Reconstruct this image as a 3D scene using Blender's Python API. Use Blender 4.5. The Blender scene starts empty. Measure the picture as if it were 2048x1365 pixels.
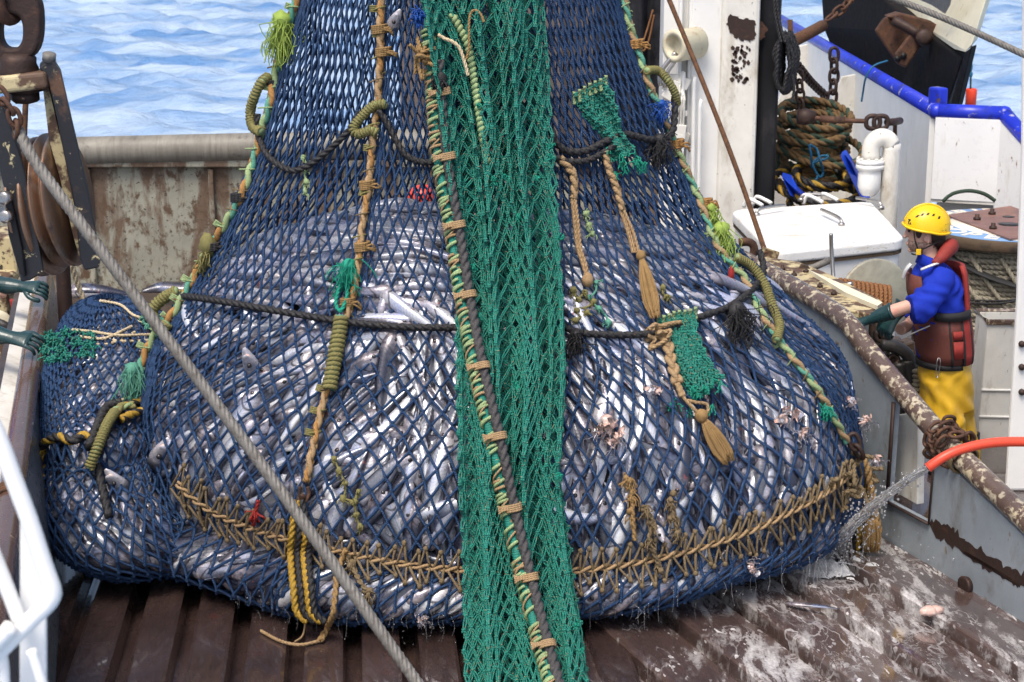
import bpy, bmesh, math, random
import numpy as np
from mathutils import Vector, Matrix
from mathutils.bvhtree import BVHTree
R = math.radians
random.seed(7); np.random.seed(7)
SC = bpy.context.scene
COL = SC.collection
# ---------------------------------------------------------------- camera, sky, sun, exposure
FPX, CX, CY = 3571.0, 1024.0, 682.5          # focal length in pixels of the 2048 wide photograph
PITCH = R(14.6); CAMZ = 4.0
cam_d = bpy.data.cameras.new('camera'); cam = bpy.data.objects.new('camera', cam_d); COL.objects.link(cam)
cam.location = (0, 0, CAMZ); cam.rotation_euler = (R(90) - PITCH, 0, 0)
cam_d.sensor_width = 36; cam_d.lens = FPX / 2048 * 36
cam_d.clip_start = .1; cam_d.clip_end = 6000
cam_d.dof.use_dof = True; cam_d.dof.focus_distance = 9.9; cam_d.dof.aperture_fstop = 6.3
SC.camera = cam
W = bpy.data.worlds.new('World'); SC.world = W; W.use_nodes = True
nt = W.node_tree; nt.nodes.clear()
sky = nt.nodes.new('ShaderNodeTexSky'); sky.sky_type = 'NISHITA'; sky.sun_disc = False
SUN_EL, SUN_AZ = 62, 204
sky.sun_elevation = R(SUN_EL); sky.sun_rotation = R(SUN_AZ); sky.air_density = 1.0; sky.dust_density = 5.0; sky.ozone_density = 1.0
bg = nt.nodes.new('ShaderNodeBackground'); bg.inputs['Strength'].default_value = .13
ow = nt.nodes.new('ShaderNodeOutputWorld')
nt.links.new(sky.outputs[0], bg.inputs[0]); nt.links.new(bg.outputs[0], ow.inputs[0])
sd = bpy.data.lights.new('sun', 'SUN'); sd.energy = 1.5; sd.angle = R(22); sd.color = (1, .955, .88)
so = bpy.data.objects.new('sun', sd); COL.objects.link(so)
az = R(SUN_AZ)                                 # compass style: 0 = +Y, clockwise
sdir = Vector((math.sin(az) * math.cos(R(SUN_EL)), math.cos(az) * math.cos(R(SUN_EL)), math.sin(R(SUN_EL))))
so.rotation_euler = sdir.to_track_quat('Z', 'Y').to_euler()
SC.view_settings.view_transform = 'Standard'; SC.view_settings.look = 'None'; SC.view_settings.gamma = 1
SC.view_settings.exposure = .72
# ---------------------------------------------------------------- pixel helpers (measure the photograph)
CP, SP = math.cos(PITCH), math.sin(PITCH)
CAM = Vector((0, 0, CAMZ))
def ray(px, py):
    a = (px - CX) / FPX; b = -(py - CY) / FPX
    return Vector((a, CP + b * SP, -SP + b * CP))
def at(px, py, Y):
    d = ray(px, py); return CAM + d * (Y / d.y)
def gnd(px, py, z=0.):
    d = ray(px, py); return CAM + d * ((z - CAMZ) / d.z)
def plane(px, py, n, k):                       # n.p = k
    d = ray(px, py); n = Vector(n); return CAM + d * ((k - n.dot(CAM)) / n.dot(d))
WN, WK = (1, .39, 0), 6.476                    # the starboard ramp wall
def wl(px, py, off=0): return plane(px, py, WN, WK + off * 1.0733)
LN, LK = (1, .222, 0), -.53                    # the port ramp wall
def ll(px, py, off=0): return plane(px, py, LN, LK + off * 1.024)
# ---------------------------------------------------------------- mesh building
class MB:
    def __init__(s): s.v = []; s.f = []; s.uv = []; s.mi = []; s.n = 0
    def add(s, v, f, uv=None, mi=0):
        v = np.asarray(v, float).reshape(-1, 3); s.v.append(v)
        for k, fc in enumerate(f):
            s.f.append(tuple(int(i) + s.n for i in fc))
            s.uv.append(uv[k] if uv is not None else [(0, 0)] * len(fc))
            s.mi.append(mi if isinstance(mi, int) else int(mi[k]))
        s.n += len(v)
        return s
    def build(s, name, mats, parent=None, smooth=True):
        me = bpy.data.meshes.new(name)
        v = np.concatenate(s.v) if s.v else np.zeros((0, 3))
        c = v.mean(0) if parent is None and len(v) else np.zeros(3)
        if parent is None: c = np.array([c[0], c[1], v[:, 2].min()])
        me.from_pydata((v - c).tolist(), [], s.f)
        uvl = me.uv_layers.new(name='UVMap')
        flat = np.array([x for f in s.uv for p in f for x in p], dtype=np.float32)
        uvl.data.foreach_set('uv', flat)
        mats = mats if isinstance(mats, (list, tuple)) else [mats]
        for m in mats: me.materials.append(m)
        me.polygons.foreach_set('material_index', s.mi)
        me.polygons.foreach_set('use_smooth', [smooth] * len(s.f))
        o = bpy.data.objects.new(name, me); o.location = c; COL.objects.link(o)
        if parent is not None: adopt(o, parent)
        return o
def adopt(o, parent):
    o.parent = parent; o.matrix_parent_inverse = world(parent).inverted()
def world(o):
    m = Matrix.LocRotScale(o.location, o.rotation_euler, o.scale)
    return world(o.parent) @ o.matrix_parent_inverse @ m if o.parent else m
def tag(o, label, cat, group=None, kind=None):
    o['label'] = label; o['category'] = cat
    if group: o['group'] = group
    if kind: o['kind'] = kind
    return o
def thing(name, loc, label, cat, group=None):
    o = bpy.data.objects.new(name, None); COL.objects.link(o); o.location = loc; o.empty_display_size = .1
    return tag(o, label, cat, group)
def V3(p): return np.array([p[0], p[1], p[2]], float)
def smooth_path(pts, seg=.03, it=None, closed=False):
    P = np.array([V3(p) for p in pts]); n = len(P)
    out = []
    rng = range(n if closed else n - 1)
    for i in rng:
        if closed: p0, p1, p2, p3 = P[(i - 1) % n], P[i], P[(i + 1) % n], P[(i + 2) % n]
        else: p0, p1, p2, p3 = P[max(i - 1, 0)], P[i], P[i + 1], P[min(i + 2, n - 1)]
        k = max(2, int(np.linalg.norm(p2 - p1) / seg))
        for t in np.arange(k) / k:
            out.append(.5 * (2 * p1 + (p2 - p0) * t + (2 * p0 - 5 * p1 + 4 * p2 - p3) * t * t + (3 * p1 - p0 - 3 * p2 + p3) * t ** 3))
    if not closed: out.append(P[-1])
    return np.array(out)
def frames(P, closed=False):
    T = np.gradient(P, axis=0)
    if closed: T = np.roll(P, -1, 0) - np.roll(P, 1, 0)
    T /= np.linalg.norm(T, axis=1)[:, None] + 1e-12
    N = np.zeros_like(P); a = np.array([0, 0, 1.]) if abs(T[0][2]) < .9 else np.array([1., 0, 0])
    n = np.cross(T[0], a); n /= np.linalg.norm(n)
    for i in range(len(P)):
        n = n - T[i] * n.dot(T[i]); n /= np.linalg.norm(n) + 1e-12; N[i] = n
    return T, N, np.cross(T, N)
def tube(mb, P, r, sides=8, closed=False, cap=True, mi=0, lobes=0, pitch=.1, lobe_amp=.22, colors=None, flat=1.0):
    """a tube; with lobes a laid rope whose strands really twist"""
    P = np.asarray(P, float); n = len(P)
    T, N, B = frames(P, closed)
    r = np.full(n, float(r)) if np.isscalar(r) else np.asarray(r, float)
    L = np.concatenate([[0], np.cumsum(np.linalg.norm(np.diff(P, axis=0), axis=1))])
    ph = np.arange(sides) * 2 * math.pi / sides
    prof = np.ones(sides)
    if lobes: prof = 1 - lobe_amp + lobe_amp * np.abs(np.cos(lobes * ph / 2)) ** .8 * 1.1
    rot = (L / pitch * 2 * math.pi) if lobes else np.zeros(n)
    ang = ph[None, :] + rot[:, None]
    ca = np.cos(ang) * prof * r[:, None]; sa = np.sin(ang) * prof * r[:, None] * flat
    Vv = P[:, None, :] + N[:, None, :] * ca[..., None] + B[:, None, :] * sa[..., None]
    f = []; uv = []; mis = []
    m = n if closed else n - 1
    for i in range(m):
        j = (i + 1) % n
        for k in range(sides):
            k2 = (k + 1) % sides
            f.append((i * sides + k, i * sides + k2, j * sides + k2, j * sides + k))
            u0, u1 = L[i], L[j] if j else L[i] + .02
            uv.append([(u0, k / sides), (u0, (k + 1) / sides), (u1, (k + 1) / sides), (u1, k / sides)])
            if colors: mis.append(colors[int(k * lobes / sides + .5) % lobes % len(colors)])
            else: mis.append(mi)
    if cap and not closed:
        f.append(tuple(range(sides))[::-1]); uv.append([(0, 0)] * sides); mis.append(mis[0])
        f.append(tuple((n - 1) * sides + k for k in range(sides))); uv.append([(0, 0)] * sides); mis.append(mis[-1])
    mb.add(Vv.reshape(-1, 3), f, uv, mis)
    return mb
def rope(mb, pts, r, strands=3, pitch=None, colors=None, closed=False, seg=None, amp=.38, mi=0):
    pitch = pitch or r * 7
    P = smooth_path(pts, seg or pitch / 9, closed=closed)
    return tube(mb, P, r, strands * 7, closed, mi=mi, lobes=strands, pitch=pitch, lobe_amp=amp, colors=colors)
def braid(mb, pts, r, cols=(0, 1, 2), per=None, n=3, sides=7):
    """n strands plaited round a path"""
    per = per or r * 7
    P = smooth_path(pts, per / 14); T, N, B = frames(P)
    L = np.concatenate([[0], np.cumsum(np.linalg.norm(np.diff(P, axis=0), axis=1))])
    for k in range(n):
        t = L / per * 2 * math.pi + k * 2 * math.pi / n
        Q = P + N * (np.sin(t) * r * .62)[:, None] + B * (np.sin(2 * t) * r * .34)[:, None]
        tube(mb, Q, r * .5 * (1 + .1 * np.random.randn(len(Q)).cumsum() / np.sqrt(np.arange(1, len(Q) + 1))), sides, mi=cols[k % len(cols)])
    return mb
def whip(mb, pts, r, turn=None, mi=0, core=0):
    """cord wound round and round a path (served rope)"""
    turn = turn or r * .55
    P = smooth_path(pts, turn / 7); T, N, B = frames(P)
    L = np.concatenate([[0], np.cumsum(np.linalg.norm(np.diff(P, axis=0), axis=1))])
    t = L / turn * 2 * math.pi
    Q = P + N * (np.cos(t) * r * .8)[:, None] + B * (np.sin(t) * r * .8)[:, None]
    tube(mb, Q, turn * .5, 6, mi=mi); tube(mb, smooth_path(pts, .03), r * .78, 8, mi=core)
    return mb
def segs(mb, A, Bp, r, sides=5, mi=0, u0=None):
    """many straight twines at once"""
    A = np.asarray(A, float); Bp = np.asarray(Bp, float); n = len(A)
    T = Bp - A; Ln = np.linalg.norm(T, axis=1); T = T / (Ln[:, None] + 1e-9)
    ref = np.where(np.abs(T[:, 2:3]) < .9, np.array([[0, 0, 1.]]), np.array([[1., 0, 0]]))
    N = np.cross(T, ref); N /= np.linalg.norm(N, axis=1)[:, None] + 1e-9; Bn = np.cross(T, N)
    ph = np.arange(sides) * 2 * math.pi / sides
    r = np.full(n, r) if np.isscalar(r) else np.asarray(r)
    off = (N[:, None, :] * np.cos(ph)[None, :, None] + Bn[:, None, :] * np.sin(ph)[None, :, None]) * r[:, None, None]
    Vv = np.concatenate([A[:, None] + off, Bp[:, None] + off], axis=1).reshape(-1, 3)
    f = []; uv = []
    u0 = np.random.rand(n) * 5 if u0 is None else u0
    for i in range(n):
        b = i * 2 * sides
        for k in range(sides):
            k2 = (k + 1) % sides
            f.append((b + k, b + k2, b + sides + k2, b + sides + k))
            uv.append([(u0[i], k / sides), (u0[i], (k + 1) / sides), (u0[i] + Ln[i], (k + 1) / sides), (u0[i] + Ln[i], k / sides)])
    mb.add(Vv, f, uv, mi); return mb
SPH = {}
def sphere_data(nu, nv):
    if (nu, nv) in SPH: return SPH[nu, nv]
    v = [(0, 0, 1)]
    for j in range(1, nv):
        for i in range(nu):
            a = 2 * math.pi * i / nu; b = math.pi * j / nv
            v.append((math.cos(a) * math.sin(b), math.sin(a) * math.sin(b), math.cos(b)))
    v.append((0, 0, -1)); f = []
    for i in range(nu):
        f.append((0, 1 + i, 1 + (i + 1) % nu))
        for j in range(nv - 2):
            a = 1 + j * nu; f.append((a + i, a + nu + i, a + nu + (i + 1) % nu, a + (i + 1) % nu))
        a = 1 + (nv - 2) * nu; f.append((a + (i + 1) % nu, a + i, len(v) - 1))
    SPH[nu, nv] = (np.array(v), f); return SPH[nu, nv]
def ball(mb, c, r, nu=10, nv=7, rough=0, mi=0, M=None):
    v, f = sphere_data(nu, nv); r = np.array([r, r, r]) if np.isscalar(r) else np.array(r)
    k = 1 + rough * np.random.randn(len(v), 1) if rough else 1
    w = v * r * k
    if M is not None: w = w @ np.array(M.to_3x3()).T
    mb.add(w + V3(c), f, None, mi); return mb
def slab(mb, pts, vec, mi=0):
    """a plate: outline pts extruded by vec"""
    p = np.array([V3(q) for q in pts]); n = len(p); q = p + V3(vec)
    nn = np.zeros(3)
    for i in range(n): nn += np.cross(p[i], p[(i + 1) % n])
    if nn.dot(V3(vec)) > 0: p, q = q, p
    f = [tuple(range(n)), tuple(range(2 * n - 1, n - 1, -1))]
    for i in range(n): j = (i + 1) % n; f.append((j, i, n + i, n + j))
    mb.add(np.concatenate([p, q]), f, None, mi); return mb
def box(mb, c, s, M=None, mi=0):
    x, y, z = s[0] / 2, s[1] / 2, s[2] / 2
    v = np.array([(-x, -y, -z), (x, -y, -z), (x, y, -z), (-x, y, -z), (-x, -y, z), (x, -y, z), (x, y, z), (-x, y, z)])
    if M is not None: v = v @ np.array(M.to_3x3()).T
    mb.add(v + V3(c), [(3, 2, 1, 0), (4, 5, 6, 7), (0, 1, 5, 4), (1, 2, 6, 5), (2, 3, 7, 6), (3, 0, 4, 7)], None, mi); return mb
def lathe(mb, c, prof, n=32, axis=(0, 0, 1), mi=0):
    """prof: list of (radius, height along axis)"""
    ax = Vector(axis).normalized(); q = np.array(Vector((0, 0, 1)).rotation_difference(ax).to_matrix())
    v = []; f = []
    for r, h in prof:
        for i in range(n):
            a = 2 * math.pi * i / n; v.append((r * math.cos(a), r * math.sin(a), h))
    for j in range(len(prof) - 1):
        for i in range(n):
            i2 = (i + 1) % n; f.append((j * n + i, j * n + i2, (j + 1) * n + i2, (j + 1) * n + i))
    f.append(tuple(range(n))[::-1]); f.append(tuple((len(prof) - 1) * n + i for i in range(n)))
    mb.add(np.array(v) @ q.T + V3(c), f, None, mi); return mb
def loft(mb, rings, n=16, mi=0):
    """rings: (centre, half-axis vector A, half-axis vector B)"""
    v = []; f = []
    for c, a, b in rings:
        c, a, b = V3(c), V3(a), V3(b)
        for i in range(n):
            t = 2 * math.pi * i / n; v.append(c + a * math.cos(t) + b * math.sin(t))
    for j in range(len(rings) - 1):
        for i in range(n):
            i2 = (i + 1) % n; f.append((j * n + i, j * n + i2, (j + 1) * n + i2, (j + 1) * n + i))
    f.append(tuple(range(n))[::-1]); f.append(tuple((len(rings) - 1) * n + i for i in range(n)))
    mb.add(np.array(v), f, None, mi); return mb
def apply_mods(o):
    dg = bpy.context.evaluated_depsgraph_get(); me = bpy.data.meshes.new_from_object(o.evaluated_get(dg))
    old = o.data; mats = list(old.materials); o.modifiers.clear(); o.data = me
    me.materials.clear()
    for m in mats: me.materials.append(m)
    for p in me.polygons: p.use_smooth = True
    return o
def bevel(o, w, seg=2):
    m = o.modifiers.new('b', 'BEVEL'); m.width = w; m.segments = seg; m.limit_method = 'ANGLE'; m.angle_limit = R(35)
    m.harden_normals = False
    for p in o.data.polygons: p.use_smooth = False
    dg = bpy.context.evaluated_depsgraph_get(); me = bpy.data.meshes.new_from_object(o.evaluated_get(dg)); o.modifiers.clear(); o.data = me
    return o
def remesh(o, vox, smooth=6):
    m = o.modifiers.new('r', 'REMESH'); m.mode = 'VOXEL'; m.voxel_size = vox; m.use_smooth_shade = True
    if smooth: s = o.modifiers.new('s', 'SMOOTH'); s.factor = .5; s.iterations = smooth
    return apply_mods(o)
# ---------------------------------------------------------------- materials
def srgb(r, g, b):
    return tuple((c / 255 / 12.92 if c / 255 <= .04045 else ((c / 255 + .055) / 1.055) ** 2.4) for c in (r, g, b)) + (1,)
def c4(c): return tuple(c) if len(c) == 4 else tuple(c) + (1,)
class NT:
    def __init__(s, name):
        s.m = bpy.data.materials.new(name); s.m.use_nodes = True; s.t = s.m.node_tree
        s.b = s.t.nodes['Principled BSDF']; s.out = s.t.nodes['Material Output']
    def n(s, t, **k):
        o = s.t.nodes.new(t)
        for a, v in k.items(): setattr(o, a, v)
        return o
    def l(s, a, b): s.t.links.new(a, b)
    def coord(s, kind='Object', scale=(1, 1, 1), rot=(0, 0, 0)):
        tc = s.n('ShaderNodeTexCoord'); mp = s.n('ShaderNodeMapping')
        mp.inputs['Scale'].default_value = scale; mp.inputs['Rotation'].default_value = rot
        s.l(tc.outputs[kind], mp.inputs['Vector']); return mp.outputs[0]
    def noise(s, vec, scale, detail=5, rough=.6, dist=0):
        o = s.n('ShaderNodeTexNoise'); o.inputs['Scale'].default_value = scale; o.inputs['Detail'].default_value = detail
        o.inputs['Roughness'].default_value = rough; o.inputs['Distortion'].default_value = dist
        s.l(vec, o.inputs['Vector']); return o.outputs['Fac']
    def ramp(s, fac, stops):
        o = s.n('ShaderNodeValToRGB'); e = o.color_ramp.elements
        while len(e) < len(stops): e.new(.5)
        for x, (p, c) in zip(e, stops): x.position = p; x.color = c4(c) if not np.isscalar(c) else (c, c, c, 1)
        s.l(fac, o.inputs[0]); return o.outputs[0]
    def mix(s, fac, a, b, mode='MIX'):
        o = s.n('ShaderNodeMix', data_type='RGBA', blend_type=mode)
        for q, x in ((o.inputs[0], fac), (o.inputs[6], a), (o.inputs[7], b)):
            if isinstance(x, (tuple, list)): q.default_value = c4(x)
            elif np.isscalar(x): q.default_value = x
            else: s.l(x, q)
        return o.outputs[2]
    def math(s, op, a, b=0., c=0.):
        o = s.n('ShaderNodeMath', operation=op)
        for q, x in zip(o.inputs, (a, b, c)):
            if np.isscalar(x): q.default_value = x
            else: s.l(x, q)
        return o.outputs[0]
    def bump(s, h, strength=.3, dist=.01):
        o = s.n('ShaderNodeBump'); o.inputs['Strength'].default_value = strength; o.inputs['Distance'].default_value = dist
        s.l(h, o.inputs['Height']); s.l(o.outputs[0], s.b.inputs['Normal'])
    def set(s, **k):
        nm = dict(base='Base Color', rough='Roughness', metal='Metallic', coat='Coat Weight', spec='Specular IOR Level', trans='Transmission Weight', ior='IOR', alpha='Alpha', coat_r='Coat Roughness')
        for a, v in k.items():
            i = s.b.inputs[nm[a]]
            if isinstance(v, (tuple, list)): i.default_value = c4(v)
            elif np.isscalar(v): i.default_value = v
            else: s.l(v, i)
def worn(name, base, layers=(), rough=.5, metal=0, bump=(60, .15), var=.12, coat=0, coords='Object', rvar=.15):
    """paint or metal with layers (colour, scale xyz, noise scale, low, high) of dirt, rust or wear on top"""
    t = NT(name); v = t.coord(coords)
    big = t.noise(v, 3.1, 6)
    dark = tuple(c * (1 - var * 1.6) for c in base[:3]); lite = tuple(min(1, c * (1 + var)) for c in base[:3])
    col = t.ramp(big, [(.3, dark), (.7, lite)])
    rr = t.math('MULTIPLY_ADD', t.noise(v, 14, 4), rvar * 2, rough - rvar)
    for i, (c, sc, ns, lo, hi) in enumerate(layers):
        vv = t.coord(coords, sc)
        m = t.ramp(t.noise(vv, ns, 8, .65, .3), [(lo, 0), (hi, 1)])
        cc = t.mix(t.noise(v, 40 + 7 * i, 3), tuple(x * .65 for x in c[:3]), tuple(min(1, x * 1.3) for x in c[:3]))
        col = t.mix(m, col, cc)
    t.set(base=col, rough=rr, metal=metal, coat=coat)
    if bump: t.bump(t.noise(v, bump[0], 5), bump[1], .006)
    return t.m
def fibre(name, base, alt=None, rough=.75, fleck=None, freq=120, bs=.5, var=.35, amt=(.55, .62), nsc=30):
    """twine and rope: fine lay along the UV length"""
    t = NT(name); tc = t.n('ShaderNodeTexCoord'); o = t.coord('Object')
    alt = alt or tuple(c * .55 for c in base[:3])
    n1 = t.noise(o, nsc, 5, .7); n2 = t.noise(o, 4, 3)
    col = t.mix(t.ramp(n1, [(.35, 0), (.7, 1)]), alt, base)
    col = t.mix(t.ramp(n2, [(.35, 0), (.7, 1)]), tuple(c * (1 - var) for c in base[:3]), col)
    mp = t.n('ShaderNodeMapping'); mp.inputs['Scale'].default_value = (freq, 6, 1); t.l(tc.outputs['UV'], mp.inputs[0])
    lay = t.n('ShaderNodeTexWave'); lay.wave_type = 'BANDS'; lay.bands_direction = 'DIAGONAL'; lay.inputs['Scale'].default_value = .35
    lay.inputs['Distortion'].default_value = 1.5; t.l(mp.outputs[0], lay.inputs[0])
    if fleck:
        m2 = t.n('ShaderNodeMapping'); m2.inputs['Scale'].default_value = (60, 5, 1); t.l(tc.outputs['UV'], m2.inputs[0])
        m = t.ramp(t.noise(m2.outputs[0], 1.0, 2), [(amt[0], 0), (amt[1], 1)]); col = t.mix(m, col, fleck)
    h = t.math('ADD', t.math('MULTIPLY', lay.outputs['Fac'], .6), t.noise(o, 150, 3))
    t.set(base=col, rough=rough); t.b.inputs['Specular IOR Level'].default_value = .35
    t.bump(h, bs, .004); return t.m
M = {}
M['net_blue'] = fibre('blue_twine', (.022, .072, .190), (.009, .028, .080), .5, (.09, .14, .24), 170, 1.0, .35, (.62, .72))
M['net_green'] = fibre('green_twine', (.020, .285, .215), (.009, .11, .088), .6, (.36, .17, .07), 140, .7, .4, (.63, .67))
M['green_bright'] = fibre('bright_green_twine', (.01, .36, .24), (.008, .18, .12), .65)
M['pale_green'] = fibre('pale_green_cord', (.36, .46, .22), (.22, .33, .16), .75)
M['sea_green'] = fibre('sea_green_cord', (.12, .38, .27), (.08, .22, .17), .75)
M['lime'] = fibre('lime_cord', (.38, .52, .10), (.25, .36, .07), .75)
M['tan'] = fibre('tan_cord', (.46, .31, .165), (.26, .16, .075), .75)
M['ochre'] = fibre('ochre_cord', (.38, .235, .095), (.20, .12, .045), .8)
M['orange_rope'] = fibre('orange_tan_rope', (.48, .25, .08), (.30, .15, .05), .85, None, 60, .9)
M['tan_dirty'] = fibre('dirty_tan_cord', (.24, .175, .095), (.12, .085, .045), .8)
M['olive'] = fibre('olive_cord', (.26, .235, .085), (.15, .135, .05), .8)
M['cream_cord'] = fibre('cream_cord', (.70, .58, .38), (.5, .38, .22), .7)
M['black_rope'] = fibre('black_rope', (.030, .029, .031), (.012, .012, .014), .6, (.25, .10, .04), 90, .6, .35, (.70, .74))
M['grey_rope'] = fibre('grey_rope', (.085, .080, .082), (.045, .042, .045), .7, None, 90, .6)
M['yellow_rope'] = fibre('yellow_rope', (.50, .31, .04), (.30, .17, .02), .7)
M['mud_rope'] = fibre('muddy_rope', (.22, .13, .055), (.10, .065, .03), .85)
M['mud_green'] = fibre('muddy_green_rope', (.05, .085, .055), (.03, .045, .03), .85)
M['white_rope'] = fibre('weathered_white_rope', (.40, .36, .27), (.22, .19, .13), .8)
M['blue_cord'] = fibre('bright_blue_cord', (.01, .09, .42), (.008, .05, .25), .6)
M['teal_cord'] = fibre('teal_blue_cord', (.02, .16, .30), (.015, .09, .19), .6)
M['red_cord'] = fibre('red_cord', (.42, .03, .025), (.2, .015, .012), .6)
M['wire'] = worn('galvanised_wire', (.17, .16, .145), [((.08, .065, .05), (1, 1, 1), 25, .5, .7)], .6, .15, (120, .2))
M['rust_wire'] = worn('rusty_wire', (.14, .065, .03), [((.06, .03, .018), (1, 1, 1), 30, .45, .65)], .85, .2, (90, .8))
M['rust'] = worn('rusty_steel', (.10, .048, .030), [((.17, .08, .035), (1, 1, 1), 9, .5, .7), ((.035, .022, .018), (1, 1, 1), 14, .5, .68)], .75, .3, (50, .6))
M['dark_rust'] = worn('dark_rusty_steel', (.045, .026, .021), [((.10, .05, .03), (1, 1, 1), 10, .55, .72)], .6, .4, (60, .5))
M['black_paint'] = worn('chipped_black_paint', (.014, .014, .018), [((.11, .055, .03), (1, 1, 1), 5, .56, .66), ((.50, .42, .24), (1, 1, 1), 15, .60, .63)], .5, 0, (50, .25))
M['sheave'] = worn('worn_sheave_steel', (.25, .145, .09), [((.34, .31, .28), (1, 1, 1), 4, .52, .75), ((.06, .035, .025), (1, 1, 1), 8, .55, .7)], .35, .6, (60, .3))
M['bright_steel'] = worn('polished_steel', (.42, .40, .38), [((.14, .09, .06), (1, 1, 1), 9, .55, .75)], .3, .9, (60, .15))
M['cream_chip'] = worn('flaking_cream_paint', (.50, .42, .24), [((.10, .055, .032), (1, 1, 1), 8, .46, .53), ((.02, .018, .017), (1, 1, 1), 17, .60, .66)], .6, 0, (40, .5))
M['white'] = worn('weathered_white_paint', (.76, .755, .73), [((.42, .36, .27), (1, 1, .35), 7, .62, .85), ((.20, .115, .06), (1, 1, .6), 15, .69, .76)], .4, 0, (30, .12), .05)
M['white_dirty'] = worn('grimy_white_paint', (.70, .68, .62), [((.33, .27, .18), (1, 1, .4), 6, .52, .8), ((.07, .055, .04), (1, 1, .8), 22, .64, .70), ((.26, .13, .05), (1, 1, .3), 11, .66, .75)], .5, 0, (40, .2), .08)
M['white_clean'] = worn('white_gloss_paint', (.80, .80, .79), [((.5, .44, .33), (1, 1, .25), 4, .58, .8), ((.22, .12, .06), (1, 1, .4), 17, .64, .69)], .3, 0, (20, .05), .03)
M['grey_wall'] = worn('blue_grey_wall_paint', (.25, .285, .315), [((.13, .12, .105), (1, 1, .5), 5, .52, .75), ((.16, .105, .05), (1, 1, .5), 12, .63, .70), ((.03, .026, .024), (1, 1, 1), 24, .69, .73)], .42, 0, (35, .25), .1)
M['brown_rail'] = worn('brown_rail_paint', (.105, .070, .056), [((.46, .40, .29), (1, 1, 1), 17, .53, .60), ((.50, .42, .28), (1, 1, 1), 6.5, .60, .64), ((.045, .025, .02), (1, 1, 1), 12, .6, .7)], .28, 0, (40, .35), .15, .2)
M['brown_gloss'] = worn('glossy_brown_rail', (.10, .052, .035), [((.30, .20, .12), (1, 1, 1), 18, .66, .72)], .25, 0, (30, .15), .15, .3)
M['grey_rail'] = worn('weathered_grey_pipe', (.22, .205, .17), [((.12, .105, .085), (5, 1, .3), 5, .45, .75), ((.05, .045, .04), (1, 1, 1), 9, .62, .75)], .55, 0, (40, .3), .2)
M['scabby'] = worn('rust_scabbed_wall', (.30, .295, .235), [((.135, .090, .060), (1.6, 1, .38), 2.3, .47, .56), ((.10, .06, .035), (1, 1, .7), 9, .52, .62), ((.045, .036, .025), (1, 1, 1), 26, .58, .66)], .7, 0, (40, .5), .15)
M['dark_deck'] = worn('dark_brown_plate', (.05, .032, .027), [((.10, .075, .06), (1, 1, 1), 5, .55, .75)], .35, .1, (30, .3))
M['blue_rail'] = worn('blue_rail_paint', (.015, .035, .52), [((.012, .02, .16), (1, 1, 1), 5, .52, .66), ((.40, .40, .45), (1, 1, 1), 9, .62, .66), ((.10, .06, .04), (1, 1, 1), 13, .62, .66)], .35, 0, (30, .15), .12)
M['black_door'] = worn('black_door_face', (.012, .0105, .010), [((.035, .02, .014), (1, 1, .5), 6, .55, .75)], .7, 0, (40, .5))
M['cream'] = worn('cream_paint', (.72, .67, .50), [((.25, .17, .09), (1, 1, 1), 9, .62, .72)], .5, 0, (40, .25), .06)
M['black_rubber'] = worn('black_rubber', (.016, .016, .018), [((.05, .045, .045), (1, 1, .4), 5, .58, .8)], .38, 0, (60, .25))
M['black_mesh'] = worn('dark_tarpaulin', (.035, .035, .042), [((.016, .016, .019), (1, 1, 1), 7, .45, .65)], .8, 0, (200, .6))
M['brown_wall'] = worn('red_brown_steel_wall', (.15, .12, .11), [((.16, .14, .13), (1, 1, .4), 4, .55, .75), ((.03, .022, .02), (1, 1, 1), 8, .55, .7)], .6, 0, (40, .3))
M['tarp_blue'] = worn('blue_tarpaulin', (.012, .06, .50), [((.006, .025, .28), (1, 1, 1), 6, .5, .7)], .4, 0, (15, .5))
M['orange_hose'] = worn('red_orange_hose', (.72, .075, .035), [((.5, .10, .06), (1, 1, 1), 12, .6, .8)], .4, 0, (40, .08), .08)
M['float_red'] = worn('red_float', (.80, .06, .02), [((.45, .03, .015), (1, 1, 1), 7, .6, .8)], .45, 0, (30, .1))
M['plate_rust'] = worn('rust_red_plate', (.21, .115, .095), [((.33, .17, .10), (1, 1, 1), 2.2, .55, .8), ((.12, .075, .065), (1, 1, 1), 5, .55, .75)], .6, .1, (60, .3))
M['drum_blue'] = worn('faded_blue_boards', (.16, .29, .50), [((.36, .40, .42), (1, 6, 1), 3, .55, .75), ((.06, .08, .11), (1, 9, 1), 4, .66, .72)], .6, 0, (40, .4))
M['drum_white'] = worn('faded_white_letters', (.72, .67, .56), [((.55, .40, .22), (1, 5, 1), 4, .58, .72), ((.2, .33, .5), (1, 1, 1), 14, .66, .72)], .6, 0, None)
M['wood_edge'] = worn('dirty_drum_wood', (.085, .055, .030), [((.03, .022, .015), (1, 1, 1), 7, .5, .65), ((.30, .22, .12), (1, 1, 1), 16, .66, .72)], .8, 0, (30, .7))
M['grey_disc'] = worn('stained_grey_flange', (.33, .32, .25), [((.22, .13, .05), (1, 1, 1), 6, .60, .75), ((.18, .17, .14), (1, 1, 1), 3, .5, .75)], .5, .1, (40, .2))
M['skin'] = worn('skin', (.60, .36, .27), [((.62, .27, .21), (1, 1, 1), 7, .55, .8)], .5, 0, (120, .08), .06)
M['hair'] = worn('dark_brown_hair', (.035, .02, .013), [], .6, 0, (250, .8))
M['shirt'] = worn('royal_blue_cotton', (.012, .035, .40), [((.008, .02, .22), (1, 1, 1), 5, .5, .75)], .85, 0, (9, .8))
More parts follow.
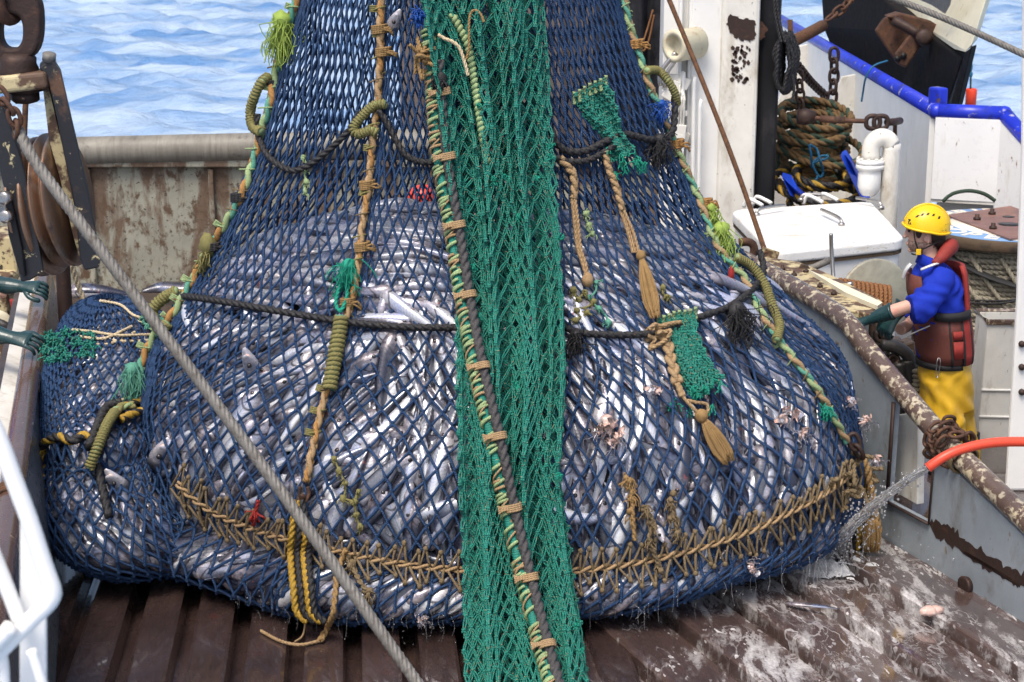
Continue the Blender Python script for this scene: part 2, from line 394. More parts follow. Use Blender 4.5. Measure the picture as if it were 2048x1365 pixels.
M['vest'] = worn('red_lifejacket_cloth', (.30, .035, .028), [((.14, .03, .024), (1, 1, 1), 3.5, .48, .7)], .7, 0, (14, .6), .15)
M['vest_dark'] = worn('dirty_maroon_cloth', (.12, .032, .022), [((.16, .04, .03), (1, 1, 1), 4, .55, .7)], .7, 0, (14, .6))
M['black_web'] = worn('black_webbing', (.015, .015, .016), [], .75, 0, (120, .3))
M['oilskin'] = worn('yellow_oilskin', (.74, .44, .025), [((.52, .28, .02), (1, 1, .6), 3, .45, .75), ((.30, .17, .02), (1, 1, 1), 9, .68, .8)], .38, 0, (8, .7), .1)
M['helmet'] = worn('yellow_helmet_shell', (.82, .52, .01), [((.35, .24, .03), (1, 1, 1), 30, .72, .75)], .3, 0, None, .04)
M['glove'] = worn('dark_green_rubber_glove', (.014, .045, .048), [((.03, .075, .08), (1, 1, 1), 9, .55, .75)], .3, 0, (60, .2), .1, .1)
M['reflective'] = worn('grey_reflective_tape', (.62, .62, .60), [], .35, .2, None)
M['dark_hose'] = worn('dark_hydraulic_hose', (.03, .028, .027), [((.12, .09, .06), (1, 1, 1), 8, .6, .75)], .5, 0, (60, .3))
M['brown_mach'] = worn('greasy_brown_machine', (.10, .065, .045), [((.03, .024, .02), (1, 1, 1), 6, .48, .62), ((.32, .24, .15), (1, 1, 1), 13, .64, .70)], .5, .2, (40, .5))
M['brown_twine'] = fibre('orange_brown_twine', (.33, .15, .06), (.2, .085, .03), .8)
M['flesh'] = worn('pale_fish_flesh', (.62, .42, .36), [((.55, .05, .04), (1, 1, 1), 24, .60, .68), ((.75, .66, .6), (1, 1, 1), 30, .5, .7)], .3, 0, (60, .5))
M['eye_dark'] = worn('fish_eye', (.02, .018, .02), [((.35, .12, .07), (1, 1, 1), 40, .6, .7)], .08, 0, None)
M['white_rail'] = worn('white_guard_rail_paint', (.88, .86, .82), [], .35, 0, None, .02)
# fish skin: silver flank, dark back, pale belly, chevron muscle lines, pink head
def fish_mat(name, dorsal, flank, belly, tint):
    t = NT(name); tc = t.n('ShaderNodeTexCoord'); sp = t.n('ShaderNodeSeparateXYZ'); t.l(tc.outputs['UV'], sp.inputs[0])
    fid = t.math('FLOOR', t.math('DIVIDE', sp.outputs[0], 2.0)); u = t.math('SUBTRACT', sp.outputs[0], t.math('MULTIPLY', fid, 2.0)); v = sp.outputs[1]
    wn = t.n('ShaderNodeTexWhiteNoise', noise_dimensions='1D'); t.l(fid, wn.inputs['W']); rs = wn.outputs['Value']
    ob = t.coord('Object')
    sh = t.math('ADD', v, t.math('MULTIPLY', t.math('SUBTRACT', t.noise(ob, 9, 4), .5), .35))
    sh = t.math('ADD', sh, t.math('MULTIPLY', t.math('SUBTRACT', rs, .55), .62))
    col = t.ramp(sh, [(.12, belly), (.36, flank), (.58, tuple(c * .50 for c in flank[:3])), (.80, dorsal)])
    irid = t.ramp(t.noise(ob, 5, 3), [(.42, 0), (.62, .75)])
    col = t.mix(irid, col, t.mix(1, col, tint, 'MULTIPLY'))
    blu = t.ramp(t.noise(t.coord('Object', (1, 1, 1), (1, 2, 0)), 6, 3), [(.55, 0), (.72, .6)])
    col = t.mix(blu, col, (.30, .38, .62))
    ch = t.n('ShaderNodeCombineXYZ')
    av = t.math('ABSOLUTE', t.math('SUBTRACT', v, .5))
    t.l(t.math('ADD', u, t.math('MULTIPLY', av, .10)), ch.inputs[0])
    wv = t.n('ShaderNodeTexWave'); wv.inputs['Scale'].default_value = 14; wv.inputs['Distortion'].default_value = .6; t.l(ch.outputs[0], wv.inputs[0])
    wl_ = t.ramp(wv.outputs['Fac'], [(.0, 1), (.32, 0)])
    lines = t.math('MULTIPLY', wl_, t.ramp(t.noise(ob, 7, 3), [(.42, .0), (.66, .7)]))
    col = t.mix(lines, col, t.mix(1, col, (.5, .5, .55), 'MULTIPLY'))
    head = t.ramp(u, [(.10, .7), (.17, 0)])
    hc = t.mix(t.ramp(t.noise(ob, 28, 5), [(.4, 0), (.62, 1)]), (.15, .14, .17), (.52, .45, .46))
    col = t.mix(t.math('MULTIPLY', head, .85), col, hc)
    blood = t.ramp(t.noise(t.coord('Object', (1, 1, 1), (0, 1, 1)), 16, 4), [(.66, 0), (.72, .85)])
    col = t.mix(blood, col, (.22, .06, .05))
    gl_ = t.ramp(t.math('ABSOLUTE', t.math('SUBTRACT', t.math('ADD', u, t.math('MULTIPLY', t.math('MULTIPLY', av, av), .22)), .165)), [(.004, .85), (.011, 0)])
    ll_ = t.ramp(t.math('ABSOLUTE', t.math('SUBTRACT', v, .60)), [(.012, .5), (.03, 0)])
    col = t.mix(t.math('MAXIMUM', gl_, ll_), col, (.05, .045, .06))
    t.set(base=col, rough=t.math('MULTIPLY_ADD', t.noise(ob, 20, 4), .3, .12), metal=.30, coat=.5, coat_r=.12)
    t.bump(t.math('ADD', t.math('MULTIPLY', wv.outputs['Fac'], .12), t.noise(ob, 38, 5)), .35, .007)
    return t.m
M['fish'] = fish_mat('silver_fish_skin', (.034, .036, .055), (.40, .425, .49), (.76, .76, .765), (.66, .72, 1.0))
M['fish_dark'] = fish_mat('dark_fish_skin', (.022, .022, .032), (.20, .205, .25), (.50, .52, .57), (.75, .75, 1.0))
M['core'] = worn('gap_shade_filler', (.010, .010, .014), [], .5, 0, (20, .5))  # filler sheet behind the fish, near-black to paint in the shade of the gaps
M['lid'] = worn('white_lid_paint', (.80, .795, .77), [((.52, .45, .33), (1, 1, 5), 4, .54, .74), ((.10, .08, .06), (1, 1, 3), 22, .62, .68), ((.28, .15, .07), (1, 1, 2), 15, .64, .70)], .4, 0, (30, .15), .04)
for k_, v_ in (('black_door', .06), ('black_rubber', .2), ('black_mesh', .15), ('vest', .3), ('shirt', .2)): M[k_].node_tree.nodes['Principled BSDF'].inputs['Specular IOR Level'].default_value = v_
# ================================================================ SETTING: sea, deck
def sea():
    t = NT('sea_water'); o = t.coord('Object')
    n1 = t.noise(t.coord('Object', (.5, 1, 1)), .55, 8, .62, .4)
    n2 = t.noise(t.coord('Object', (.30, 1, 1)), .26, 6, .62, .6)
    col = t.ramp(n2, [(.37, (.11, .24, .47)), (.57, (.38, .49, .63))])  # darker noise patches paint the shading of steep wave faces into the colour
    t.set(base=col, rough=.32, ior=1.33); t.b.inputs['Specular IOR Level'].default_value = .6
    t.bump(t.math('ADD', n1, t.math('MULTIPLY', t.noise(t.coord('Object', (.5, 1, 1)), 2.6, 6, .65, .5), .35)), .85, .7)
    ys = np.concatenate([np.linspace(18, 40, 40, endpoint=False), 40 * (130 / 40) ** np.linspace(0, 1, 330), [160, 220, 400, 900, 2500, 5000]])
    xs = np.linspace(-1, 1, 380)
    rng = np.random.RandomState(3)
    v = []
    K = []
    for i in range(90):
        lam = .8 * 7.5 ** rng.rand(); a = R(75 + rng.randn() * 32); K.append((2 * math.pi / lam * math.cos(a), 2 * math.pi / lam * math.sin(a), rng.rand() * 6.28, .0125 * lam ** .95))
    X = xs[None, :] * (ys[:, None] * .5 + 12); Y = np.repeat(ys[:, None], len(xs), 1)
    Z = np.zeros_like(X)
    for kx, ky, p, a in K: Z += a * (1 - np.abs(np.sin((kx * X + ky * Y + p) * .5)) * 2) * .9
    Z *= np.clip((260 - Y) / 120, 0, 1)
    Z -= 3.2
    nv, nu = X.shape
    f = [(j * nu + i, j * nu + i + 1, (j + 1) * nu + i + 1, (j + 1) * nu + i) for j in range(nv - 1) for i in range(nu - 1)]
    mb = MB().add(np.stack([X, Y, Z], -1).reshape(-1, 3), f)
    # the sea behind and beside the camera
    mb.add([(-5000, -3000, -3.6), (5000, -3000, -3.6), (5000, 18, -3.6), (-5000, 18, -3.6)], [(0, 1, 2, 3)])
    mb.add([(-5000, 18, -3.6), (-21, 18, -3.6), (-2512, 5000, -3.6), (-5000, 5000, -3.6)], [(0, 1, 2, 3)])
    mb.add([(21, 18, -3.6), (5000, 18, -3.6), (5000, 5000, -3.6), (2512, 5000, -3.6)], [(0, 1, 2, 3)])
    s = mb.build('sea', t.m); s['kind'] = 'structure'
sea()
def deck_mat(name, foam):
    t = NT(name); o = t.coord('Object')
    n = t.noise(o, 2.3, 7); st = t.noise(t.coord('Object', (6, .8, 1), (0, 0, -.1)), 3, 6)
    col = t.ramp(n, [(.3, (.040, .026, .023)), (.55, (.075, .048, .042)), (.75, (.10, .068, .060))])
    col = t.mix(t.ramp(st, [(.5, 0), (.72, .5)]), col, (.030, .021, .019))
    col = t.mix(t.ramp(t.noise(o, 4, 8, .7), [(.62, 0), (.72, .6)]), col, (.115, .040, .035))
    rough = t.math('MULTIPLY_ADD', t.noise(o, 8, 5), .36, .06)
    if foam:
        # drifting foam: thin filaments and lacy suds, thicker towards the water jet
        sp = t.n('ShaderNodeSeparateXYZ'); g = t.n('ShaderNodeNewGeometry'); t.l(g.outputs['Position'], sp.inputs[0])
        x, y = sp.outputs[0], sp.outputs[1]
        fv = t.coord('Object', (1.7, .8, 1), (0, 0, .42))
        def ridge(sc, det, w, dist):
            n_ = t.noise(fv, sc, det, .55, dist); r_ = t.math('ABSOLUTE', t.math('SUBTRACT', n_, .5)); return t.ramp(r_, [(0, 1), (w * .4, .8), (w, 0)])
        dx = t.math('SUBTRACT', x, 1.80); dy = t.math('MULTIPLY', t.math('SUBTRACT', y, 10.05), .62)
        d = t.math('SQRT', t.math('ADD', t.math('MULTIPLY', dx, dx), t.math('MULTIPLY', dy, dy)))
        dens = t.ramp(t.math('DIVIDE', d, 3.0), [(0, 1), (.16, .72), (.34, .38), (.7, .20), (1, .0)])
        big = t.noise(fv, 1.5, 5, .6, .4)
        patch = t.ramp(t.math('ADD', big, t.math('MULTIPLY', dens, .30)), [(.60, 0), (.80, 1)])
        fil = t.math('MAXIMUM', ridge(2.2, 4, .020, .35), t.math('MULTIPLY', ridge(5.2, 4, .016, .4), .6))
        fil = t.math('MULTIPLY', t.math('MULTIPLY', fil, .62), t.ramp(t.math('ADD', t.noise(fv, 2.1, 4), t.math('MULTIPLY', dens, .28)), [(.55, 0), (.72, 1)]))
        fs = t.coord('Object', (2.6, .7, 1), (0, 0, .42)); suds = t.math('MULTIPLY', t.ramp(t.noise(fs, 4.2, 9, .68, .25), [(.49, 0), (.57, .7), (.66, 1)]), t.ramp(t.math('ADD', big, t.math('MULTIPLY', dens, .30)), [(.555, 0), (.70, 1)]))
        spots = t.math('MULTIPLY', t.ramp(t.noise(fv, 15, 2, .4), [(.66, 0), (.69, .9)]), t.ramp(big, [(.42, 0), (.5, 1)]))
        fo = t.math('MAXIMUM', t.math('MAXIMUM', fil, suds), spots)
        bub = t.noise(o, 60, 4, .7)
        fo = t.math('MULTIPLY', fo, t.ramp(bub, [(.32, .35), (.55, 1)]))
        film = t.math('MULTIPLY', patch, .22)
        col = t.mix(film, t.mix(.25, col, (.12, .08, .072)), (.30, .25, .24))
        col = t.mix(t.math('MULTIPLY', fo, .90), col, (.82, .80, .79))
        rough = t.math('ADD', t.math('MULTIPLY', rough, .8), t.math('MULTIPLY', fo, .35))
        t.bump(t.math('ADD', t.math('ADD', t.math('MULTIPLY', t.noise(fv, 7, 5, .55, .6), .9), t.math('MULTIPLY', fo, .5)), t.math('MULTIPLY', t.noise(o, 60, 3), .06)), .32, .02)
    else:
        t.bump(t.math('ADD', t.noise(o, 5, 7, .65), t.math('MULTIPLY', t.noise(o, 70, 3), .2)), .35, .015)
    if not foam: col = t.mix(1, col, (.70, .68, .68), 'MULTIPLY')
    t.set(base=col, rough=rough, coat=.9 if foam else .9, coat_r=.06)
    return t.m
M['deck_foam'] = deck_mat('wet_brown_deck_with_foam', True); M['deck'] = deck_mat('wet_brown_deck', False)
def deck():
    def strip(prof, m, y0, y1, z_off):           # prof: (q, z) across, run along direction (-m, 1)
        mb = MB(); q = np.array(prof)
        ys = np.linspace(y0, y1, 30)
        v = np.array([[(a - m * (y - 9), y, z + z_off) for a, z in q] for y in ys]); n = len(q)
        f = [(j * n + i, j * n + i + 1, (j + 1) * n + i + 1, (j + 1) * n + i) for j in range(len(ys) - 1) for i in range(n - 1)]
        mb.add(v.reshape(-1, 3), f); return mb
    P = []; q = -3.6                              # port side: raised boards with deep gaps
    while q < .42:
        P += [(q, -.118), (q + .012, -.116), (q + .028, -.006), (q + .045, 0), (q + .215, 0), (q + .232, -.006), (q + .248, -.116), (q + .262, -.118)]; q += .306
    o = strip(P, .09, 6.8, 10.35, -.003).build('deck_boards', M['deck'], smooth=False); o['kind'] = 'structure'; o.name = 'deck'
    P = []; q = .015                              # starboard side: lapped boards, each edge a step towards the camera
    while q < 2.9:
        P += [(q, -.085), (q + .026, -.087), (q + .030, .006), (q + .038, .014), (q + .08, .014), (q + .465, -.044)]; q += .485
    P += [(3.0, -.040)]
    o = strip(P, .42, 6.8, 11.6, 0).build('deck', M['deck_foam'], smooth=False); o['kind'] = 'structure'
    mb = MB(); mb.add([(-6, 4, -.14), (6.2, 4, -.14), (6.2, 17.2, -.14), (-6, 17.2, -.14)], [(0, 1, 2, 3)])
    mb.add([(-5, 10.36, -.012), (1.5, 10.36, -.012), (1.5, 17.2, -.012), (-5, 17.2, -.012)], [(0, 1, 2, 3)])
    o = mb.build('deck', M['deck'], smooth=False); o['kind'] = 'structure'
    mb = MB(); mb.add([(3.02, 9.05, .0), (6.2, 9.05, 0), (5.2, 17, 0), (4.25, 17.6, 0), (4.3, 30, 0), (1.55, 30, 0), (1.55, 12.8, 0)], [(0, 1, 2, 3, 4, 5, 6)])
    o = mb.build('side_deck', M['deck'], smooth=False); o['kind'] = 'structure'
deck()
# ================================================================ BULWARKS AND RAMP WALLS
def stern_wall():
    Y = 17.0
    c = at(330, 455, Y)
    t = thing('bulwark', (at(330, 590, Y).x, Y, 0), 'rust-scabbed cream bulwark across the far end of the deck, under a fat grey pipe rail', 'bulwark')
    zt = at(0, 335, Y).z
    mb = MB(); box(mb, (-1.9, Y + .06, zt / 2), (8.4, .1, zt)); bevel(mb.build('panel', M['scabby'], t, False), .01)
    mb = MB(); box(mb, (-1.9, Y + .03, zt + .045), (8.4, .22, .07)); 
    box(mb, (-1.9, Y - .03, .03), (8.4, .04, .1))
    bevel(mb.build('capping', M['scabby'], t, False), .012)
    for px in (180, 425, 860):
        mb = MB(); x = at(px, 400, Y).x; box(mb, (x, Y - .02, zt / 2), (.05, .07, zt - .02)); bevel(mb.build('stiffener', M['scabby'], t, False), .01)
    for px in (120, 305, 640, 900):
        mb = MB(); x = at(px, 330, Y).x; box(mb, (x, Y + .03, zt + .12), (.16, .12, .1)); mb.build('rail_bracket', M['scabby'], t, False)
    mb = MB(); a, b = at(-60, 308, Y), at(960, 284, Y)
    tube(mb, smooth_path([a, (a + b) / 2, b], .1), .138, 20); mb.build('top_rail', M['grey_rail'], t)
    # raised margin plate along the foot of the wall
    mb = MB(); box(mb, (-2.4, 16.35, .05), (6.4, .98, .11)); o = bevel(mb.build('margin_plate', M['dark_deck'], None, False), .012)
    tag(o, 'dark brown raised plate along the foot of the rust-scabbed bulwark', 'deck plate')
stern_wall()
def ramp_wall():
    t = thing('ramp_wall', gnd(1880, 1130), 'blue-grey steel ramp wall at right, scraped black, with a cut-out window and brown pipe rail', 'ramp wall')
    mb = MB(); n = Vector(WN).normalized() * .05
    px = [(1440, 520), (1500, 541), (1690, 652), (1788, 803), (1774, 1003), (1857, 1047), (1868, 905), (1960, 990), (2075, 1100), (2110, 1300), (1760, 1092), (1420, 885)]
    q_ = [wl(*p) for p in px]; q_[9:10] = [Vector((6.476 - .39 * 8.1, 8.1, .06)), Vector((6.476 - .39 * 8.1, 8.1, -.06))]
    slab(mb, q_, n); bevel(mb.build('panel', M['grey_wall'], t, False), .006)
    mb = MB()                                     # raised flat bar round the cut-out and down the free edge
    def strip(pts, w=.035):
        P = [wl(*p, off=-.012) for p in pts]
        tube(mb, np.array([V3(q) for q in P]), w * .5, 8, flat=.5)
    strip([(1787, 806), (1774, 1003)], .05); strip([(1774, 1004), (1857, 1048)], .03); strip([(1857, 1046), (1868, 905)], .022); mb.build('edge_bead', M['dark_rust'], t)
    mb = MB(); pts = [(1440, 500), (1500, 527), (1600, 582), (1688, 640), (1730, 694), (1790, 766), (1880, 872), (1960, 952), (2085, 1072)]
    P = smooth_path([wl(*p, off=.03) for p in pts] + [Vector((6.506 - .39 * 8.6, 8.6, .27)), Vector((6.506 - .39 * 8.0, 8.0, .0))], .04)
    tube(mb, P, .066, 18); mb.build('pipe_rail', M['brown_rail'], t)
    # long black scrape: bare patch with ragged edge, a thin raised scab of old coating
    mb = MB(); rs = np.random.RandomState(4)
    top = [(1858, 1045), (1880, 1042), (1905, 1062), (1940, 1085), (1975, 1110), (2010, 1132), (2044, 1145), (2080, 1160)]
    bot = [(2078, 1185), (2044, 1172), (2025, 1168), (1995, 1150), (1960, 1132), (1930, 1108), (1900, 1092), (1868, 1075)]
    def rag(q):
        out = []
        for a, b in zip(q[:-1], q[1:]):
            for k in range(7):
                s = k / 7; out.append((a[0] + (b[0] - a[0]) * s + rs.randn() * 2, a[1] + (b[1] - a[1]) * s + rs.randn() * 4))
        return out
    slab(mb, [wl(*p, off=-.0035) for p in rag(top) + rag(bot)], n * .06); mb.build('scrape', M['dark_rust'], t, False)
    mb = MB(); lathe(mb, wl(1930, 1172, off=-.02), [(.05, -.03), (.058, 0), (.058, .012), (.04, .014)], 16, tuple(-Vector(WN))); mb.build('drain_plug', M['dark_rust'], t)
    # chain turned round the rail, with a rope lashing
    c = thing('chain', wl(1890, 880), 'rusty chain wound round the brown pipe rail of the ramp wall beside the hose', 'chain')
    T = (wl(1960, 952, .03) - wl(1880, 872, .03)).normalized(); A = T.cross(Vector((0, 0, 1))).normalized(); B = T.cross(A)
    k0 = wl(1884, 876, .03)
    for row in range(4):
        for k in range(7):
            a = k / 7 * 6.283 + row * .4; cc = k0 + T * (row * .045 + .012 * math.sin(k)) + (A * math.cos(a) + B * math.sin(a)) * (.105 + .012 * (k % 2))
            link(cc, (-A * math.sin(a) + B * math.cos(a)), (A * math.cos(a) + B * math.sin(a)) if k % 2 else T, .042, .026, .011, M['rust'], c)
    lash = MB(); H = []
    for i in range(90):
        a = i / 90 * 6.283 * 4; H.append(k0 + T * (.2 + .012 * i / 22) + (A * math.cos(a) + B * math.sin(a)) * (.088))
    tube(lash, H, .009, 6); tag(lash.build('lashing', M['tan_dirty']), 'thin brown rope lashing on the pipe rail just below the chain', 'rope')
def link_mb(mb, c, along, side, L, Wd, r):
    al = Vector(along).normalized(); sd_ = Vector(side); sd_ = (sd_ - al * sd_.dot(al)).normalized(); c = Vector(c)
    P = []
    for i in range(20):
        a = i / 20 * 6.283; x = math.cos(a); y = math.sin(a)
        P.append(c + al * (L * (abs(x) ** .8) * (1 if x > 0 else -1)) + sd_ * (Wd * (abs(y) ** .8) * (1 if y > 0 else -1)))
    return tube(mb, np.array([V3(p) for p in P]), r, 8, True)
def link(c, along, side, L, Wd, r, mat, parent):
    return link_mb(MB(), c, along, side, L, Wd, r).build('link', mat, parent)
def chain(name, label, pts, mat, L=.06, r=.013, cat='chain', group=None):
    P = smooth_path(pts, .01); S = np.concatenate([[0], np.cumsum(np.linalg.norm(np.diff(P, axis=0), axis=1))])
    t = thing(name, P[-1], label, cat, group); step = 2 * L - 2 * r - .004; k = 0; s = L
    while s < S[-1] - L * .5:
        c = np.array([np.interp(s, S, P[:, i]) for i in range(3)]); c2 = np.array([np.interp(min(s + .02, S[-1]), S, P[:, i]) for i in range(3)])
        c1 = np.array([np.interp(s - .02, S, P[:, i]) for i in range(3)])
        al = Vector(c2 - c1).normalized(); up = Vector((.3, -1, .2)); a = al.cross(up).normalized(); b = al.cross(a)
        link(c, al, (a if k % 2 == 0 else b) + (b if k % 2 == 0 else a) * .25, L, L * .6, r, mat, t); s += step; k += 1
    return t
ramp_wall()
def port_wall():
    t = thing('ramp_wall', ll(80, 900), 'smooth grey ramp wall at left under a glossy brown pipe rail', 'ramp wall')
    n = Vector(LN).normalized() * -.06
    mb = MB(); px = [(108, 500), (108, 700), (84, 1000), (20, 1420), (-90, 1420), (-40, 1000), (58, 640), (86, 500)]
    y = [13.6, 8.0, 5.8]
    def L(Yv, z, off=0): return Vector((LK - LN[1] * Yv + off, Yv, z))
    pts = [L(13.9, .98, -.05), L(13.9, 0, .06), L(6.5, 0, .06), L(6.5, .98, -.05)]
    slab(mb, pts, n); bevel(mb.build('panel', worn('polished_grey_wall', (.15, .165, .18), [((.09, .085, .08), (1, 1, .4), 5, .5, .75), ((.28, .28, .26), (1, 1, .3), 12, .62, .75)], .3, .3, (50, .15)), t, False), .008)
    mb = MB(); tube(mb, smooth_path([L(14.1, 1.0, -.10), L(10, 1.0, -.10), L(6.5, 1.0, -.10)], .1), .068, 20); mb.build('pipe_rail', M['brown_gloss'], t)
    mb = MB(); slab(mb, [L(14, .90, -.17), L(14, .93, -.27), L(6.5, .93, -.27), L(6.5, .90, -.17)], (0, 0, .03)); mb.build('margin', M['white_dirty'], t, False)
    mb = MB(); box(mb, L(10.2, .45, -.30), (.05, 7.4, .9), Matrix.Rotation(math.atan(LN[1]), 3, 'Z')); mb.build('outer_plate', M['dark_deck'], t, False)
    mb = MB(); H = []                              # brown rope turned round the rail
    for i in range(120):
        a = i / 120 * 6.283 * 4; p = L(8.45 - .0012 * i, 1.0, -.10); H.append(p + Vector((math.cos(a) * .076, 0, math.sin(a) * .076)))
    for i in range(14): H.append(L(8.3, 1.0 - .03 * i, -.0 + .01 * math.sin(i)))
    tube(mb, H, .011, 6); tag(mb.build('lashing', M['rust_wire']), 'rusty wire lashing wound round the glossy brown rail at left', 'lashing')
    # dark upright post behind the wall end
    mb = MB(); p = ll(122, 600, .02); q = Vector((p.x, 12.1, 0)); a, b = at(123, 500, 12.4), at(123, 690, 12.4)
    tube(mb, smooth_path([(a.x, 12.4, 1.75), (a.x, 12.4, .8), (a.x, 12.4, 0)], .2), .052, 14)
    lathe(mb, (a.x, 12.4, 0), [(.10, 0), (.10, .03), (.06, .035)], 14)
    tag(mb.build('post', M['dark_rust']), 'dark rusty upright post at the end of the smooth grey wall', 'post')
    mb = MB(); rope(mb, [at(140, 520, 12.6), at(160, 580, 12.6), at(182, 640, 12.5)], .022, 3)
    rope(mb, [at(126, 285, 13.0), at(134, 330, 12.9), at(140, 520, 12.6)], .022, 3)
    tag(mb.build('rope', M['cream_cord']), 'pale slanting rope running down behind the black pulley block to the net', 'rope')
port_wall()

def hull():
    mb = MB(); slab(mb, [(-6, 4, -.16), (6.2, 4, -.16), (6.2, 15, -.16), (5.0, 17.2, -.16), (-6, 17.2, -.16)], (0, 0, -3.6)); slab(mb, [(1.4, 17.21, -.02), (4.9, 17.21, -.02), (4.45, 30, -.02), (1.4, 30, -.02)], (0, 0, -3.7))
    o = mb.build('hull', M['white_dirty'], None, False); tag(o, 'white ship hull below the deck', 'hull')
hull()
# ================================================================ THE COD END: surfaces
def snoise(P, f, seed, n=14):
    rs = np.random.RandomState(seed); o = np.zeros(P.shape[:-1])
    for i in range(n):
        k = rs.randn(3); k *= f * (.6 + .8 * rs.rand()) / np.linalg.norm(k); o += np.sin(P @ k + rs.rand() * 6.28)
    return o / math.sqrt(n)
class Surf:
    """closed bag through elliptical rings; u runs round it (0.5 = towards the camera), v from top to bottom"""
    def __init__(s, rings, nu=288, nv=200, bulge=None):
        Rg = np.array(rings, float); n = len(Rg)           # z, cx, cy, a, b
        t = np.linspace(0, n - 1, 400); i = np.clip(t.astype(int), 0, n - 2); f = (t - i)[:, None]
        p0 = Rg[np.maximum(i - 1, 0)]; p1 = Rg[i]; p2 = Rg[i + 1]; p3 = Rg[np.minimum(i + 2, n - 1)]
        C = .5 * (2 * p1 + (p2 - p0) * f + (2 * p0 - 5 * p1 + 4 * p2 - p3) * f ** 2 + (3 * p1 - p0 - 3 * p2 + p3) * f ** 3)
        C[:, 3:] = np.maximum(C[:, 3:], .02)
        th = np.linspace(0, 2 * math.pi, 721)
        def row(c):
            x = c[1] - c[3] * np.sin(th); y = c[2] + c[4] * np.cos(th)   # starts at the back, goes left, front, right
            L = np.concatenate([[0], np.cumsum(np.hypot(np.diff(x), np.diff(y)))]); u = np.linspace(0, L[-1], nu + 1)
            return np.stack([np.interp(u, L, x), np.interp(u, L, y), np.full(nu + 1, c[0])], -1)
        G = np.array([row(c) for c in C])
        d = np.linalg.norm(np.diff(G[:, [nu // 3, nu // 2, 2 * nu // 3]], axis=0), axis=2).mean(1)
        Lv = np.concatenate([[0], np.cumsum(d)]); vv = np.linspace(0, Lv[-1], nv)
        idx = np.interp(vv, Lv, np.arange(400)); i = np.clip(idx.astype(int), 0, 398); f = (idx - i)[:, None, None]
        s.G = G[i] * (1 - f) + G[i + 1] * f; s.nu, s.nv, s.len = nu, nv, Lv[-1]
        s.norm()
        if bulge is not None: s.G = s.G + s.N * bulge(s.G)[..., None]; s.G[:, -1] = s.G[:, 0]; s.norm()
        s.G[..., 2] = np.maximum(s.G[..., 2], .012)
    def norm(s):
        du = np.gradient(s.G, axis=1); dv = np.gradient(s.G, axis=0)
        du[:, 0] = du[:, -1] = s.G[:, 1] - s.G[:, -2]
        n = np.cross(dv, du); n /= np.linalg.norm(n, axis=2)[..., None] + 1e-9
        if n[s.nv // 2, s.nu // 2][1] > 0: n = -n
        s.N = n
    def ev(s, u, v, off=0.):
        u = np.asarray(u, float) % 1.0 * s.nu; v = np.clip(np.asarray(v, float), 0, 1) * (s.nv - 1)
        i = np.clip(u.astype(int), 0, s.nu - 1); j = np.clip(v.astype(int), 0, s.nv - 2); fu = (u - i)[..., None]; fv = (v - j)[..., None]
        def L(A): return (A[j, i] * (1 - fu) + A[j, i + 1] * fu) * (1 - fv) + (A[j + 1, i] * (1 - fu) + A[j + 1, i + 1] * fu) * fv
        n = L(s.N); n /= np.linalg.norm(n, axis=-1)[..., None] + 1e-9
        return L(s.G) + n * (np.asarray(off)[..., None] if not np.isscalar(off) else off)
    def bvh(s):
        v = s.G[:, :-1].reshape(-1, 3); nu = s.nu
        f = [(j * nu + i, j * nu + (i + 1) % nu, (j + 1) * nu + (i + 1) % nu, (j + 1) * nu + i) for j in range(s.nv - 1) for i in range(nu)]
        s.tree = BVHTree.FromPolygons(v.tolist(), f); return s
    def on(s, px, py, off=.0, cx=1000):
        for k in range(40):
            q = px + (cx - px) / abs(cx - px + 1e-6) * k * 4
            loc, n, i, d = s.tree.ray_cast(CAM, ray(q, py).normalized())
            if loc is not None:
                if n.dot(ray(q, py)) > 0: n = -n
                loc = loc + n * off
                if k: loc = loc + (at(px, py, loc.y) - at(q, py, loc.y)) * .8
                return loc
        return at(px, py, 10.4)
    def uv(s, px, py):
        p = V3(s.on(px, py)); d = ((s.G - p) ** 2).sum(2); j, i = np.unravel_index(d.argmin(), d.shape); return i / s.nu, j / (s.nv - 1)
def rg(py, xl, xr, Y, b):
    l, r = at(xl, py, Y), at(xr, py, Y); return (l.z, (l.x + r.x) / 2, Y, (r.x - l.x) / 2, b)
LOWER = [rg(970, 322, 1715, 10.55, 1.50)]
z0 = LOWER[0][0]
def rz(z, xl, xr, Y, b):
    py = CY - FPX * math.tan(PITCH - math.atan((CAMZ - z) / Y)); return rg(py, xl, xr, Y, b)
MAINR = [rg(-520, 720, 1110, 10.6, .22), rg(-300, 675, 1160, 10.6, .28), rg(-120, 630, 1205, 10.6, .35), rg(0, 602, 1236, 10.6, .40), rg(100, 578, 1268, 10.6, .45),
         rg(200, 548, 1310, 10.6, .50), rg(300, 520, 1352, 10.6, .56), rg(400, 476, 1402, 10.6, .66), rg(500, 428, 1480, 10.6, .78), rg(600, 372, 1585, 10.6, .98),
         rg(700, 322, 1682, 10.6, 1.22), rg(790, 302, 1716, 10.58, 1.40), rg(880, 308, 1722, 10.56, 1.50), rz(.36, 332, 1714, 10.55, 1.53),
         rz(.24, 272, 1704, 10.52, 1.60), rz(.13, 268, 1668, 10.50, 1.55), rz(.05, 320, 1590, 10.5, 1.38), rz(.015, 420, 1480, 10.5, 1.05), rz(.012, 760, 1160, 10.5, .4)]
def main_bulge(G):
    w = np.clip((1.9 - G[..., 2]) / .7, 0, 1); w2 = np.clip((2.6 - G[..., 2]) / 2, .25, 1)
    return snoise(G, 3.0, 1) * .035 * w + snoise(G, 7, 2) * .018 * w + snoise(G, 2.2, 3) * .018 * w2
BAG = Surf(MAINR, bulge=main_bulge).bvh()
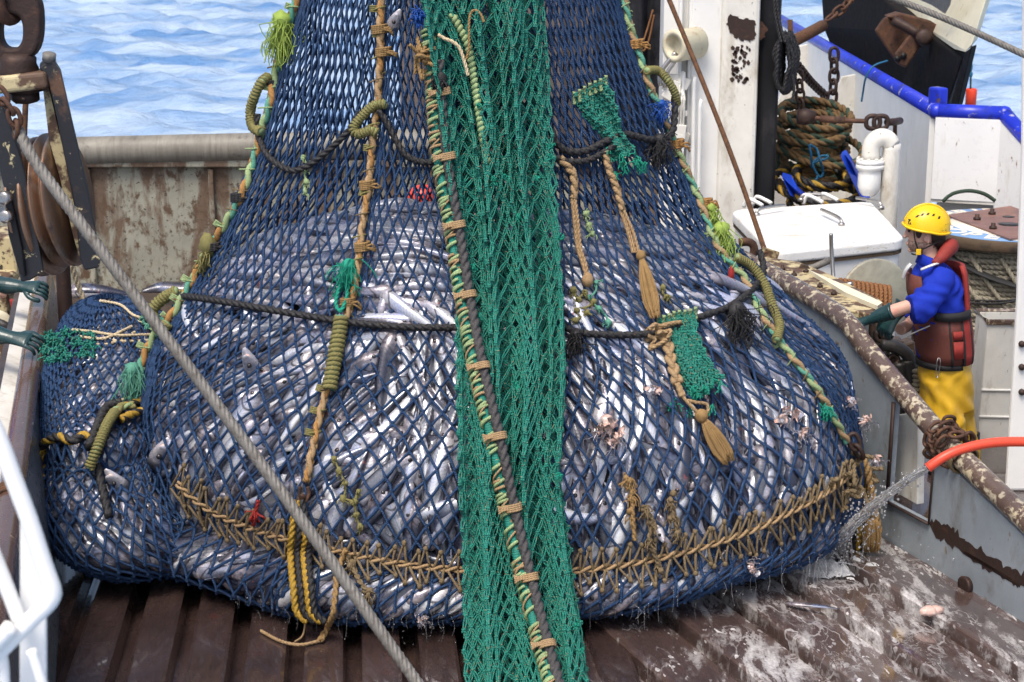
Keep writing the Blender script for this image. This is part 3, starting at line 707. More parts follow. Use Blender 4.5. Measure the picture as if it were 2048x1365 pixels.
SIDER = [rg(612, 205, 228, 11.35, .08), rg(625, 165, 285, 11.3, .25), rg(660, 128, 335, 11.15, .42), rg(710, 106, 345, 10.95, .55), rg(770, 93, 352, 10.75, .63), rg(830, 88, 356, 10.55, .70),
         rg(880, 90, 350, 10.45, .60), rg(930, 86, 360, 10.35, .70), rg(985, 92, 385, 10.2, .74), rg(1030, 112, 410, 10.12, .70), rg(1062, 150, 430, 10.1, .60), rg(1082, 190, 430, 10.1, .48), rg(1086, 260, 380, 10.1, .2)]
SIDE = Surf(SIDER, 144, 90, bulge=lambda G: snoise(G, 4, 11) * .03 + snoise(G, 9, 12) * .014).bvh()
# ---------------------------------------------------------------- knotless diamond netting
def netting(mb, S, cols, rows, r, seed, v0=0., v1=1., jit=.16, pulls=()):
    rs = np.random.RandomState(seed)
    J = 2 * rows
    jj, ii = np.mgrid[0:J + 1, 0:cols]
    u = (ii + .5 * (jj % 2)) / cols; v = v0 + (v1 - v0) * jj / J
    P0 = S.ev(u, v)
    du = snoise(P0, 2.5, seed + 1) * 1.25 / cols + snoise(P0, 9, seed + 2) * .15 / cols; dv = snoise(P0, 2.2, seed + 3) * .5 / rows + snoise(P0, 8, seed + 4) * .05 / rows
    for k_, w_, vs_, us_ in pulls:                 # meshes bunch up along the laced-in ropes
        d_ = u - np.interp(v, vs_, us_); du = du - d_ * k_ * np.exp(-(d_ / w_) ** 2)
    P = S.ev(u + du + rs.randn(*u.shape) * jit * .3 / cols, v + dv * np.clip(np.minimum(v - v0, v1 - v) * 20, 0, 1) + rs.randn(*u.shape) * jit * .12 / rows, .012 + snoise(P0, 6, seed + 5) * .004)
    A = []; B = []
    for j in range(J):
        a = P[j]
        if j % 2 == 0: b1, b2 = P[j + 1], np.roll(P[j + 1], 1, 0)
        else: b1, b2 = P[j + 1], np.roll(P[j + 1], -1, 0)
        A += [a, a]; B += [b1, b2]
    A = np.concatenate(A); B = np.concatenate(B); zz = (A[:, 2] + B[:, 2]) / 2
    rr = r * np.clip(1.04 - .10 * zz, .54, 1) * (1 + .10 * rs.randn(len(A)))
    keep = np.linalg.norm(A - B, axis=1) > .004
    # sagging middles: two pieces per bar
    A, B, rr = A[keep], B[keep], rr[keep]
    m = (A + B) / 2 + rs.randn(len(A), 3) * .003
    segs(mb, A, m, rr, 5); segs(mb, m, B, rr, 5)
    # crossings
    Q = P.reshape(-1, 3)
    d = np.array([0, 0, 1.])
    segs(mb, Q - d * r * 1.7, Q + d * r * 1.7, r * np.clip(1.3 - .12 * Q[:, 2], .9, 1.3), 6)
    return mb
def pull(pts, k=.62, w=.030):
    q = sorted((BAG.uv(x, y)[::-1] for x, y in pts)); return (k, w, [a for a, b in q], [b for a, b in q])
PULLS = [pull([(602, 20), (560, 160), (532, 270), (492, 395), (430, 498), (380, 590), (322, 680), (306, 760)]), pull([(764, 10), (760, 170), (744, 330), (730, 440), (716, 555), (692, 650), (668, 750), (640, 850), (618, 965)], .55, .022), pull([(1240, 10), (1278, 140), (1316, 230), (1362, 340), (1400, 430), (1452, 530), (1505, 610), (1555, 690), (1625, 780), (1684, 885)])]
NET = thing('fishing_net', (BAG.G[-1, 0, 0], 10.5, 0), 'huge bulging blue diamond-mesh net bag full of silver fish, hanging from above over the deck', 'fishing net')
netting(MB(), BAG, 128, 38, .0086, 21, 0, .985, .16, PULLS).build('netting', M['net_blue'], NET)
NET2 = thing('fishing_net', (SIDE.G[-1, 0, 0], 10.1, 0), 'smaller slumped blue net bag lying against the smooth grey wall at left', 'fishing net')
netting(MB(), SIDE, 48, 18, .0088, 41, .02, .985, .3).build('netting', M['net_blue'], NET2)
# ---------------------------------------------------------------- fish
def fish_body(mb, S, u, v, ang, L, Hh, fid, inset, curve=0., roll=0., wfac=1., nring=15, ns=10):
    """one long silver fish lying along the bag surface; nose at t=0"""
    e = 1e-3
    pu = np.linalg.norm(S.ev(u + e, v) - S.ev(u - e, v)) / (2 * e) + 1e-6; pv = np.linalg.norm(S.ev(u, v + e) - S.ev(u, v - e)) / (2 * e) + 1e-6
    t = np.linspace(-.5, .5, nring); a = ang + curve * t
    ds = L / (nring - 1); uu = np.cumsum(np.cos(a)) * ds; vv = np.cumsum(np.sin(a)) * ds; uu -= uu.mean(); vv -= vv.mean()
    U = u + uu / max(pu, .6); Vv = np.clip(v + vv / max(pv, .6), .01, .985)
    q = np.linspace(0, 1, nring)
    P = S.ev(U, Vv, -inset); O = S.ev(U, Vv, -inset + .05); Nn = O - P; Nn /= np.linalg.norm(Nn, axis=1)[:, None]
    T = np.gradient(P, axis=0); T /= np.linalg.norm(T, axis=1)[:, None] + 1e-9
    Bn = np.cross(T, Nn); Bn /= np.linalg.norm(Bn, axis=1)[:, None] + 1e-9; Nn = np.cross(Bn, T)
    h = np.interp(q, [0, .02, .06, .13, .22, .4, .6, .8, .93, 1], [.12, .34, .62, .90, 1.0, .95, .76, .46, .22, .07]) * Hh * .5
    w = np.interp(q, [0, .02, .06, .13, .25, .45, .7, .9, 1], [.10, .26, .42, .52, .50, .45, .30, .12, .03]) * Hh * .70 * wfac
    ph = np.arange(ns) * 2 * math.pi / ns
    cx = np.cos(ph); sx = np.sin(ph) * (1 + .0 * ph)
    cr, sr = math.cos(roll), math.sin(roll)
    X = w[:, None] * cx; Yy = h[:, None] * np.sign(sx) * np.abs(sx) ** 1.15
    Xr = X * cr - Yy * sr; Yr = X * sr + Yy * cr
    Vt = P[:, None] + Nn[:, None] * Xr[..., None] + Bn[:, None] * Yr[..., None]
    f = []; uv = []
    for i in range(nring - 1):
        for k in range(ns):
            k2 = (k + 1) % ns; f.append((i * ns + k, i * ns + k2, (i + 1) * ns + k2, (i + 1) * ns + k))
            s1, s2 = sx[k] * .5 + .5, sx[k2] * .5 + .5
            uv.append([(fid * 2 + q[i] * L, s1), (fid * 2 + q[i] * L, s2), (fid * 2 + q[i + 1] * L, s2), (fid * 2 + q[i + 1] * L, s1)])
    f.append(tuple(range(ns))[::-1]); uv.append([(fid * 2., .5)] * ns)
    f.append(tuple((nring - 1) * ns + k for k in range(ns))); uv.append([(fid * 2 + L, .5)] * ns)
    n0 = nring * ns
    # long low fin along the back, small pectoral fin
    fv = []; k0 = 4
    for i in range(k0, nring):
        b = P[i] + Nn[i] * (-h[i] * .9 * sr) + Bn[i] * (h[i] * .9 * cr); tp = b + (-Nn[i] * sr + Bn[i] * cr) * Hh * .10 * (1.2 - q[i]); fv += [b, tp]
    ff = [(n0 + 2 * i, n0 + 2 * i + 1, n0 + 2 * i + 3, n0 + 2 * i + 2) for i in range(nring - k0 - 1)]
    mb.add(np.concatenate([Vt.reshape(-1, 3), np.array(fv)]), f + ff, uv + [[(fid * 2 + .5, .95)] * 4] * len(ff))
    # eye position on the outward flank
    i = 1; tq = .55
    e_c = P[1] * (1 - tq) + P[2] * tq; hh = h[1] * .45 + h[2] * .55; ww = w[1] * .45 + w[2] * .55
    X, Yy = ww * .80, hh * .30
    return e_c + Nn[1] * (X * cr - Yy * sr) + Bn[1] * (X * sr + Yy * cr), P[len(P) // 2], Nn[1] * cr + Bn[1] * sr
# heap of fish inside the big bag
HEAP = Surf([rg(418, 800, 1080, 10.62, .06), rg(424, 700, 1200, 10.6, .30), rg(440, 610, 1290, 10.6, .48), rg(475, 520, 1400, 10.6, .66), rg(530, 432, 1490, 10.6, .82)] + MAINR[9:], bulge=lambda G: main_bulge(G) + snoise(G, 5, 71) * .03 * np.clip((G[..., 2] - 1.2) / .4, 0, 1))
rs = np.random.RandomState(5)
def proj(p):
    x, y, z = p[0], p[1], p[2] - CAMZ
    dep = y * CP - z * SP; return CX + FPX * x / dep, CY - FPX * (y * SP + z * CP) / dep
def flow(p):
    """direction in which the fish lie at a point of the heap (0 = round the bag, pi/2 = down it)"""
    x, y = proj(p)
    if y < 660: a = R(3) + (x - 950) / 700 * .18
    elif y < 760: a = R(-38) if x < 800 else R(70)
    elif x < 640: a = R(-42)
    elif x < 760: a = R(-66)
    elif x < 1180: a = R(82)
    else: a = R(99)
    return a
cand = []
for k in range(9000):
    u = .5 + (rs.rand() - .5) * .80; v = .015 + .965 * rs.rand() ** .95
    cand.append((u, v))
# even spread: drop candidates that sit on another
keep = []
PP = HEAP.ev(np.array([c[0] for c in cand]), np.array([c[1] for c in cand]))
for k, p in enumerate(PP):
    if not keep or ((PP[keep] - p) ** 2).sum(1).min() > .058 ** 2: keep.append(k)
FISH = []
for n, k in enumerate(keep):
    u, v = cand[k]; p = PP[k]; a = flow(p) + rs.randn() * .30 + snoise(p[None], 1.6, 61)[0] * .28
    if rs.rand() < .2: a += rs.randn() * .8
    if rs.rand() < .5: a += math.pi
    up = p[2] > 1.35
    L = rs.uniform(.46, .80); H = rs.uniform(.085, .138) * (.85 if up else 1)
    FISH.append(dict(S=HEAP, u=u, v=v, ang=a, L=L, Hh=H, inset=rs.uniform(.034, .10), curve=rs.randn() * .55, roll=(rs.randn() * .65 + (.75 if up else -.30)), wfac=rs.uniform(.9, 1.2), p=p))
SK = []
for n in range(1500):
    u = .5 + (rs.rand() - .5) * .86; v = .03 + .93 * rs.rand(); p = SIDE.ev(u, v)
    if SK and ((np.array(SK) - p) ** 2).sum(1).min() < .056 ** 2: continue
    SK.append(p); x, y = proj(p); a = R(-35 if y < 850 else 62 if x < 230 else 75) + rs.randn() * .35 + (math.pi if rs.rand() < .5 else 0)
    FISH.append(dict(S=SIDE, u=u, v=v, ang=a, L=rs.uniform(.5, .75), Hh=rs.uniform(.09, .13), inset=rs.uniform(.045, .09), curve=rs.randn() * .5, roll=rs.randn() * .5 - .3, wfac=rs.uniform(.9, 1.2), p=p))
def showing(f):
    """how large a fish shows in the picture: hidden by the green net, turned away or far ones score low"""
    x, y = proj(f['p']); S = f['S']; d = np.linalg.norm(f['p'] - V3(CAM))
    nrm = S.ev(np.array([f['u']]), np.array([f['v']]), .05)[0] - S.ev(np.array([f['u']]), np.array([f['v']]))[0]
    fac = -nrm.dot((f['p'] - V3(CAM)) / d) / .05
    if fac < .08 or not (0 < x < 2048) or y > 1365: return 0
    if 925 < x < 1125: fac *= .05
    if S is SIDE and x > 330: fac *= .1
    if S is HEAP and x < 420 and y > 960: fac *= .8
    return fac * f['L'] * f['Hh'] / d ** 2 * (1.25 - f['inset'] * 5)
FISH.sort(key=showing, reverse=True)
ZL = {0: ('dark-backed fish lying sideways inside the big blue net, above its lower black rope', 'fish heaped above the lower black rope'),
      1: ('silver fish inside the big blue net, between lower black rope and tan seam', 'fish packed in the belly of the big net'),
      2: ('silver fish pressed into the bottom of the big blue net, below its tan seam', 'fish in the bottom roll of the big net'),
      3: ('silver fish inside the smaller slumped blue net against the left grey wall', 'fish in the small net at left')}
rest = MB()
for n, f in enumerate(FISH):
    ind = n < 296
    mb = MB() if ind else rest; n_before = len(rest.mi)
    eye, mid, nn = fish_body(mb, f['S'], f['u'], f['v'], f['ang'], f['L'], f['Hh'], n % 400, f['inset'], f['curve'], f['roll'], f['wfac'])
    x, y = proj(f['p'])
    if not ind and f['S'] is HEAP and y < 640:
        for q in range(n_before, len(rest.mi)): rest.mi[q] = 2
    if ind:
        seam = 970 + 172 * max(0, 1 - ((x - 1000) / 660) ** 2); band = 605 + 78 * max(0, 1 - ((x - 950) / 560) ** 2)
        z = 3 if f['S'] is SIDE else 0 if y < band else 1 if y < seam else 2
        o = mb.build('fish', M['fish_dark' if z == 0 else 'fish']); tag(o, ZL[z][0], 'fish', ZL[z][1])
        if f['inset'] < .10:
            e = MB(); Mx = Vector(nn).to_track_quat('Z', 'Y').to_matrix().to_4x4()
            ball(e, eye, (.015, .015, .008), 10, 6, M=Mx); e.build('eye', M['eye_dark'], o)
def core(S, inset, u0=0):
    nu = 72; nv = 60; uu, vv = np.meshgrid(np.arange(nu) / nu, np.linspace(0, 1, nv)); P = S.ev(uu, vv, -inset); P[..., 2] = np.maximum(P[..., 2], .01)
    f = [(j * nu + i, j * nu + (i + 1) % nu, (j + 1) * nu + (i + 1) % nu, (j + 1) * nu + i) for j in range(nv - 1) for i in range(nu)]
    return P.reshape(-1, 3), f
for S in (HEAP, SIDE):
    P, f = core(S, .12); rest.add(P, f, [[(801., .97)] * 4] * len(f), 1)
tag(rest.build('packed_fish', [M['fish'], M['core'], M['fish_dark']]), 'rest of the catch: silver fish wedged behind the outer layer in both blue nets', 'fish', None, 'stuff')
# ================================================================ GREEN NET CURTAIN hanging down the front
gl = np.array([(-120, 828, 10.08), (0, 842, 10.05), (60, 852, 10.0), (180, 872, 9.95), (300, 888, 9.85), (450, 902, 9.70), (600, 912, 9.50), (750, 918, 9.20), (900, 922, 8.96), (1050, 928, 8.82), (1200, 932, 8.60), (1290, 932, 8.40), (1380, 934, 8.18), (1450, 938, 7.92), (1560, 940, 7.5)])
gr = np.array([(-120, 1072), (0, 1080), (120, 1090), (240, 1098), (360, 1108), (480, 1120), (600, 1130), (750, 1135), (880, 1128), (950, 1122), (1080, 1135), (1200, 1150), (1290, 1165), (1380, 1176), (1450, 1188), (1560, 1200)])
PYS = np.linspace(-120, 1560, 400)
_L = np.array([V3(at(np.interp(p, gl[:, 0], gl[:, 1]), p, np.interp(p, gl[:, 0], gl[:, 2]))) for p in PYS])
_R = np.array([V3(at(np.interp(p, gr[:, 0], gr[:, 1]), p, np.interp(p, gl[:, 0], gl[:, 2]))) for p in PYS])
_len = np.concatenate([[0], np.cumsum(np.linalg.norm(np.diff((_L + _R) / 2, axis=0), axis=1))]); GL = _len[-1]
def green(sv, tv, off=0., ph=0.):
    """point of the folded sheet: s across, t = length down"""
    sv = np.asarray(sv, float); tv = np.asarray(tv, float)
    L = np.stack([np.interp(tv, _len, _L[:, i]) for i in range(3)], -1); Rr = np.stack([np.interp(tv, _len, _R[:, i]) for i in range(3)], -1)
    amp = np.clip(1.25 - tv / GL * .6, .5, 1.2)
    k = 2 * math.pi
    w = sv + amp * (.040 * np.sin(k * (3.2 * sv + .16 * tv + ph)) + .030 * np.sin(k * (5.3 * sv - .22 * tv + 2 * ph)))
    w = np.clip(w, -.02, 1.02)
    P = L + (Rr - L) * w[..., None]
    d = amp * (.066 * np.sin(k * (3.2 * sv + .16 * tv + ph) + 1.2) + .032 * np.sin(k * (5.3 * sv - .22 * tv + 2 * ph) + .6)) + .05 * (2 * sv - 1) ** 2
    P[..., 1] += d + off; P[..., 2] = np.maximum(P[..., 2], .015 + .02 * np.abs(np.sin(9 * sv)))
    return P
GRN = thing('fishing_net', green(np.array([.5]), np.array([GL * .8]))[0], 'folded green net hanging as a curtain over the front of the big blue net', 'fishing net')
def green_sheet(mb, cols, rows, off, ph, seed, s0=0., s1=1., r=.0052, t0=0, t1=GL, fn=None):
    rs = np.random.RandomState(seed); J = 2 * rows
    jj, ii = np.mgrid[0:J + 1, 0:cols]
    s_ = s0 + (s1 - s0) * (ii + .5 * (jj % 2)) / (cols - .5); t_ = t0 + (t1 - t0) * jj / J
    s_ = s_ + rs.randn(*s_.shape) * .004; t_ = t_ + rs.randn(*s_.shape) * .006
    P = (fn or (lambda a, b: green(a, b, off, ph)))(s_, t_)
    A = []; B = []
    for j in range(J):
        a = P[j]; b = P[j + 1]; A.append(a); B.append(b)
        if j % 2 == 0: A.append(a[1:]); B.append(b[:-1])
        else: A.append(a[:-1]); B.append(b[1:])
    A = np.concatenate(A); B = np.concatenate(B)
    side = np.cross(B - A, np.array([0, 1., .2])); side /= np.linalg.norm(side, axis=1)[:, None] + 1e-9; bow = side * r * 1.15
    for sg in (-1, 1):
        m = (A + B) / 2 + bow * sg * 1.25 + rs.randn(len(A), 3) * .002
        segs(mb, A + bow * sg * .6, m, r, 5); segs(mb, m, B + bow * sg * .6, r, 5)
    Q = P.reshape(-1, 3)
    X = np.array([1., 0, 0]); Z = np.array([0, .15, 1.])
    n = len(Q); a = rs.uniform(-.4, .4, n)[:, None]
    d = X * np.cos(a) + Z * np.sin(a)
    for dz in (-.8, .7): segs(mb, Q - d * r * 2.1 + Z * r * dz * 1.6 - np.array([0, r * .9, 0]), Q + d * r * 2.1 + Z * r * dz * 1.6 - np.array([0, r * .9, 0]), r * 1.35, 6)
    segs(mb, Q - Z * r * 1.6 - np.array([0, r * 1.5, 0]), Q + Z * r * 1.5 - np.array([0, r * 1.5, 0]), r * 1.1, 5)
    return P
mb = MB(); green_sheet(mb, 17, 38, 0, 0, 1, r=.0047); green_sheet(mb, 16, 37, .09, .31, 2, .01, .99, r=.0047); green_sheet(mb, 15, 36, .18, .62, 3, .02, .98, r=.0047)
green_sheet(mb, 6, 37, -.07, .2, 4, .015, .27, r=.0047)
mb.build('netting', M['net_green'], GRN)
def tuft(mb, c, r, n, d=(0, -.3, -1), spread=.6, thick=.0022, rs=np.random.RandomState(9), mi=0):
    """frayed end: many thin fibres"""
    d = Vector(d).normalized()
    for i in range(n):
        q = (d + Vector(rs.randn(3)) * spread).normalized() * r * rs.uniform(.5, 1.1); s_ = Vector(rs.randn(3)) * r * .12
        p0 = Vector(c) + s_; p2 = p0 + q; p1 = (p0 + p2) / 2 + Vector(rs.randn(3)) * r * .15
        p3 = p2 + Vector((0, 0, -r * .2)) + Vector(rs.randn(3)) * r * .08
        tube(mb, smooth_path([p0, p1, p2, p3], r * .22), thick, 4, cap=False, mi=mi)
    return mb
# pale green lashed edge beside the grey rope
gp = [(872, 60), (878, 120), (882, 180), (893, 313), (917, 450), (939, 590), (966, 733), (999, 873), (1029, 1015), (1062, 1155), (1097, 1290), (1118, 1365), (1136, 1440)]
def gpt(px, py, off): return at(px, py, np.interp(py, gl[:, 0], gl[:, 2]) + off)
edge = [gpt(x - 17, y, -.055) for x, y in gp]
mb = MB(); tube(mb, smooth_path(edge, .03), .026, 8, mi=0)
P = smooth_path(edge, .0065); T, N, B = frames(P); L = np.arange(len(P)) * .0065
a = L / .085 * 6.283 + np.sin(L * 5) * .8; tube(mb, P + N * (np.cos(a) * .034)[:, None] + B * (np.sin(a) * .034)[:, None], .010, 6, mi=1)
a = L / .17 * 6.283 + 2; tube(mb, P + N * (np.cos(a) * .036)[:, None] + B * (np.sin(a) * .036)[:, None], .006, 5, mi=2)
rr_ = np.random.RandomState(2)
for i in range(6, len(P) - 6, 11):
    if rr_.rand() < .75: tube(mb, np.array([P[i] + N[i] * math.cos(q) * .036 + B[i] * math.sin(q) * .036 + T[i] * .006 * q for q in np.linspace(0, 9, 26)]), .0085, 5, mi=rr_.choice([1, 1, 2]))
mb.build('lashed_edge', [M['net_green'], M['pale_green'], M['tan']], GRN)
mb = MB(); edge2 = [gpt(x, y, -.03) for x, y in [(905, 30), (935, 90), (948, 160), (960, 240), (975, 330)]]
whip(mb, edge2, .012, .03, 0, 1); mb.build('lashed_edge', [M['pale_green'], M['net_green']], GRN)
rr = np.random.RandomState(8)
for k in range(16):
    mb = MB()
    y = rr.uniform(20, 1300); x = np.interp(y, gr[:, 0], gr[:, 1]) if rr.rand() < .4 else rr.uniform(930, 1090); tuft(mb, gpt(x, y, -.05), .035, 10, (rr.randn(), -1, rr.randn()), .5, .003, rr); mb.build('loose_end', M['green_bright'], GRN)
# thick grey rope down the curtain with its tan ties
g = thing('rope', gpt(1062, 1155, -.09), 'thick dark grey twisted rope tied diagonally down the green net with tan ties', 'rope')
gpath = [gpt(x, y, -.085) for x, y in gp[1:]]
mb = MB(); rope(mb, gpath, .029, 3, .17, amp=.45); mb.build('strands', M['grey_rope'], g)
for x, y in [(887, 183), (897, 313), (917, 450), (939, 590), (966, 733), (999, 873), (1029, 1015), (1062, 1155), (1097, 1290)]:
    mb = MB(); c = gpt(x, y, -.085); d = (gpt(x + 8, y + 40, -.085) - gpt(x - 8, y - 40, -.085)).normalized()
    u = d.cross(Vector((0, 1, 0))).normalized(); w = d.cross(u)
    for k in range(4):
        H = [c + d * ((k - 1.5) * .010 + .006 * math.sin(a)) + u * (math.cos(a) * .035 - (.012 if math.cos(a) < 0 else 0)) + w * math.sin(a) * .034 for a in np.linspace(0, 6.3, 22)]
        tube(mb, H, .0068, 6)
    s_ = -1 if u.x > 0 else 1
    for k in range(4):
        H = [c + u * s_ * x_ + d * ((k - 1.5) * .009 * f_) + w * (-.030 if w.y > 0 else .030) for x_, f_ in ((.02, .9), (.045, .5), (.07, .8), (.085, 1.5))]
        tube(mb, smooth_path(H, .012), .006, 5)
    mb.build('tie', M['tan'], g)
mb = MB(); rr = np.random.RandomState(3); tuft(mb, gpt(878, 165, -.1), .06, 26, (0, -.6, -.5), .8, .005, rr); ball(mb, gpt(878, 160, -.09), (.045, .035, .05), 12, 8, .08)
tag(mb.build('knot', M['black_rope']), 'frayed black knot at the upper end of the thick grey rope', 'knot')
# cords on the top of the curtain
mb = MB(); rope(mb, [gpt(x, y, -.10) for x, y in [(876, 70), (890, 78), (905, 84), (918, 95), (926, 115), (932, 135), (936, 152)]], .011, 3); tag(mb.build('cord', M['cream_cord']), 'short loose cream cord curling down the top of the green net', 'cord')
mb = MB(); rope(mb, [gpt(x, y, -.09) for x, y in [(968, 45), (962, 30), (952, 21), (942, 26), (938, 48), (938, 95), (932, 120)]], .008, 3); tag(mb.build('cord', M['ochre']), 'thin ochre cord looped over the top of the green net', 'cord')
mb = MB(); rr = np.random.RandomState(31)
for k in range(9):
    c = gpt(852 + rr.randn() * 8, 95 + k * 5, -.09); rope(mb, [c + Vector(rr.randn(3)) * .03 for _ in range(4)], .011, 3)
tag(mb.build('knot', M['ochre']), 'ochre cord knotted to the upper left edge of the green net', 'knot')
mb = MB(); tuft(mb, gpt(838, 30, -.08), .06, 60, (0, -1, -.3), .8, .004, rr); tag(mb.build('tuft', M['blue_cord']), 'bright blue tuft of cord at the top left of the green net', 'tuft')
# ================================================================ ROPES LACED DOWN THE BLUE NET
def bp(pts, off=.035): return [BAG.on(x, y, off) for x, y in pts]
def lace(name, pts, r, mats, cols, loops=True, seed=0, off=.03):
    """old plaited rope lashed down a net seam; the lashing stitches lie beside it"""
    mb = MB(); braid(mb, bp(pts, off), r, cols, per=r * 9); rr = np.random.RandomState(seed)
    P = smooth_path(bp(pts, off), .02)
    for k in range(0, len(P) - 8, 6):             # stitches over rope and net edge
        c = P[k]; d = P[min(k + 4, len(P) - 1)] - c; d /= np.linalg.norm(d) + 1e-9; s_ = np.cross(d, [0, -1, 0]); s_ /= np.linalg.norm(s_) + 1e-9
        w = r * rr.uniform(1.3, 2.0); fr = np.array([0, -r * .9, 0])
        tube(mb, smooth_path([c - s_ * r * .9, c - s_ * r * .4 + fr, c + s_ * r * .5 + fr + d * .01, c + s_ * w + d * .03 + fr * .3], .012), .005, 5, mi=rr.choice([3, 3, 4]))
        if rr.rand() < .4: 
            for q in range(4): tube(mb, smooth_path([c + s_ * r * .3 + d * q * .010 + fr * .6, c + s_ * w * 1.1 + d * q * .010 + fr * .4], .02), .0052, 5, mi=3)
    for k in range(18):                            # stray fibres
        c = P[rr.randint(len(P))]; tuft(mb, c, .035, 3, rr.randn(3), .5, .002, rr, mi=3)
    return mb.build(name, mats, NET)
MIX = [M['orange_rope'], M['pale_green'], M['sea_green'], M['pale_green'], M['tan_dirty']]
MIX2 = [M['tan'], M['orange_rope'], M['sea_green'], M['olive'], M['tan_dirty']]
lace('seam_rope', [(608, -30), (594, 30), (572, 90), (560, 160), (548, 215), (532, 270), (518, 320), (492, 395), (455, 460), (430, 498), (405, 545), (380, 590), (350, 640), (322, 672), (296, 720), (288, 755)], .034, MIX, (0, 1, 2), seed=1)
lace('seam_rope', [(768, -30), (764, 40), (764, 110), (760, 170), (758, 215), (750, 270), (744, 330), (738, 390), (730, 440), (722, 500), (716, 555), (706, 610), (692, 650), (680, 700), (668, 750), (652, 800), (640, 850), (628, 910), (618, 965)], .030, MIX2, (0, 0, 1), seed=2)
lace('seam_rope', [(1236, -30), (1246, 40), (1262, 90), (1278, 140), (1296, 190), (1316, 230), (1340, 290), (1362, 340), (1384, 390), (1400, 430), (1424, 490), (1452, 530), (1480, 560), (1505, 610), (1530, 655), (1555, 690), (1590, 735), (1625, 780), (1655, 830), (1684, 885)], .030, [M['tan'], M['pale_green'], M['sea_green'], M['pale_green'], M['tan_dirty']], (0, 1, 2), seed=3)
def bands(pts, r, mat, mi2=None, seed=0, w=.05):
    rr = np.random.RandomState(seed)
    for x, y in pts:
        c = BAG.on(x, y, .035); mb = MB()
        for k in range(5):
            a0 = rr.rand() * .5; H = [c + Vector((math.cos(a) * r * 1.15, math.sin(a) * r * 1.0, (k - 2) * .010 + .006 * math.cos(a + a0))) for a in np.linspace(0, 6.3, 16)]
            tube(mb, H, .0075, 5)
        for k in range(3): tube(mb, smooth_path([c + Vector((r * .6, -r, 0)), c + Vector((r * 1.6, -r * 1.1, rr.randn() * .01)), c + Vector((r * 2.2, -r * .7, -.03 + rr.randn() * .015))], .015), .006, 5)
        mb.build('seam_tie', mat, NET)
bands([(762, 60), (770, 105), (738, 372), (728, 495), (700, 608)], .036, M['ochre'], seed=4)
bands([(1262, 92), (1342, 292), (1400, 412)], .036, M['orange_rope'], seed=5)
bands([(556, 172), (489, 398), (438, 497)], .042, M['black_rope'], seed=6)
# served eyes (rope loops wound with olive cord) that carry the black ropes
def eye(name, pts, r, mat, core, label, off=.05):
    mb = MB(); whip(mb, bp(pts, off), r, r * .62, 0, 1); o = mb.build(name, [mat, core]); tag(o, label, 'rope loop'); return o
eye('rope_loop', [(556, 160), (540, 168), (524, 195), (516, 228), (522, 258), (540, 268)], .030, M['olive'], M['pale_green'], 'olive served rope loop at the upper left edge of the big blue net', .06)
eye('rope_loop', [(776, 210), (755, 212), (733, 232), (715, 255), (722, 270), (748, 262), (760, 268)], .028, M['olive'], M['pale_green'], 'olive served rope loop on the upper middle seam of the blue net', .06)
eye('rope_loop', [(1276, 148), (1300, 150), (1322, 168), (1338, 195), (1340, 216)], .025, M['olive'], M['pale_green'], 'slim olive served rope loop at the upper right edge of the blue net', .06)
eye('rope_loop', [(372, 592), (348, 602), (322, 622), (318, 642), (338, 668), (352, 655)], .036, M['olive'], M['pale_green'], 'fat olive served rope loop where the lower black rope starts at left', .06)
eye('rope_loop', [(690, 640), (684, 680), (676, 725), (664, 785)], .044, M['olive'], M['sea_green'], 'long olive served sleeve on the middle seam under the lower black rope', .055)
eye('rope_loop', [(1458, 525), (1490, 545), (1515, 580), (1530, 620), (1545, 660), (1540, 690)], .028, M['olive'], M['pale_green'], 'long olive served rope loop on the lower right seam of the blue net', .06)
# black ropes slung round the bag
def brope(pts, r, label, off=.05, mat='black_rope', taut=None):
    mb = MB(); rope(mb, bp(pts, off), r, 3, r * 6.5); return tag(mb.build('rope', M[mat]), label, 'rope')
brope([(530, 232), (534, 275), (552, 318), (590, 344), (620, 338), (655, 312), (700, 268), (728, 228), (757, 216)], .020, 'black rope sagging between the two upper left rope loops', .055)
brope([(762, 222), (778, 246), (795, 280), (815, 312), (845, 326), (875, 326), (895, 322)], .020, 'black rope sagging from the middle loop to the green net', .055)
brope([(372, 598), (440, 605), (540, 622), (640, 640), (720, 652), (820, 660), (930, 661)], .022, 'long black rope slung across the left half of the big blue net', .045)
brope([(1120, 655), (1150, 670), (1210, 676), (1280, 676), (1340, 664), (1400, 640), (1450, 622), (1495, 588), (1516, 552), (1514, 512)], .022, 'long black rope slung across the right half of the big blue net', .045)
brope([(1098, 262), (1110, 290), (1135, 306), (1170, 303), (1205, 285), (1240, 272), (1290, 284), (1325, 276), (1335, 240), (1337, 200)], .023, 'black rope hanging from the upper right loop to the green net', .055)
brope([(1108, 315), (1120, 325), (1165, 325), (1205, 305), (1222, 292)], .020, 'short doubled black rope under the green net scrap, beside the curtain', .06)
def btuft(px, py, size, n, label, mat='black_rope', d=(0, -.3, -1), spread=.45, name='tuft', off=.06, th=.003):
    rr = np.random.RandomState(int(px)); mb = MB(); c = BAG.on(px, py, off); ball(mb, c, size * .28, 10, 7, .12); tuft(mb, c, size, n, d, spread, th, rr)
    return tag(mb.build(name, M[mat]), label, 'tuft')
btuft(1305, 285, .13, 90, 'frayed black rope tuft hanging from the upper right black rope')
btuft(1462, 632, .20, 120, 'large frayed black rope tuft near the right end of the lower black rope')
btuft(1150, 678, .12, 70, 'frayed black tuft on the lower black rope beside the green curtain')
btuft(585, 48, .20, 130, 'frayed lime green rope end at the top left edge of the blue net', 'lime', (-.15, -.2, -1), .25, off=.07)
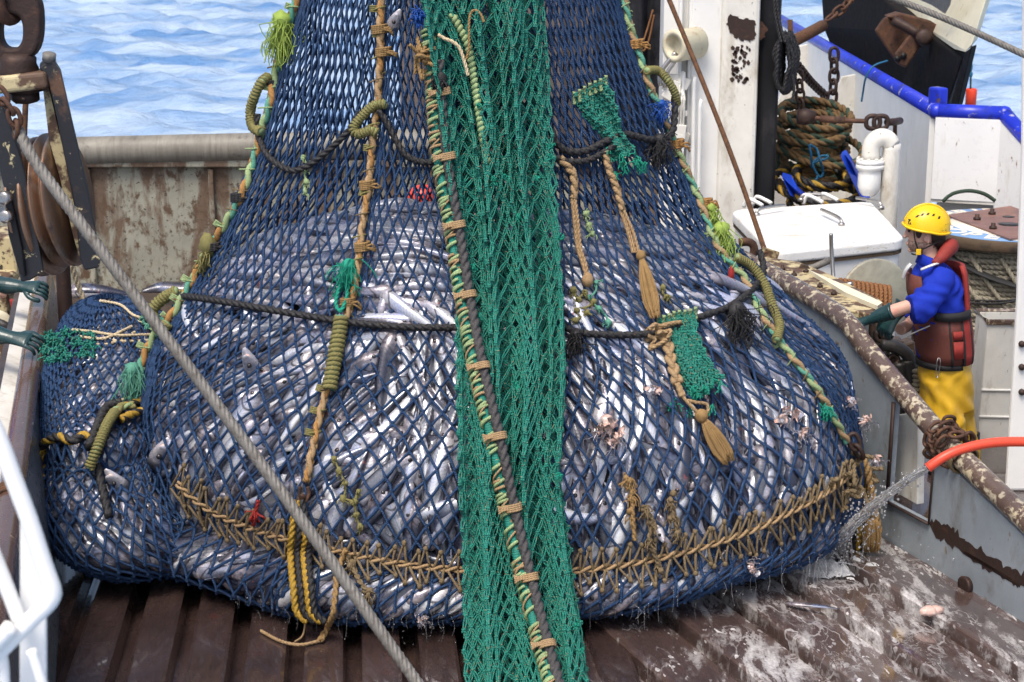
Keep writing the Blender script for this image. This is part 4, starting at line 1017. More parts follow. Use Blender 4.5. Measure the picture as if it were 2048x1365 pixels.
btuft(1428, 470, .17, 80, 'bright lime green frayed rope end on the right seam', 'lime', (.05, -.2, -1), .3, off=.06)
btuft(1406, 425, .11, 50, 'short lime green rag knotted on the right seam above the lime fray', 'lime', (.1, -.3, -1), .3, off=.06)
btuft(703, 535, .14, 90, 'mint green frayed cord on the middle seam above the lower rope', 'green_bright', (-.1, -.3, -1), .4, off=.06)
btuft(1308, 215, .10, 60, 'blue frayed cord end under the upper right rope loop', 'blue_cord', off=.05)
btuft(280, 745, .17, 110, 'faded blue green frayed rope end at the left flank of the big net', 'sea_green', (.1, -.3, -1), .35, off=.06)
btuft(1638, 822, .06, 50, 'small turquoise tuft on the lower right seam', 'green_bright', off=.05)
mb = MB(); rope(mb, bp([(696, 560), (686, 585), (680, 615), (690, 630), (702, 600), (700, 575)], .07), .012, 3); tag(mb.build('cord', M['green_bright']), 'mint green cord loop hanging on the middle seam', 'cord')
mb = MB(); c = BAG.on(1452, 560, .05); ball(mb, c, (.018, .018, .05), 10, 8, .1); tag(mb.build('knot', M['red_cord']), 'small bright red knot beside the right seam', 'knot')
mb = MB(); ball(mb, BAG.on(436, 500, .07), (.05, .04, .07), 12, 9, .12); tuft(mb, BAG.on(430, 520, .07), .10, 40, (-.3, -.2, -1), .3, .004); tag(mb.build('knot', M['olive']), 'lumpy olive rag knotted on the left seam rope', 'knot')
# tan tassels: plait, then a loose brush end
def tassel(pts, r, k, label, brush=None, brush_r=.05, mat='tan'):
    t = thing('tassel', BAG.on(*pts[-1], .05), label, 'tassel'); P = bp(pts, .055)
    mb = MB(); braid(mb, P[:k], r, (0, 0, 0), per=r * 6); mb.build('plait', M[mat], t)
    mb = MB(); rr = np.random.RandomState(len(pts))
    for q in range(3):
        o = Vector((rr.randn() * .006, -.004 * q, 0)); rope(mb, [p + o + Vector((rr.randn() * .004, 0, 0)) for p in P[k - 1:]], r * .40, 3)
    mb.build('cords', M[mat], t)
    if brush:
        mb = MB(); a, b = BAG.on(*brush[0], .06), BAG.on(*brush[1], .06); d = (b - a)
        ball(mb, a, (r * 1.1, r, r * 1.2), 12, 8, .08)
        sx_ = d.cross(Vector((0, -1, 0))).normalized()
        for q in range(70):
            f = rr.uniform(-1, 1); o = sx_ * f * brush_r; dd = Vector((0, -rr.rand() * .02, 0))
            tube(mb, smooth_path([a + sx_ * f * .006, a + d * .35 + o * .8 + dd, a + d * .75 + o + dd, a + d * rr.uniform(.85, 1.05) + o * (.55 + rr.rand() * .2) + dd], .03), .0045, 5)
        mb.build('brush', M['ochre' if mat == 'tan' else mat], t)
    else:
        mb = MB(); ball(mb, P[-1], (r * 1.1, r * 1.0, r * 1.4), 12, 8, .08); mb.build('knot', M[mat], t)
    return t
tassel([(1116, 318), (1130, 335), (1142, 352), (1144, 378), (1143, 402), (1148, 450), (1155, 500), (1164, 535), (1172, 568)], .030, 5, 'tan plaited tassel ending in a knot, hanging beside the green curtain')
tassel([(1202, 305), (1210, 340), (1225, 380), (1237, 425), (1252, 470), (1266, 512)], .026, 4, 'long tan plaited tassel ending in a frayed brush, right of the knotted one', [(1274, 518), (1302, 640)], .045)
tassel([(1318, 672), (1330, 700), (1338, 740), (1348, 775), (1356, 800)], .034, 4, 'thick tan plaited tassel with a brown brush on the lower right belly', [(1392, 838), (1446, 925)], .05)
mb = MB(); rope(mb, bp([(1352, 795), (1368, 815), (1390, 835), (1404, 830), (1402, 815), (1382, 812), (1365, 808)], .06), .011, 3); tag(mb.build('cord', M['tan']), 'thin tan cord loop at the foot of the thick plaited tassel', 'cord')
mb = MB(); rr = np.random.RandomState(77)
for k in range(7): c = BAG.on(1310 + rr.randn() * 8, 668 + rr.randn() * 8, .07); rope(mb, [c + Vector(rr.randn(3)) * .035 for _ in range(4)], .013, 3)
tag(mb.build('knot', M['tan']), 'tan rope knot tying the lower green net scrap to the black rope', 'knot')
# green net scraps
def scrap(pts, w0, w1, cols, rows, label, seed):
    P = smooth_path(bp(pts, .06), .02); Ls = np.concatenate([[0], np.cumsum(np.linalg.norm(np.diff(P, axis=0), axis=1))])
    t = thing('net_scrap', P[-1], label, 'net scrap')
    T, N, B = frames(P)
    def fn(s_, t_):
        c = np.stack([np.interp(t_, Ls, P[:, i]) for i in range(3)], -1); d = np.stack([np.interp(t_, Ls, np.gradient(P[:, i])) for i in range(3)], -1)
        sd_ = np.cross(d, np.array([0, -1., 0])); sd_ /= np.linalg.norm(sd_, axis=-1)[..., None] + 1e-9
        w = np.interp(t_, Ls, np.interp(np.linspace(0, 1, len(Ls)), np.linspace(0, 1, len(w0)), w0))
        return c + sd_ * ((s_ - .5) * w)[..., None] + np.array([0, -1., 0]) * (.02 * np.sin(s_ * 9 + t_ * 8))[..., None]
    mb = MB(); green_sheet(mb, cols, rows, 0, 0, seed, 0, 1, .0055, 0, Ls[-1], fn); green_sheet(mb, cols - 1, rows, 0, 0, seed + 5, .03, .97, .0055, .02, Ls[-1], lambda a, b: fn(a, b) + np.array([0, .03, 0]))
    mb.build('netting', M['net_green'], t)
    mb = MB(); rr = np.random.RandomState(seed)
    for k in range(10): tuft(mb, P[-1] + np.array([rr.randn() * w1 * .4, -.02, rr.randn() * .04]), .05, 8, (0, -.5, -1), .6, .0035, rr)
    mb.build('frayed_end', M['green_bright'], t)
    mb = MB()
    for k in range(cols): c = fn(np.array([k / (cols - 1)]), np.array([.01]))[0]; rope(mb, [c + np.array([0, -.01, .03]), c, c + np.array([.005, -.012, -.04])], .011, 3)
    mb.build('selvedge', M['pale_green'], t)
scrap([(1170, 178), (1188, 215), (1208, 255), (1226, 290), (1238, 312)], [.20, .21, .15, .09, .13], .14, 7, 5, 'green net scrap hanging from its pale edge over the upper right black rope', 51)
scrap([(1345, 640), (1358, 690), (1370, 735), (1382, 775), (1395, 795)], [.22, .17, .20, .24, .30], .26, 8, 6, 'green net scrap hanging below the lower black rope on the right belly', 61)
# small mending knots on the blue meshes
rr = np.random.RandomState(14)
def knots(pts, mat, label, r=.016):
    mb = MB()
    for x, y in pts:
        c = BAG.on(x, y, .03); ball(mb, c, (r * rr.uniform(.8, 1.4), r, r * rr.uniform(.8, 1.5)), 9, 7, .12); tuft(mb, c, r * 2.6, 5, (rr.randn() * .4, -1, -.4), .6, .003, rr)
    for a, b in zip(pts[:-1], pts[1:]): tube(mb, smooth_path([BAG.on(*a, .026), BAG.on((a[0] + b[0]) / 2 + rr.randn() * 4, (a[1] + b[1]) / 2, .026), BAG.on(*b, .026)], .02), .007, 5)
    tag(mb.build('mending', M[mat]), label, 'net mending')
knots([(672, 922), (682, 944), (694, 968), (690, 998), (712, 1005), (720, 985), (716, 1030), (724, 1052)], 'olive', 'row of olive green mending knots left of the green curtain, low on the belly')
knots([(1145, 585), (1155, 605), (1168, 590), (1185, 608), (1152, 625), (1172, 630), (1150, 645)], 'olive', 'cluster of olive mending knots beside the curtain above the black rope')
knots([(1190, 570), (1178, 600), (1196, 622), (1215, 650)], 'sea_green', 'pale blue green mending knots right of the olive cluster')
knots([(612, 318), (615, 340), (618, 366), (616, 385)], 'pale_green', 'pale mending cord below the upper left sagging rope')
knots([(1170, 430), (1176, 452), (1182, 470)], 'pale_green', 'pale mending cord between the two upper tassels')
knots([(1322, 580), (1330, 600)], 'olive', 'small olive mending knot right of the brush tassel')
# tan laced seam round the belly
seam_pts = [(362, 966), (400, 1000), (450, 1030), (520, 1058), (600, 1082), (690, 1103), (780, 1122), (870, 1134), (960, 1142), (1060, 1145), (1150, 1140), (1240, 1128), (1330, 1110), (1420, 1085), (1500, 1056), (1580, 1018), (1650, 980), (1695, 945)]
def seam():
    P = smooth_path(bp(seam_pts, .03), .01); S = np.concatenate([[0], np.cumsum(np.linalg.norm(np.diff(P, axis=0), axis=1))])
    mb = MB(); Pn = P[::4]
    T, N, B = frames(P); L = S
    for k in range(2):
        t = L / .16 * 6.283 + k * math.pi; tube(mb, P + N * (np.sin(t) * .012)[:, None] + B * (np.cos(t) * .012)[:, None], .0095, 6)
    mb.build('lacing_rope', M['tan'], NET)
    mb = MB(); rr = np.random.RandomState(6); s = .03; up = np.array([0, .35, 1.])
    while s < S[-1]:
        c = np.array([np.interp(s, S, P[:, i]) for i in range(3)]); a = c + np.array([0, -.012, 0])
        x, y = proj(c)
        upl = rr.uniform(28, 46); dnl = rr.uniform(28, 50); dx = rr.uniform(2, 18)
        if True:
            for sx, sy in ((dx, -upl), (dx + 1, dnl)):
                e1 = V3(BAG.on(x + sx, y + sy, .028)); e0 = V3(BAG.on(x - 8, y, .036)); e2 = V3(BAG.on(x + 14, y, .036))
                tube(mb, smooth_path([e0, (e0 + e1) / 2 + [0, -.008, 0], e1], .02), rr.uniform(.0062, .0085), 6); tube(mb, smooth_path([e2, (e2 + e1) / 2 + [0, -.008, 0], e1 + [.008, 0, 0]], .02), rr.uniform(.0062, .0085), 6)
                ball(mb, e1 + [.003, -.006, 0], (.014, .012, .016), 9, 7, .14)
        s += rr.uniform(.058, .082)
    mb.build('lacing_stitches', M['tan_dirty'], NET)
seam()
# ropes at the foot of the middle seam
t = thing('rope_bundle', BAG.on(620, 1050, .06), 'yellow and black rope bundle hanging from a shackle under the middle seam', 'rope')
mb = MB(); a, b = BAG.on(620, 975, .07), BAG.on(612, 1018, .08); tube(mb, smooth_path([a + Vector((-.02, 0, 0)), a + Vector((-.025, -.01, -.05)), b, a + Vector((.025, -.01, -.05)), a + Vector((.02, 0, 0))], .01), .011, 8)
box(mb, b + Vector((0, -.01, -.05)), (.035, .02, .16)); ball(mb, a + Vector((-.005, -.03, -.045)), (.018, .012, .018), 10, 7); mb.build('shackle', M['rust'], t)
mb = MB()
for q, (dx, m_) in enumerate([(-14, 0), (0, 1), (12, 0), (20, 1)]):
    pts = [BAG.on(612 + dx * .3, 1000, .09), BAG.on(618 + dx, 1060, .10), BAG.on(612 + dx, 1120, .10), BAG.on(616 + dx, 1180, .09)]
    e = pts[-1] + Vector((.02, -.05, -.12)); pts += [e, e + Vector((.06, -.02, -.05))]
    rope(mb, pts, .021, 3, .12, mi=m_)
mb.build('rope_legs', [M['yellow_rope'], M['black_rope']], t)
mb = MB(); e0 = BAG.on(692, 1120, .08)
pth = [BAG.on(700, 1090, .07), e0, BAG.on(682, 1165, .09), BAG.on(680, 1200, .10) + Vector((0, -.06, -.02)), gnd(655, 1255, .06), gnd(640, 1282, .02)]
braid(mb, pth, .020, (0, 0, 0)); mb.build('tan_plait', M['ochre'], t)
mb = MB(); rope(mb, [gnd(640, 1282, .015), gnd(600, 1290, .012), gnd(560, 1282, .012), gnd(522, 1262, .012)], .010, 3); rope(mb, [gnd(615, 1180, .25), gnd(612, 1230, .1), gnd(606, 1270, .02), gnd(590, 1284, .012)], .006, 3)
mb.build('loose_cord', M['tan'], t)
for i, (pp, lab) in enumerate([([(1250, 960), (1256, 990), (1258, 1030), (1262, 1075)], 'tan frayed cord hanging over the laced seam at right, leftmost of its bunch'), ([(1282, 1015), (1296, 1040), (1290, 1075), (1300, 1100), (1310, 1135)], 'knotted tan cord bunch dangling over the laced seam at right'), ([(1330, 1000), (1338, 1030), (1345, 1060)], 'short tan knotted cord on the right seam, right of the dangling bunch'), ([(700, 1110), (708, 1140), (722, 1170), (740, 1185)], 'thin tan cord end curling below the seam, left of the curtain')]):
    mb = MB(); P = bp(pp, .06); braid(mb, P, .016, (0, 0, 0))
    for q in range(6): c = P[rr.randint(len(P))]; ball(mb, c + Vector(rr.randn(3)) * .012, .018, 9, 7, .15); tuft(mb, c, .06, 8, (0, -.4, -1), .5, .004, rr)
    tag(mb.build('cord', M['tan_dirty' if i else 'ochre']), lab, 'cord')
mb = MB(); rope(mb, bp([(528, 1000), (522, 1025), (518, 1045)], .05), .012, 3); tuft(mb, BAG.on(522, 1020, .05), .06, 20, (0, -.3, -1), .5, .004, rr); tag(mb.build('cord', M['red_cord']), 'red cord knotted above the laced seam at left', 'cord')
# right end: chain, rope leg and tassel
chain('chain', 'dark rusty chain at the foot of the right seam rope', [BAG.on(1684, 870, .06), BAG.on(1690, 895, .07), BAG.on(1700, 925, .08)], M['dark_rust'], .05, .014)
t = thing('rope_bundle', BAG.on(1720, 1000, .05), 'tan and black rope leg ending in a brush at right end of the seam', 'rope')
Y0 = 10.25; mb = MB()
rope(mb, [at(x, y, Y0 - .02) for x, y in [(1702, 915), (1718, 905), (1732, 935), (1742, 980), (1750, 1030), (1756, 1062), (1748, 1080)]], .027, 3, .14); mb.build('tan_leg', M['ochre'], t)
mb = MB()
for k, dx in enumerate((-6, 4, 12, 20)): rope(mb, [at(x + dx, y, Y0 + .03) for x, y in [(1704, 925), (1712, 965), (1716, 1010), (1714, 1060), (1712, 1100)]], .022, 3, .12, mi=k % 2)
mb.build('black_leg', [M['black_rope'], M['yellow_rope']], t)
mb = MB(); a, b = at(1746, 1040, Y0 - .05), at(1742, 1102, Y0 - .05); d = b - a
for q in range(90):
    f = rr.uniform(-1, 1); o = Vector((f * .05, rr.randn() * .015, 0)); tube(mb, smooth_path([a + o * .5, a + d * .5 + o, a + d * rr.uniform(.85, 1.05) + o * .85], .03), .005, 5)
mb.build('brush', M['ochre'], t)
mb = MB()
for k in range(10): c = BAG.on(1688 + rr.randn() * 14, 925 + k * 9, .05); rope(mb, [c + Vector(rr.randn(3)) * .04 for _ in range(4)], .014, 3)
tag(mb.build('knot', M['tan_dirty']), 'tangle of dirty tan cord at the right end of the laced seam', 'knot')
# ropes and cords on the small side net
def sp_(pts, off=.04): return [SIDE.on(x, y, off, 220) for x, y in pts]
mb = MB(); rope(mb, sp_([(92, 893), (120, 884), (150, 890), (172, 882), (196, 893)]), .030, 3, .16, colors=(0, 1)); tag(mb.build('rope', [M['black_rope'], M['yellow_rope']]), 'black and yellow rope across the small net, tied to the left', 'rope')
mb = MB(); rope(mb, sp_([(180, 900), (200, 862), (216, 830), (240, 822)], .06), .032, 3, .17); rope(mb, sp_([(196, 910), (214, 872), (230, 840)], .05), .030, 3, .17); rope(mb, sp_([(195, 925), (200, 965), (208, 1000), (218, 1040)], .03), .026, 3); tag(mb.build('rope', M['black_rope']), 'thick black rope strop doubled over the small net', 'rope')
mb = MB(); rope(mb, sp_([(208, 880), (222, 852), (245, 832), (270, 822), (292, 812), (298, 840), (270, 842), (240, 858)], .07), .026, 3, .14, colors=(0, 1)); tag(mb.build('rope', [M['yellow_rope'], M['black_rope']]), 'yellow and black rope curving over the small net to the big one', 'rope')
mb = MB(); whip(mb, sp_([(180, 925), (195, 900), (212, 874), (228, 850)], .09), .030, .02, 0, 1); braid(mb, sp_([(226, 852), (240, 838), (262, 834)], .09), .026, (0, 0, 1)); tag(mb.build('rope_loop', [M['olive'], M['pale_green']]), 'olive served rope end on the black strop over the small net', 'rope loop')
for i, (pp, lab) in enumerate([([(216, 825), (230, 815), (255, 803), (285, 790)], 'pair of cream cords above the black strop on the small net'), ([(150, 668), (190, 672), (240, 680), (318, 676)], 'long cream cord lying over the top of the small net'), ([(165, 682), (210, 686), (250, 668), (262, 662)], 'cream cord crossing the long one on the small net'), ([(202, 612), (240, 620), (265, 640), (290, 648)], 'cream cord along the back ridge of the small net')]):
    mb = MB(); rope(mb, sp_(pp, .035), .0095, 3); rope(mb, [p + Vector((.02, -.01, -.035)) for p in sp_(pp, .035)], .0095, 3); tag(mb.build('cord', M['cream_cord']), lab, 'cord')
mb = MB()
for k in range(70): x = rr.uniform(95, 195); y = rr.uniform(668, 728); y += max(0, 150 - x) * .12; tuft(mb, SIDE.on(x, y, .03, 220), .045, 5, (rr.randn() * .5, -1, .5), .7, .0055, rr)
tag(mb.build('net_scrap', M['net_green']), 'bunched green net scrap on the small net beside the grey wall', 'net scrap')
mb = MB()
for k in range(24): tuft(mb, SIDE.on(rr.uniform(282, 322), rr.uniform(648, 668), .04, 220), .04, 5, (rr.randn() * .5, -1, .5), .7, .005, rr)
tag(mb.build('net_scrap', M['sea_green']), 'small green net scrap on the small net under the wire', 'net scrap')
mb = MB(); 
for k in range(6): c = SIDE.on(92 + rr.randn() * 3, 918 + k * 7, .05, 220); rope(mb, [c + Vector(rr.randn(3)) * .03 for _ in range(4)], .014, 3)
tag(mb.build('knot', M['yellow_rope']), 'yellow knot squeezed between the small net and the grey wall', 'knot')
# bits of fish sticking out through the meshes
def scrap_fish(px, py, size, label, kind=0, S=BAG, cx=1000):
    rr = np.random.RandomState(int(px + py)); mb = MB(); c = S.on(px, py, .045, cx); n = 8 if kind else 5
    for q in range(n):
        o = Vector(rr.randn(3)) * size * .35; Mx = Matrix.Rotation(rr.rand() * 6, 4, Vector(rr.randn(3)).normalized())
        g = 6; w, h = size * rr.uniform(.35, .7), size * rr.uniform(.5, .9); ph = rr.rand(4) * 6; vv = []
        for j in range(g):
            for i in range(g):
                a, b = i / (g - 1) - .5, j / (g - 1) - .5; ed = 1 - .5 * rr.rand() * (max(abs(a), abs(b)) > .45)
                vv.append(c + o * .8 + Mx.to_3x3() @ Vector((a * w * ed, size * (.16 * math.sin(a * 7 + ph[0]) + .14 * math.sin(b * 8 + ph[1])) + rr.randn() * size * .02, b * h * ed)))
        nn_ = g * g; vv += [p_ + Vector((0, size * .07, 0)) for p_ in vv]; ff = [(j * g + i, j * g + i + 1, (j + 1) * g + i + 1, (j + 1) * g + i) for j in range(g - 1) for i in range(g - 1)]
        ring_ = [i for i in range(g)] + [j * g + g - 1 for j in range(1, g)] + [(g - 1) * g + i for i in range(g - 2, -1, -1)] + [j * g for j in range(g - 2, 0, -1)]
        ff += [tuple(x + nn_ for x in f_[::-1]) for f_ in ff] + [(ring_[k_], ring_[(k_ + 1) % len(ring_)], ring_[(k_ + 1) % len(ring_)] + nn_, ring_[k_] + nn_) for k_ in range(len(ring_))]
        mb.add([V3(p_) for p_ in vv], ff, None, q % 2 if kind == 0 else 0)
    for q in range(10): tuft(mb, c + Vector(rr.randn(3)) * size * .3, size * .8, 2, rr.randn(3) + np.array([0, -1, -.5]), .4, .002, rr, 1)
    o = mb.build('fish_scrap', [M['flesh'], M['fish']]); tag(o, label, 'fish scrap')
def head(px, py, size, ang, label, S=BAG, cx=1000):
    """fish head poked through a mesh, mouth open"""
    t = thing('fish', S.on(px, py, .03, cx), label, 'fish'); c = S.on(px, py, .0, cx); d = (Vector((math.sin(ang), -.55, math.cos(ang)))).normalized(); s_ = d.cross(Vector((0, 1, 0))).normalized(); w = d.cross(s_)
    def jaw(sg):
        mb = MB(); loft(mb, [(c - d * size * .5, s_ * size * .36, w * size * .24), (c, s_ * size * .40, w * size * .27), (c + d * size * .45 + w * sg * size * .10, s_ * size * .30, w * size * .15), (c + d * size * .85 + w * sg * size * .22, s_ * size * .16, w * size * .06), (c + d * size + w * sg * size * .25, s_ * size * .06, w * size * .03)], 12); return mb
    m1 = jaw(1); m1.build('upper_jaw', M['fish'], t); jaw(-1).build('lower_jaw', M['fish'], t)
    mb = MB(); ball(mb, c + d * size * .3 - Vector((0, 1, 0)) * size * .26 + w * size * .1, size * .11, 10, 8); mb.build('eye', M['eye_dark'], t)
    mb = MB(); ball(mb, c + d * size * .62, (size * .16, size * .12, size * .16), 10, 8); mb.build('mouth', M['flesh'], t)
head(505, 735, .13, -.3, 'fish head with open mouth poking out of the left belly, below the black rope')
head(238, 968, .12, -.6, 'fish head poking out at the foot of the small net', SIDE, 220)
head(318, 915, .15, .5, 'pale fish head sticking up between the small net and the big net')
head(785, 50, .10, .5, 'small fish caught in the meshes high up beside the middle seam rope')
head(1315, 1060, .08, 2.6, 'small fish head hanging below the right part of the tan seam')
for x, y, s_, l in [(1205, 860, .10, 'large pale pink fish scrap on the right belly beside the curtain'), (1228, 885, .08, 'red stained fish scrap just below the large pink one'), (1560, 835, .10, 'long pale fish scrap on the right belly, left of the seam rope'), (1590, 872, .07, 'red and white fish scrap at the foot of the long pale scrap'), (1688, 800, .06, 'pale fish scrap at the right edge of the big net, upper one'), (1712, 850, .08, 'torn fish scrap with red gills at the right edge of the big net'), (1742, 925, .08, 'ragged red and white fish scrap beside the tan rope leg'), (1300, 790, .07, 'brown pink fish scrap left of the thick plaited tassel'), (1495, 1135, .06, 'hanging fish scrap near the bottom right of the big net'), (845, 1230, .05, 'pale scrap dangling under the big net left of the curtain')]:
    scrap_fish(x, y, s_, l, 1 if 'large' in l else 0)
# ================================================================ STARBOARD SIDE
def pbox(mb, x0, x1, y0, y1, Y, depth, mi=0):
    """box whose front face fills the given picture rectangle at distance Y"""
    a = at(x0, (y0 + y1) / 2, Y); b = at(x1, (y0 + y1) / 2, Y); zt = at(0, y0, Y).z; zb = at(0, y1, Y).z
    return box(mb, ((a.x + b.x) / 2, Y + depth / 2, (zt + zb) / 2), (b.x - a.x, depth, zt - zb), None, mi)
def ragged(outline, seed, j=3, n=7):
    rs = np.random.RandomState(seed); out = []
    for a, b in zip(outline, outline[1:] + outline[:1]):
        for k in range(n): s = k / n; out.append((a[0] + (b[0] - a[0]) * s + rs.randn() * j, a[1] + (b[1] - a[1]) * s + rs.randn() * j))
    return out
def gallows():
    Y = 16.6; t = thing('gallows_post', (at(1440, 700, Y).x, Y, 0), 'tall white stained steel post with fittings, right behind the big net', 'post')
    zt = 5.2
    def col(x0, x1, Yv, d, name, mat, bv=.03):
        a = at(x0, 300, Yv).x; b = at(x1, 300, Yv).x; mb = MB(); box(mb, ((a + b) / 2, Yv + d / 2, zt / 2), (b - a, d, zt)); bevel(mb.build(name, mat, t, False), bv)
    col(1436, 1512, Y, .6, 'column', M['white_dirty'], .04); col(1378, 1437, Y + .05, .5, 'web_plate', M['white'], .01); col(1322, 1379, Y + .16, .4, 'back_plate', M['white'], .01)
    for x in (1352, 1372): col(x, x + 7, Y + .06, .12, 'rib', M['white'], .01)
    for x, y0, y1 in ((1366, 150, 470), (1388, 158, 480), (1400, 205, 480)):
        mb = MB(); tube(mb, smooth_path([at(x, y0 - 4, Y - .02), at(x + 2, y0, Y - .06), at(x, y0 + 12, Y - .06), at(x - 2, (y0 + y1) / 2, Y - .06), at(x - 3, y1, Y - .06)], .05), .018, 10); mb.build('conduit', M['white'], t)
    mb = MB(); d = Vector((-.75, -.6, -.05)).normalized(); c = at(1392, 86, Y + .02); lathe(mb, c, [(.145, -.02), (.145, .26), (.152, .265), (.152, .285), (.10, .288), (.09, .20)], 26, d); mb.build('stub_drum', worn('yellowed_paint', (.70, .64, .46), [((.42, .20, .06), (1, 1, .5), 9, .58, .7)], .5), t)
    mb = MB(); tube(mb, smooth_path([at(1352, 105, Y - .1), at(1330, 132, Y - .1), at(1320, 150, Y - .1), at(1321, 172, Y - .1)], .03), .022, 10); tube(mb, smooth_path([at(1360, 110, Y - .12), at(1338, 140, Y - .12), at(1330, 160, Y - .12), at(1330, 175, Y - .12)], .03), .02, 10); mb.build('handrail', M['bright_steel'], t)
    rr = np.random.RandomState(5); mb = MB()
    for k in range(16): box(mb, at(1335 + rr.rand() * 36, 150 + rr.rand() * 140, Y + .02 - rr.rand() * .1), (.05 + rr.rand() * .08, .06, .05 + rr.rand() * .1), Matrix.Rotation(rr.rand(), 3, 'Y'))
    for k in range(6): tube(mb, smooth_path([at(1338 + rr.rand() * 30, 150 + rr.rand() * 30, Y - .05), at(1340 + rr.rand() * 30, 200, Y - .12), at(1345 + rr.rand() * 20, 250 + rr.rand() * 40, Y - .05)], .04), .012, 6)
    bevel(mb.build('valve_cluster', M['white_dirty'], t, False), .008)
    mb = MB(); slab(mb, [at(x, y, Y - .002) for x, y in ragged([(1456, 30), (1490, 38), (1511, 42), (1511, 80), (1492, 84), (1470, 74), (1457, 58)], 3, 1.6)], (0, -.004, 0)); mb.build('bare_patch', M['dark_rust'], t, False)
    rr = np.random.RandomState(12); mb = MB()
    for k in range(60):
        x = 1464 + rr.rand() ** 1.5 * 36; y = 92 + rr.rand() * 75; r = rr.uniform(1, 5)
        slab(mb, [at(x + r * math.cos(a) * rr.uniform(.6, 1.2), y + r * 1.3 * math.sin(a) * rr.uniform(.6, 1.2), Y - .002) for a in np.linspace(0, 6.0, 8)], (0, -.003, 0))
    mb.build('flaked_spots', M['dark_rust'], t, False)
    t2 = thing('fender_post', (at(1534, 600, 16.75).x, 16.75, 0), 'black rubber-faced post standing right beside the white post', 'post')
    mb = MB(); a = at(1513, 300, 16.7).x; b = at(1556, 300, 16.7).x; box(mb, ((a + b) / 2, 16.95, zt / 2), (b - a, .4, zt)); bevel(mb.build('rubber_face', M['black_rubber'], t2, False), .06, 4)
    mb = MB(); slab(mb, [at(x, y, 16.697) for x, y in ragged([(1515, 42), (1528, 46), (1534, 62), (1524, 80), (1515, 78)], 4, 1.4)], (0, -.004, 0)); mb.build('rust_patch', M['rust'], t2, False)
    # rope coil hung on the black post
    mb = MB(); rr = np.random.RandomState(2)
    for k in range(13):
        c = at(1573 + k * 1.6 - 9, 128 + rr.randn() * 3, 16.5 + k * .025); P = [c + Vector((math.sin(a) * (.045 + rr.rand() * .05), math.sin(a) * .03 + k * .008, math.cos(a) * (.23 + rr.rand() * .05))) for a in np.linspace(0, 6.28, 16)]
        rope(mb, P, .020, 3, .14, closed=True)
    rope(mb, [at(1545, -20, 16.5), at(1552, 40, 16.48), at(1562, 85, 16.45)], .016, 3); rope(mb, [at(1550, -20, 16.5), at(1558, 40, 16.48), at(1570, 85, 16.45)], .016, 3); rope(mb, [at(1585, 150, 16.5), at(1588, 180, 16.5), at(1584, 205, 16.5)], .016, 3)
    tag(mb.build('rope_coil', M['black_rope']), 'black rope coil hanging against the black rubber-faced post', 'rope coil')
gallows()
def dark_wall():
    t = thing('bulkhead', (at(1050, 600, 19).x, 19, 0), 'dark red-brown steel bulkhead seen through the meshes behind the big net', 'bulkhead')
    mb = MB(); a, b = at(800, 300, 19).x, at(1335, 300, 19).x; box(mb, ((a + b) / 2, 19.3, 2.7), (b - a, .3, 5.4)); bevel(mb.build('plate', M['brown_wall'], t, False), .02)
    for x in (830, 960, 1110, 1240):
        mb = MB(); pbox(mb, x, x + 12, -150, 560, 18.9, .1); mb.build('stiffener', M['brown_wall'], t, False)
    mb = MB(); rr = np.random.RandomState(1); nx, nz = 26, 50; a, b = at(1190, 100, 18.3), at(1333, 100, 18.3); zt, zb = 5.3, .4
    v = []; 
    for j in range(nz):
        for i in range(nx): s = i / (nx - 1); q = j / (nz - 1); v.append((a.x + (b.x - a.x) * s, 18.3 + .06 * math.sin(s * 17 + q * 2) + .04 * math.sin(s * 31 - q * 5), zt + (zb - zt) * q))
    n = len(v); v += [(x, y + .02, z) for x, y, z in v]; f = [(j * nx + i, j * nx + i + 1, (j + 1) * nx + i + 1, (j + 1) * nx + i) for j in range(nz - 1) for i in range(nx - 1)]
    f += [tuple(k + n for k in q[::-1]) for q in f]; mb.add(v, f); tag(mb.build('tarpaulin', M['black_mesh']), 'dark grey tarpaulin hanging between the big net and the white post', 'tarpaulin')
    mb = MB(); tube(mb, smooth_path([at(1306, 20, 18.1), at(1296, 55, 18.1), at(1284, 95, 18.1), at(1288, 102, 18.1), at(1298, 80, 18.1), at(1308, 30, 18.1)], .03), .026, 8, flat=.4); tag(mb.build('strap', M['brown_twine']), 'brown strap loop hanging in front of the dark tarpaulin', 'strap')
    for x, y, l in ((842, 402, 'red float lying behind the big net, upper of the two'), (822, 436, 'red float lying behind the big net, lower of the two')):
        f = thing('float', at(x, y, 12.2), l, 'float'); mb = MB(); lathe(mb, at(x, y, 12.2) + Vector((-.09, 0, 0)), [(.02, 0), (.06, .01), (.085, .05), (.095, .10), (.085, .15), (.06, .185), (.02, .19)], 20, (1, 0, .2)); mb.build('shell', M['float_red'], f)
dark_wall()
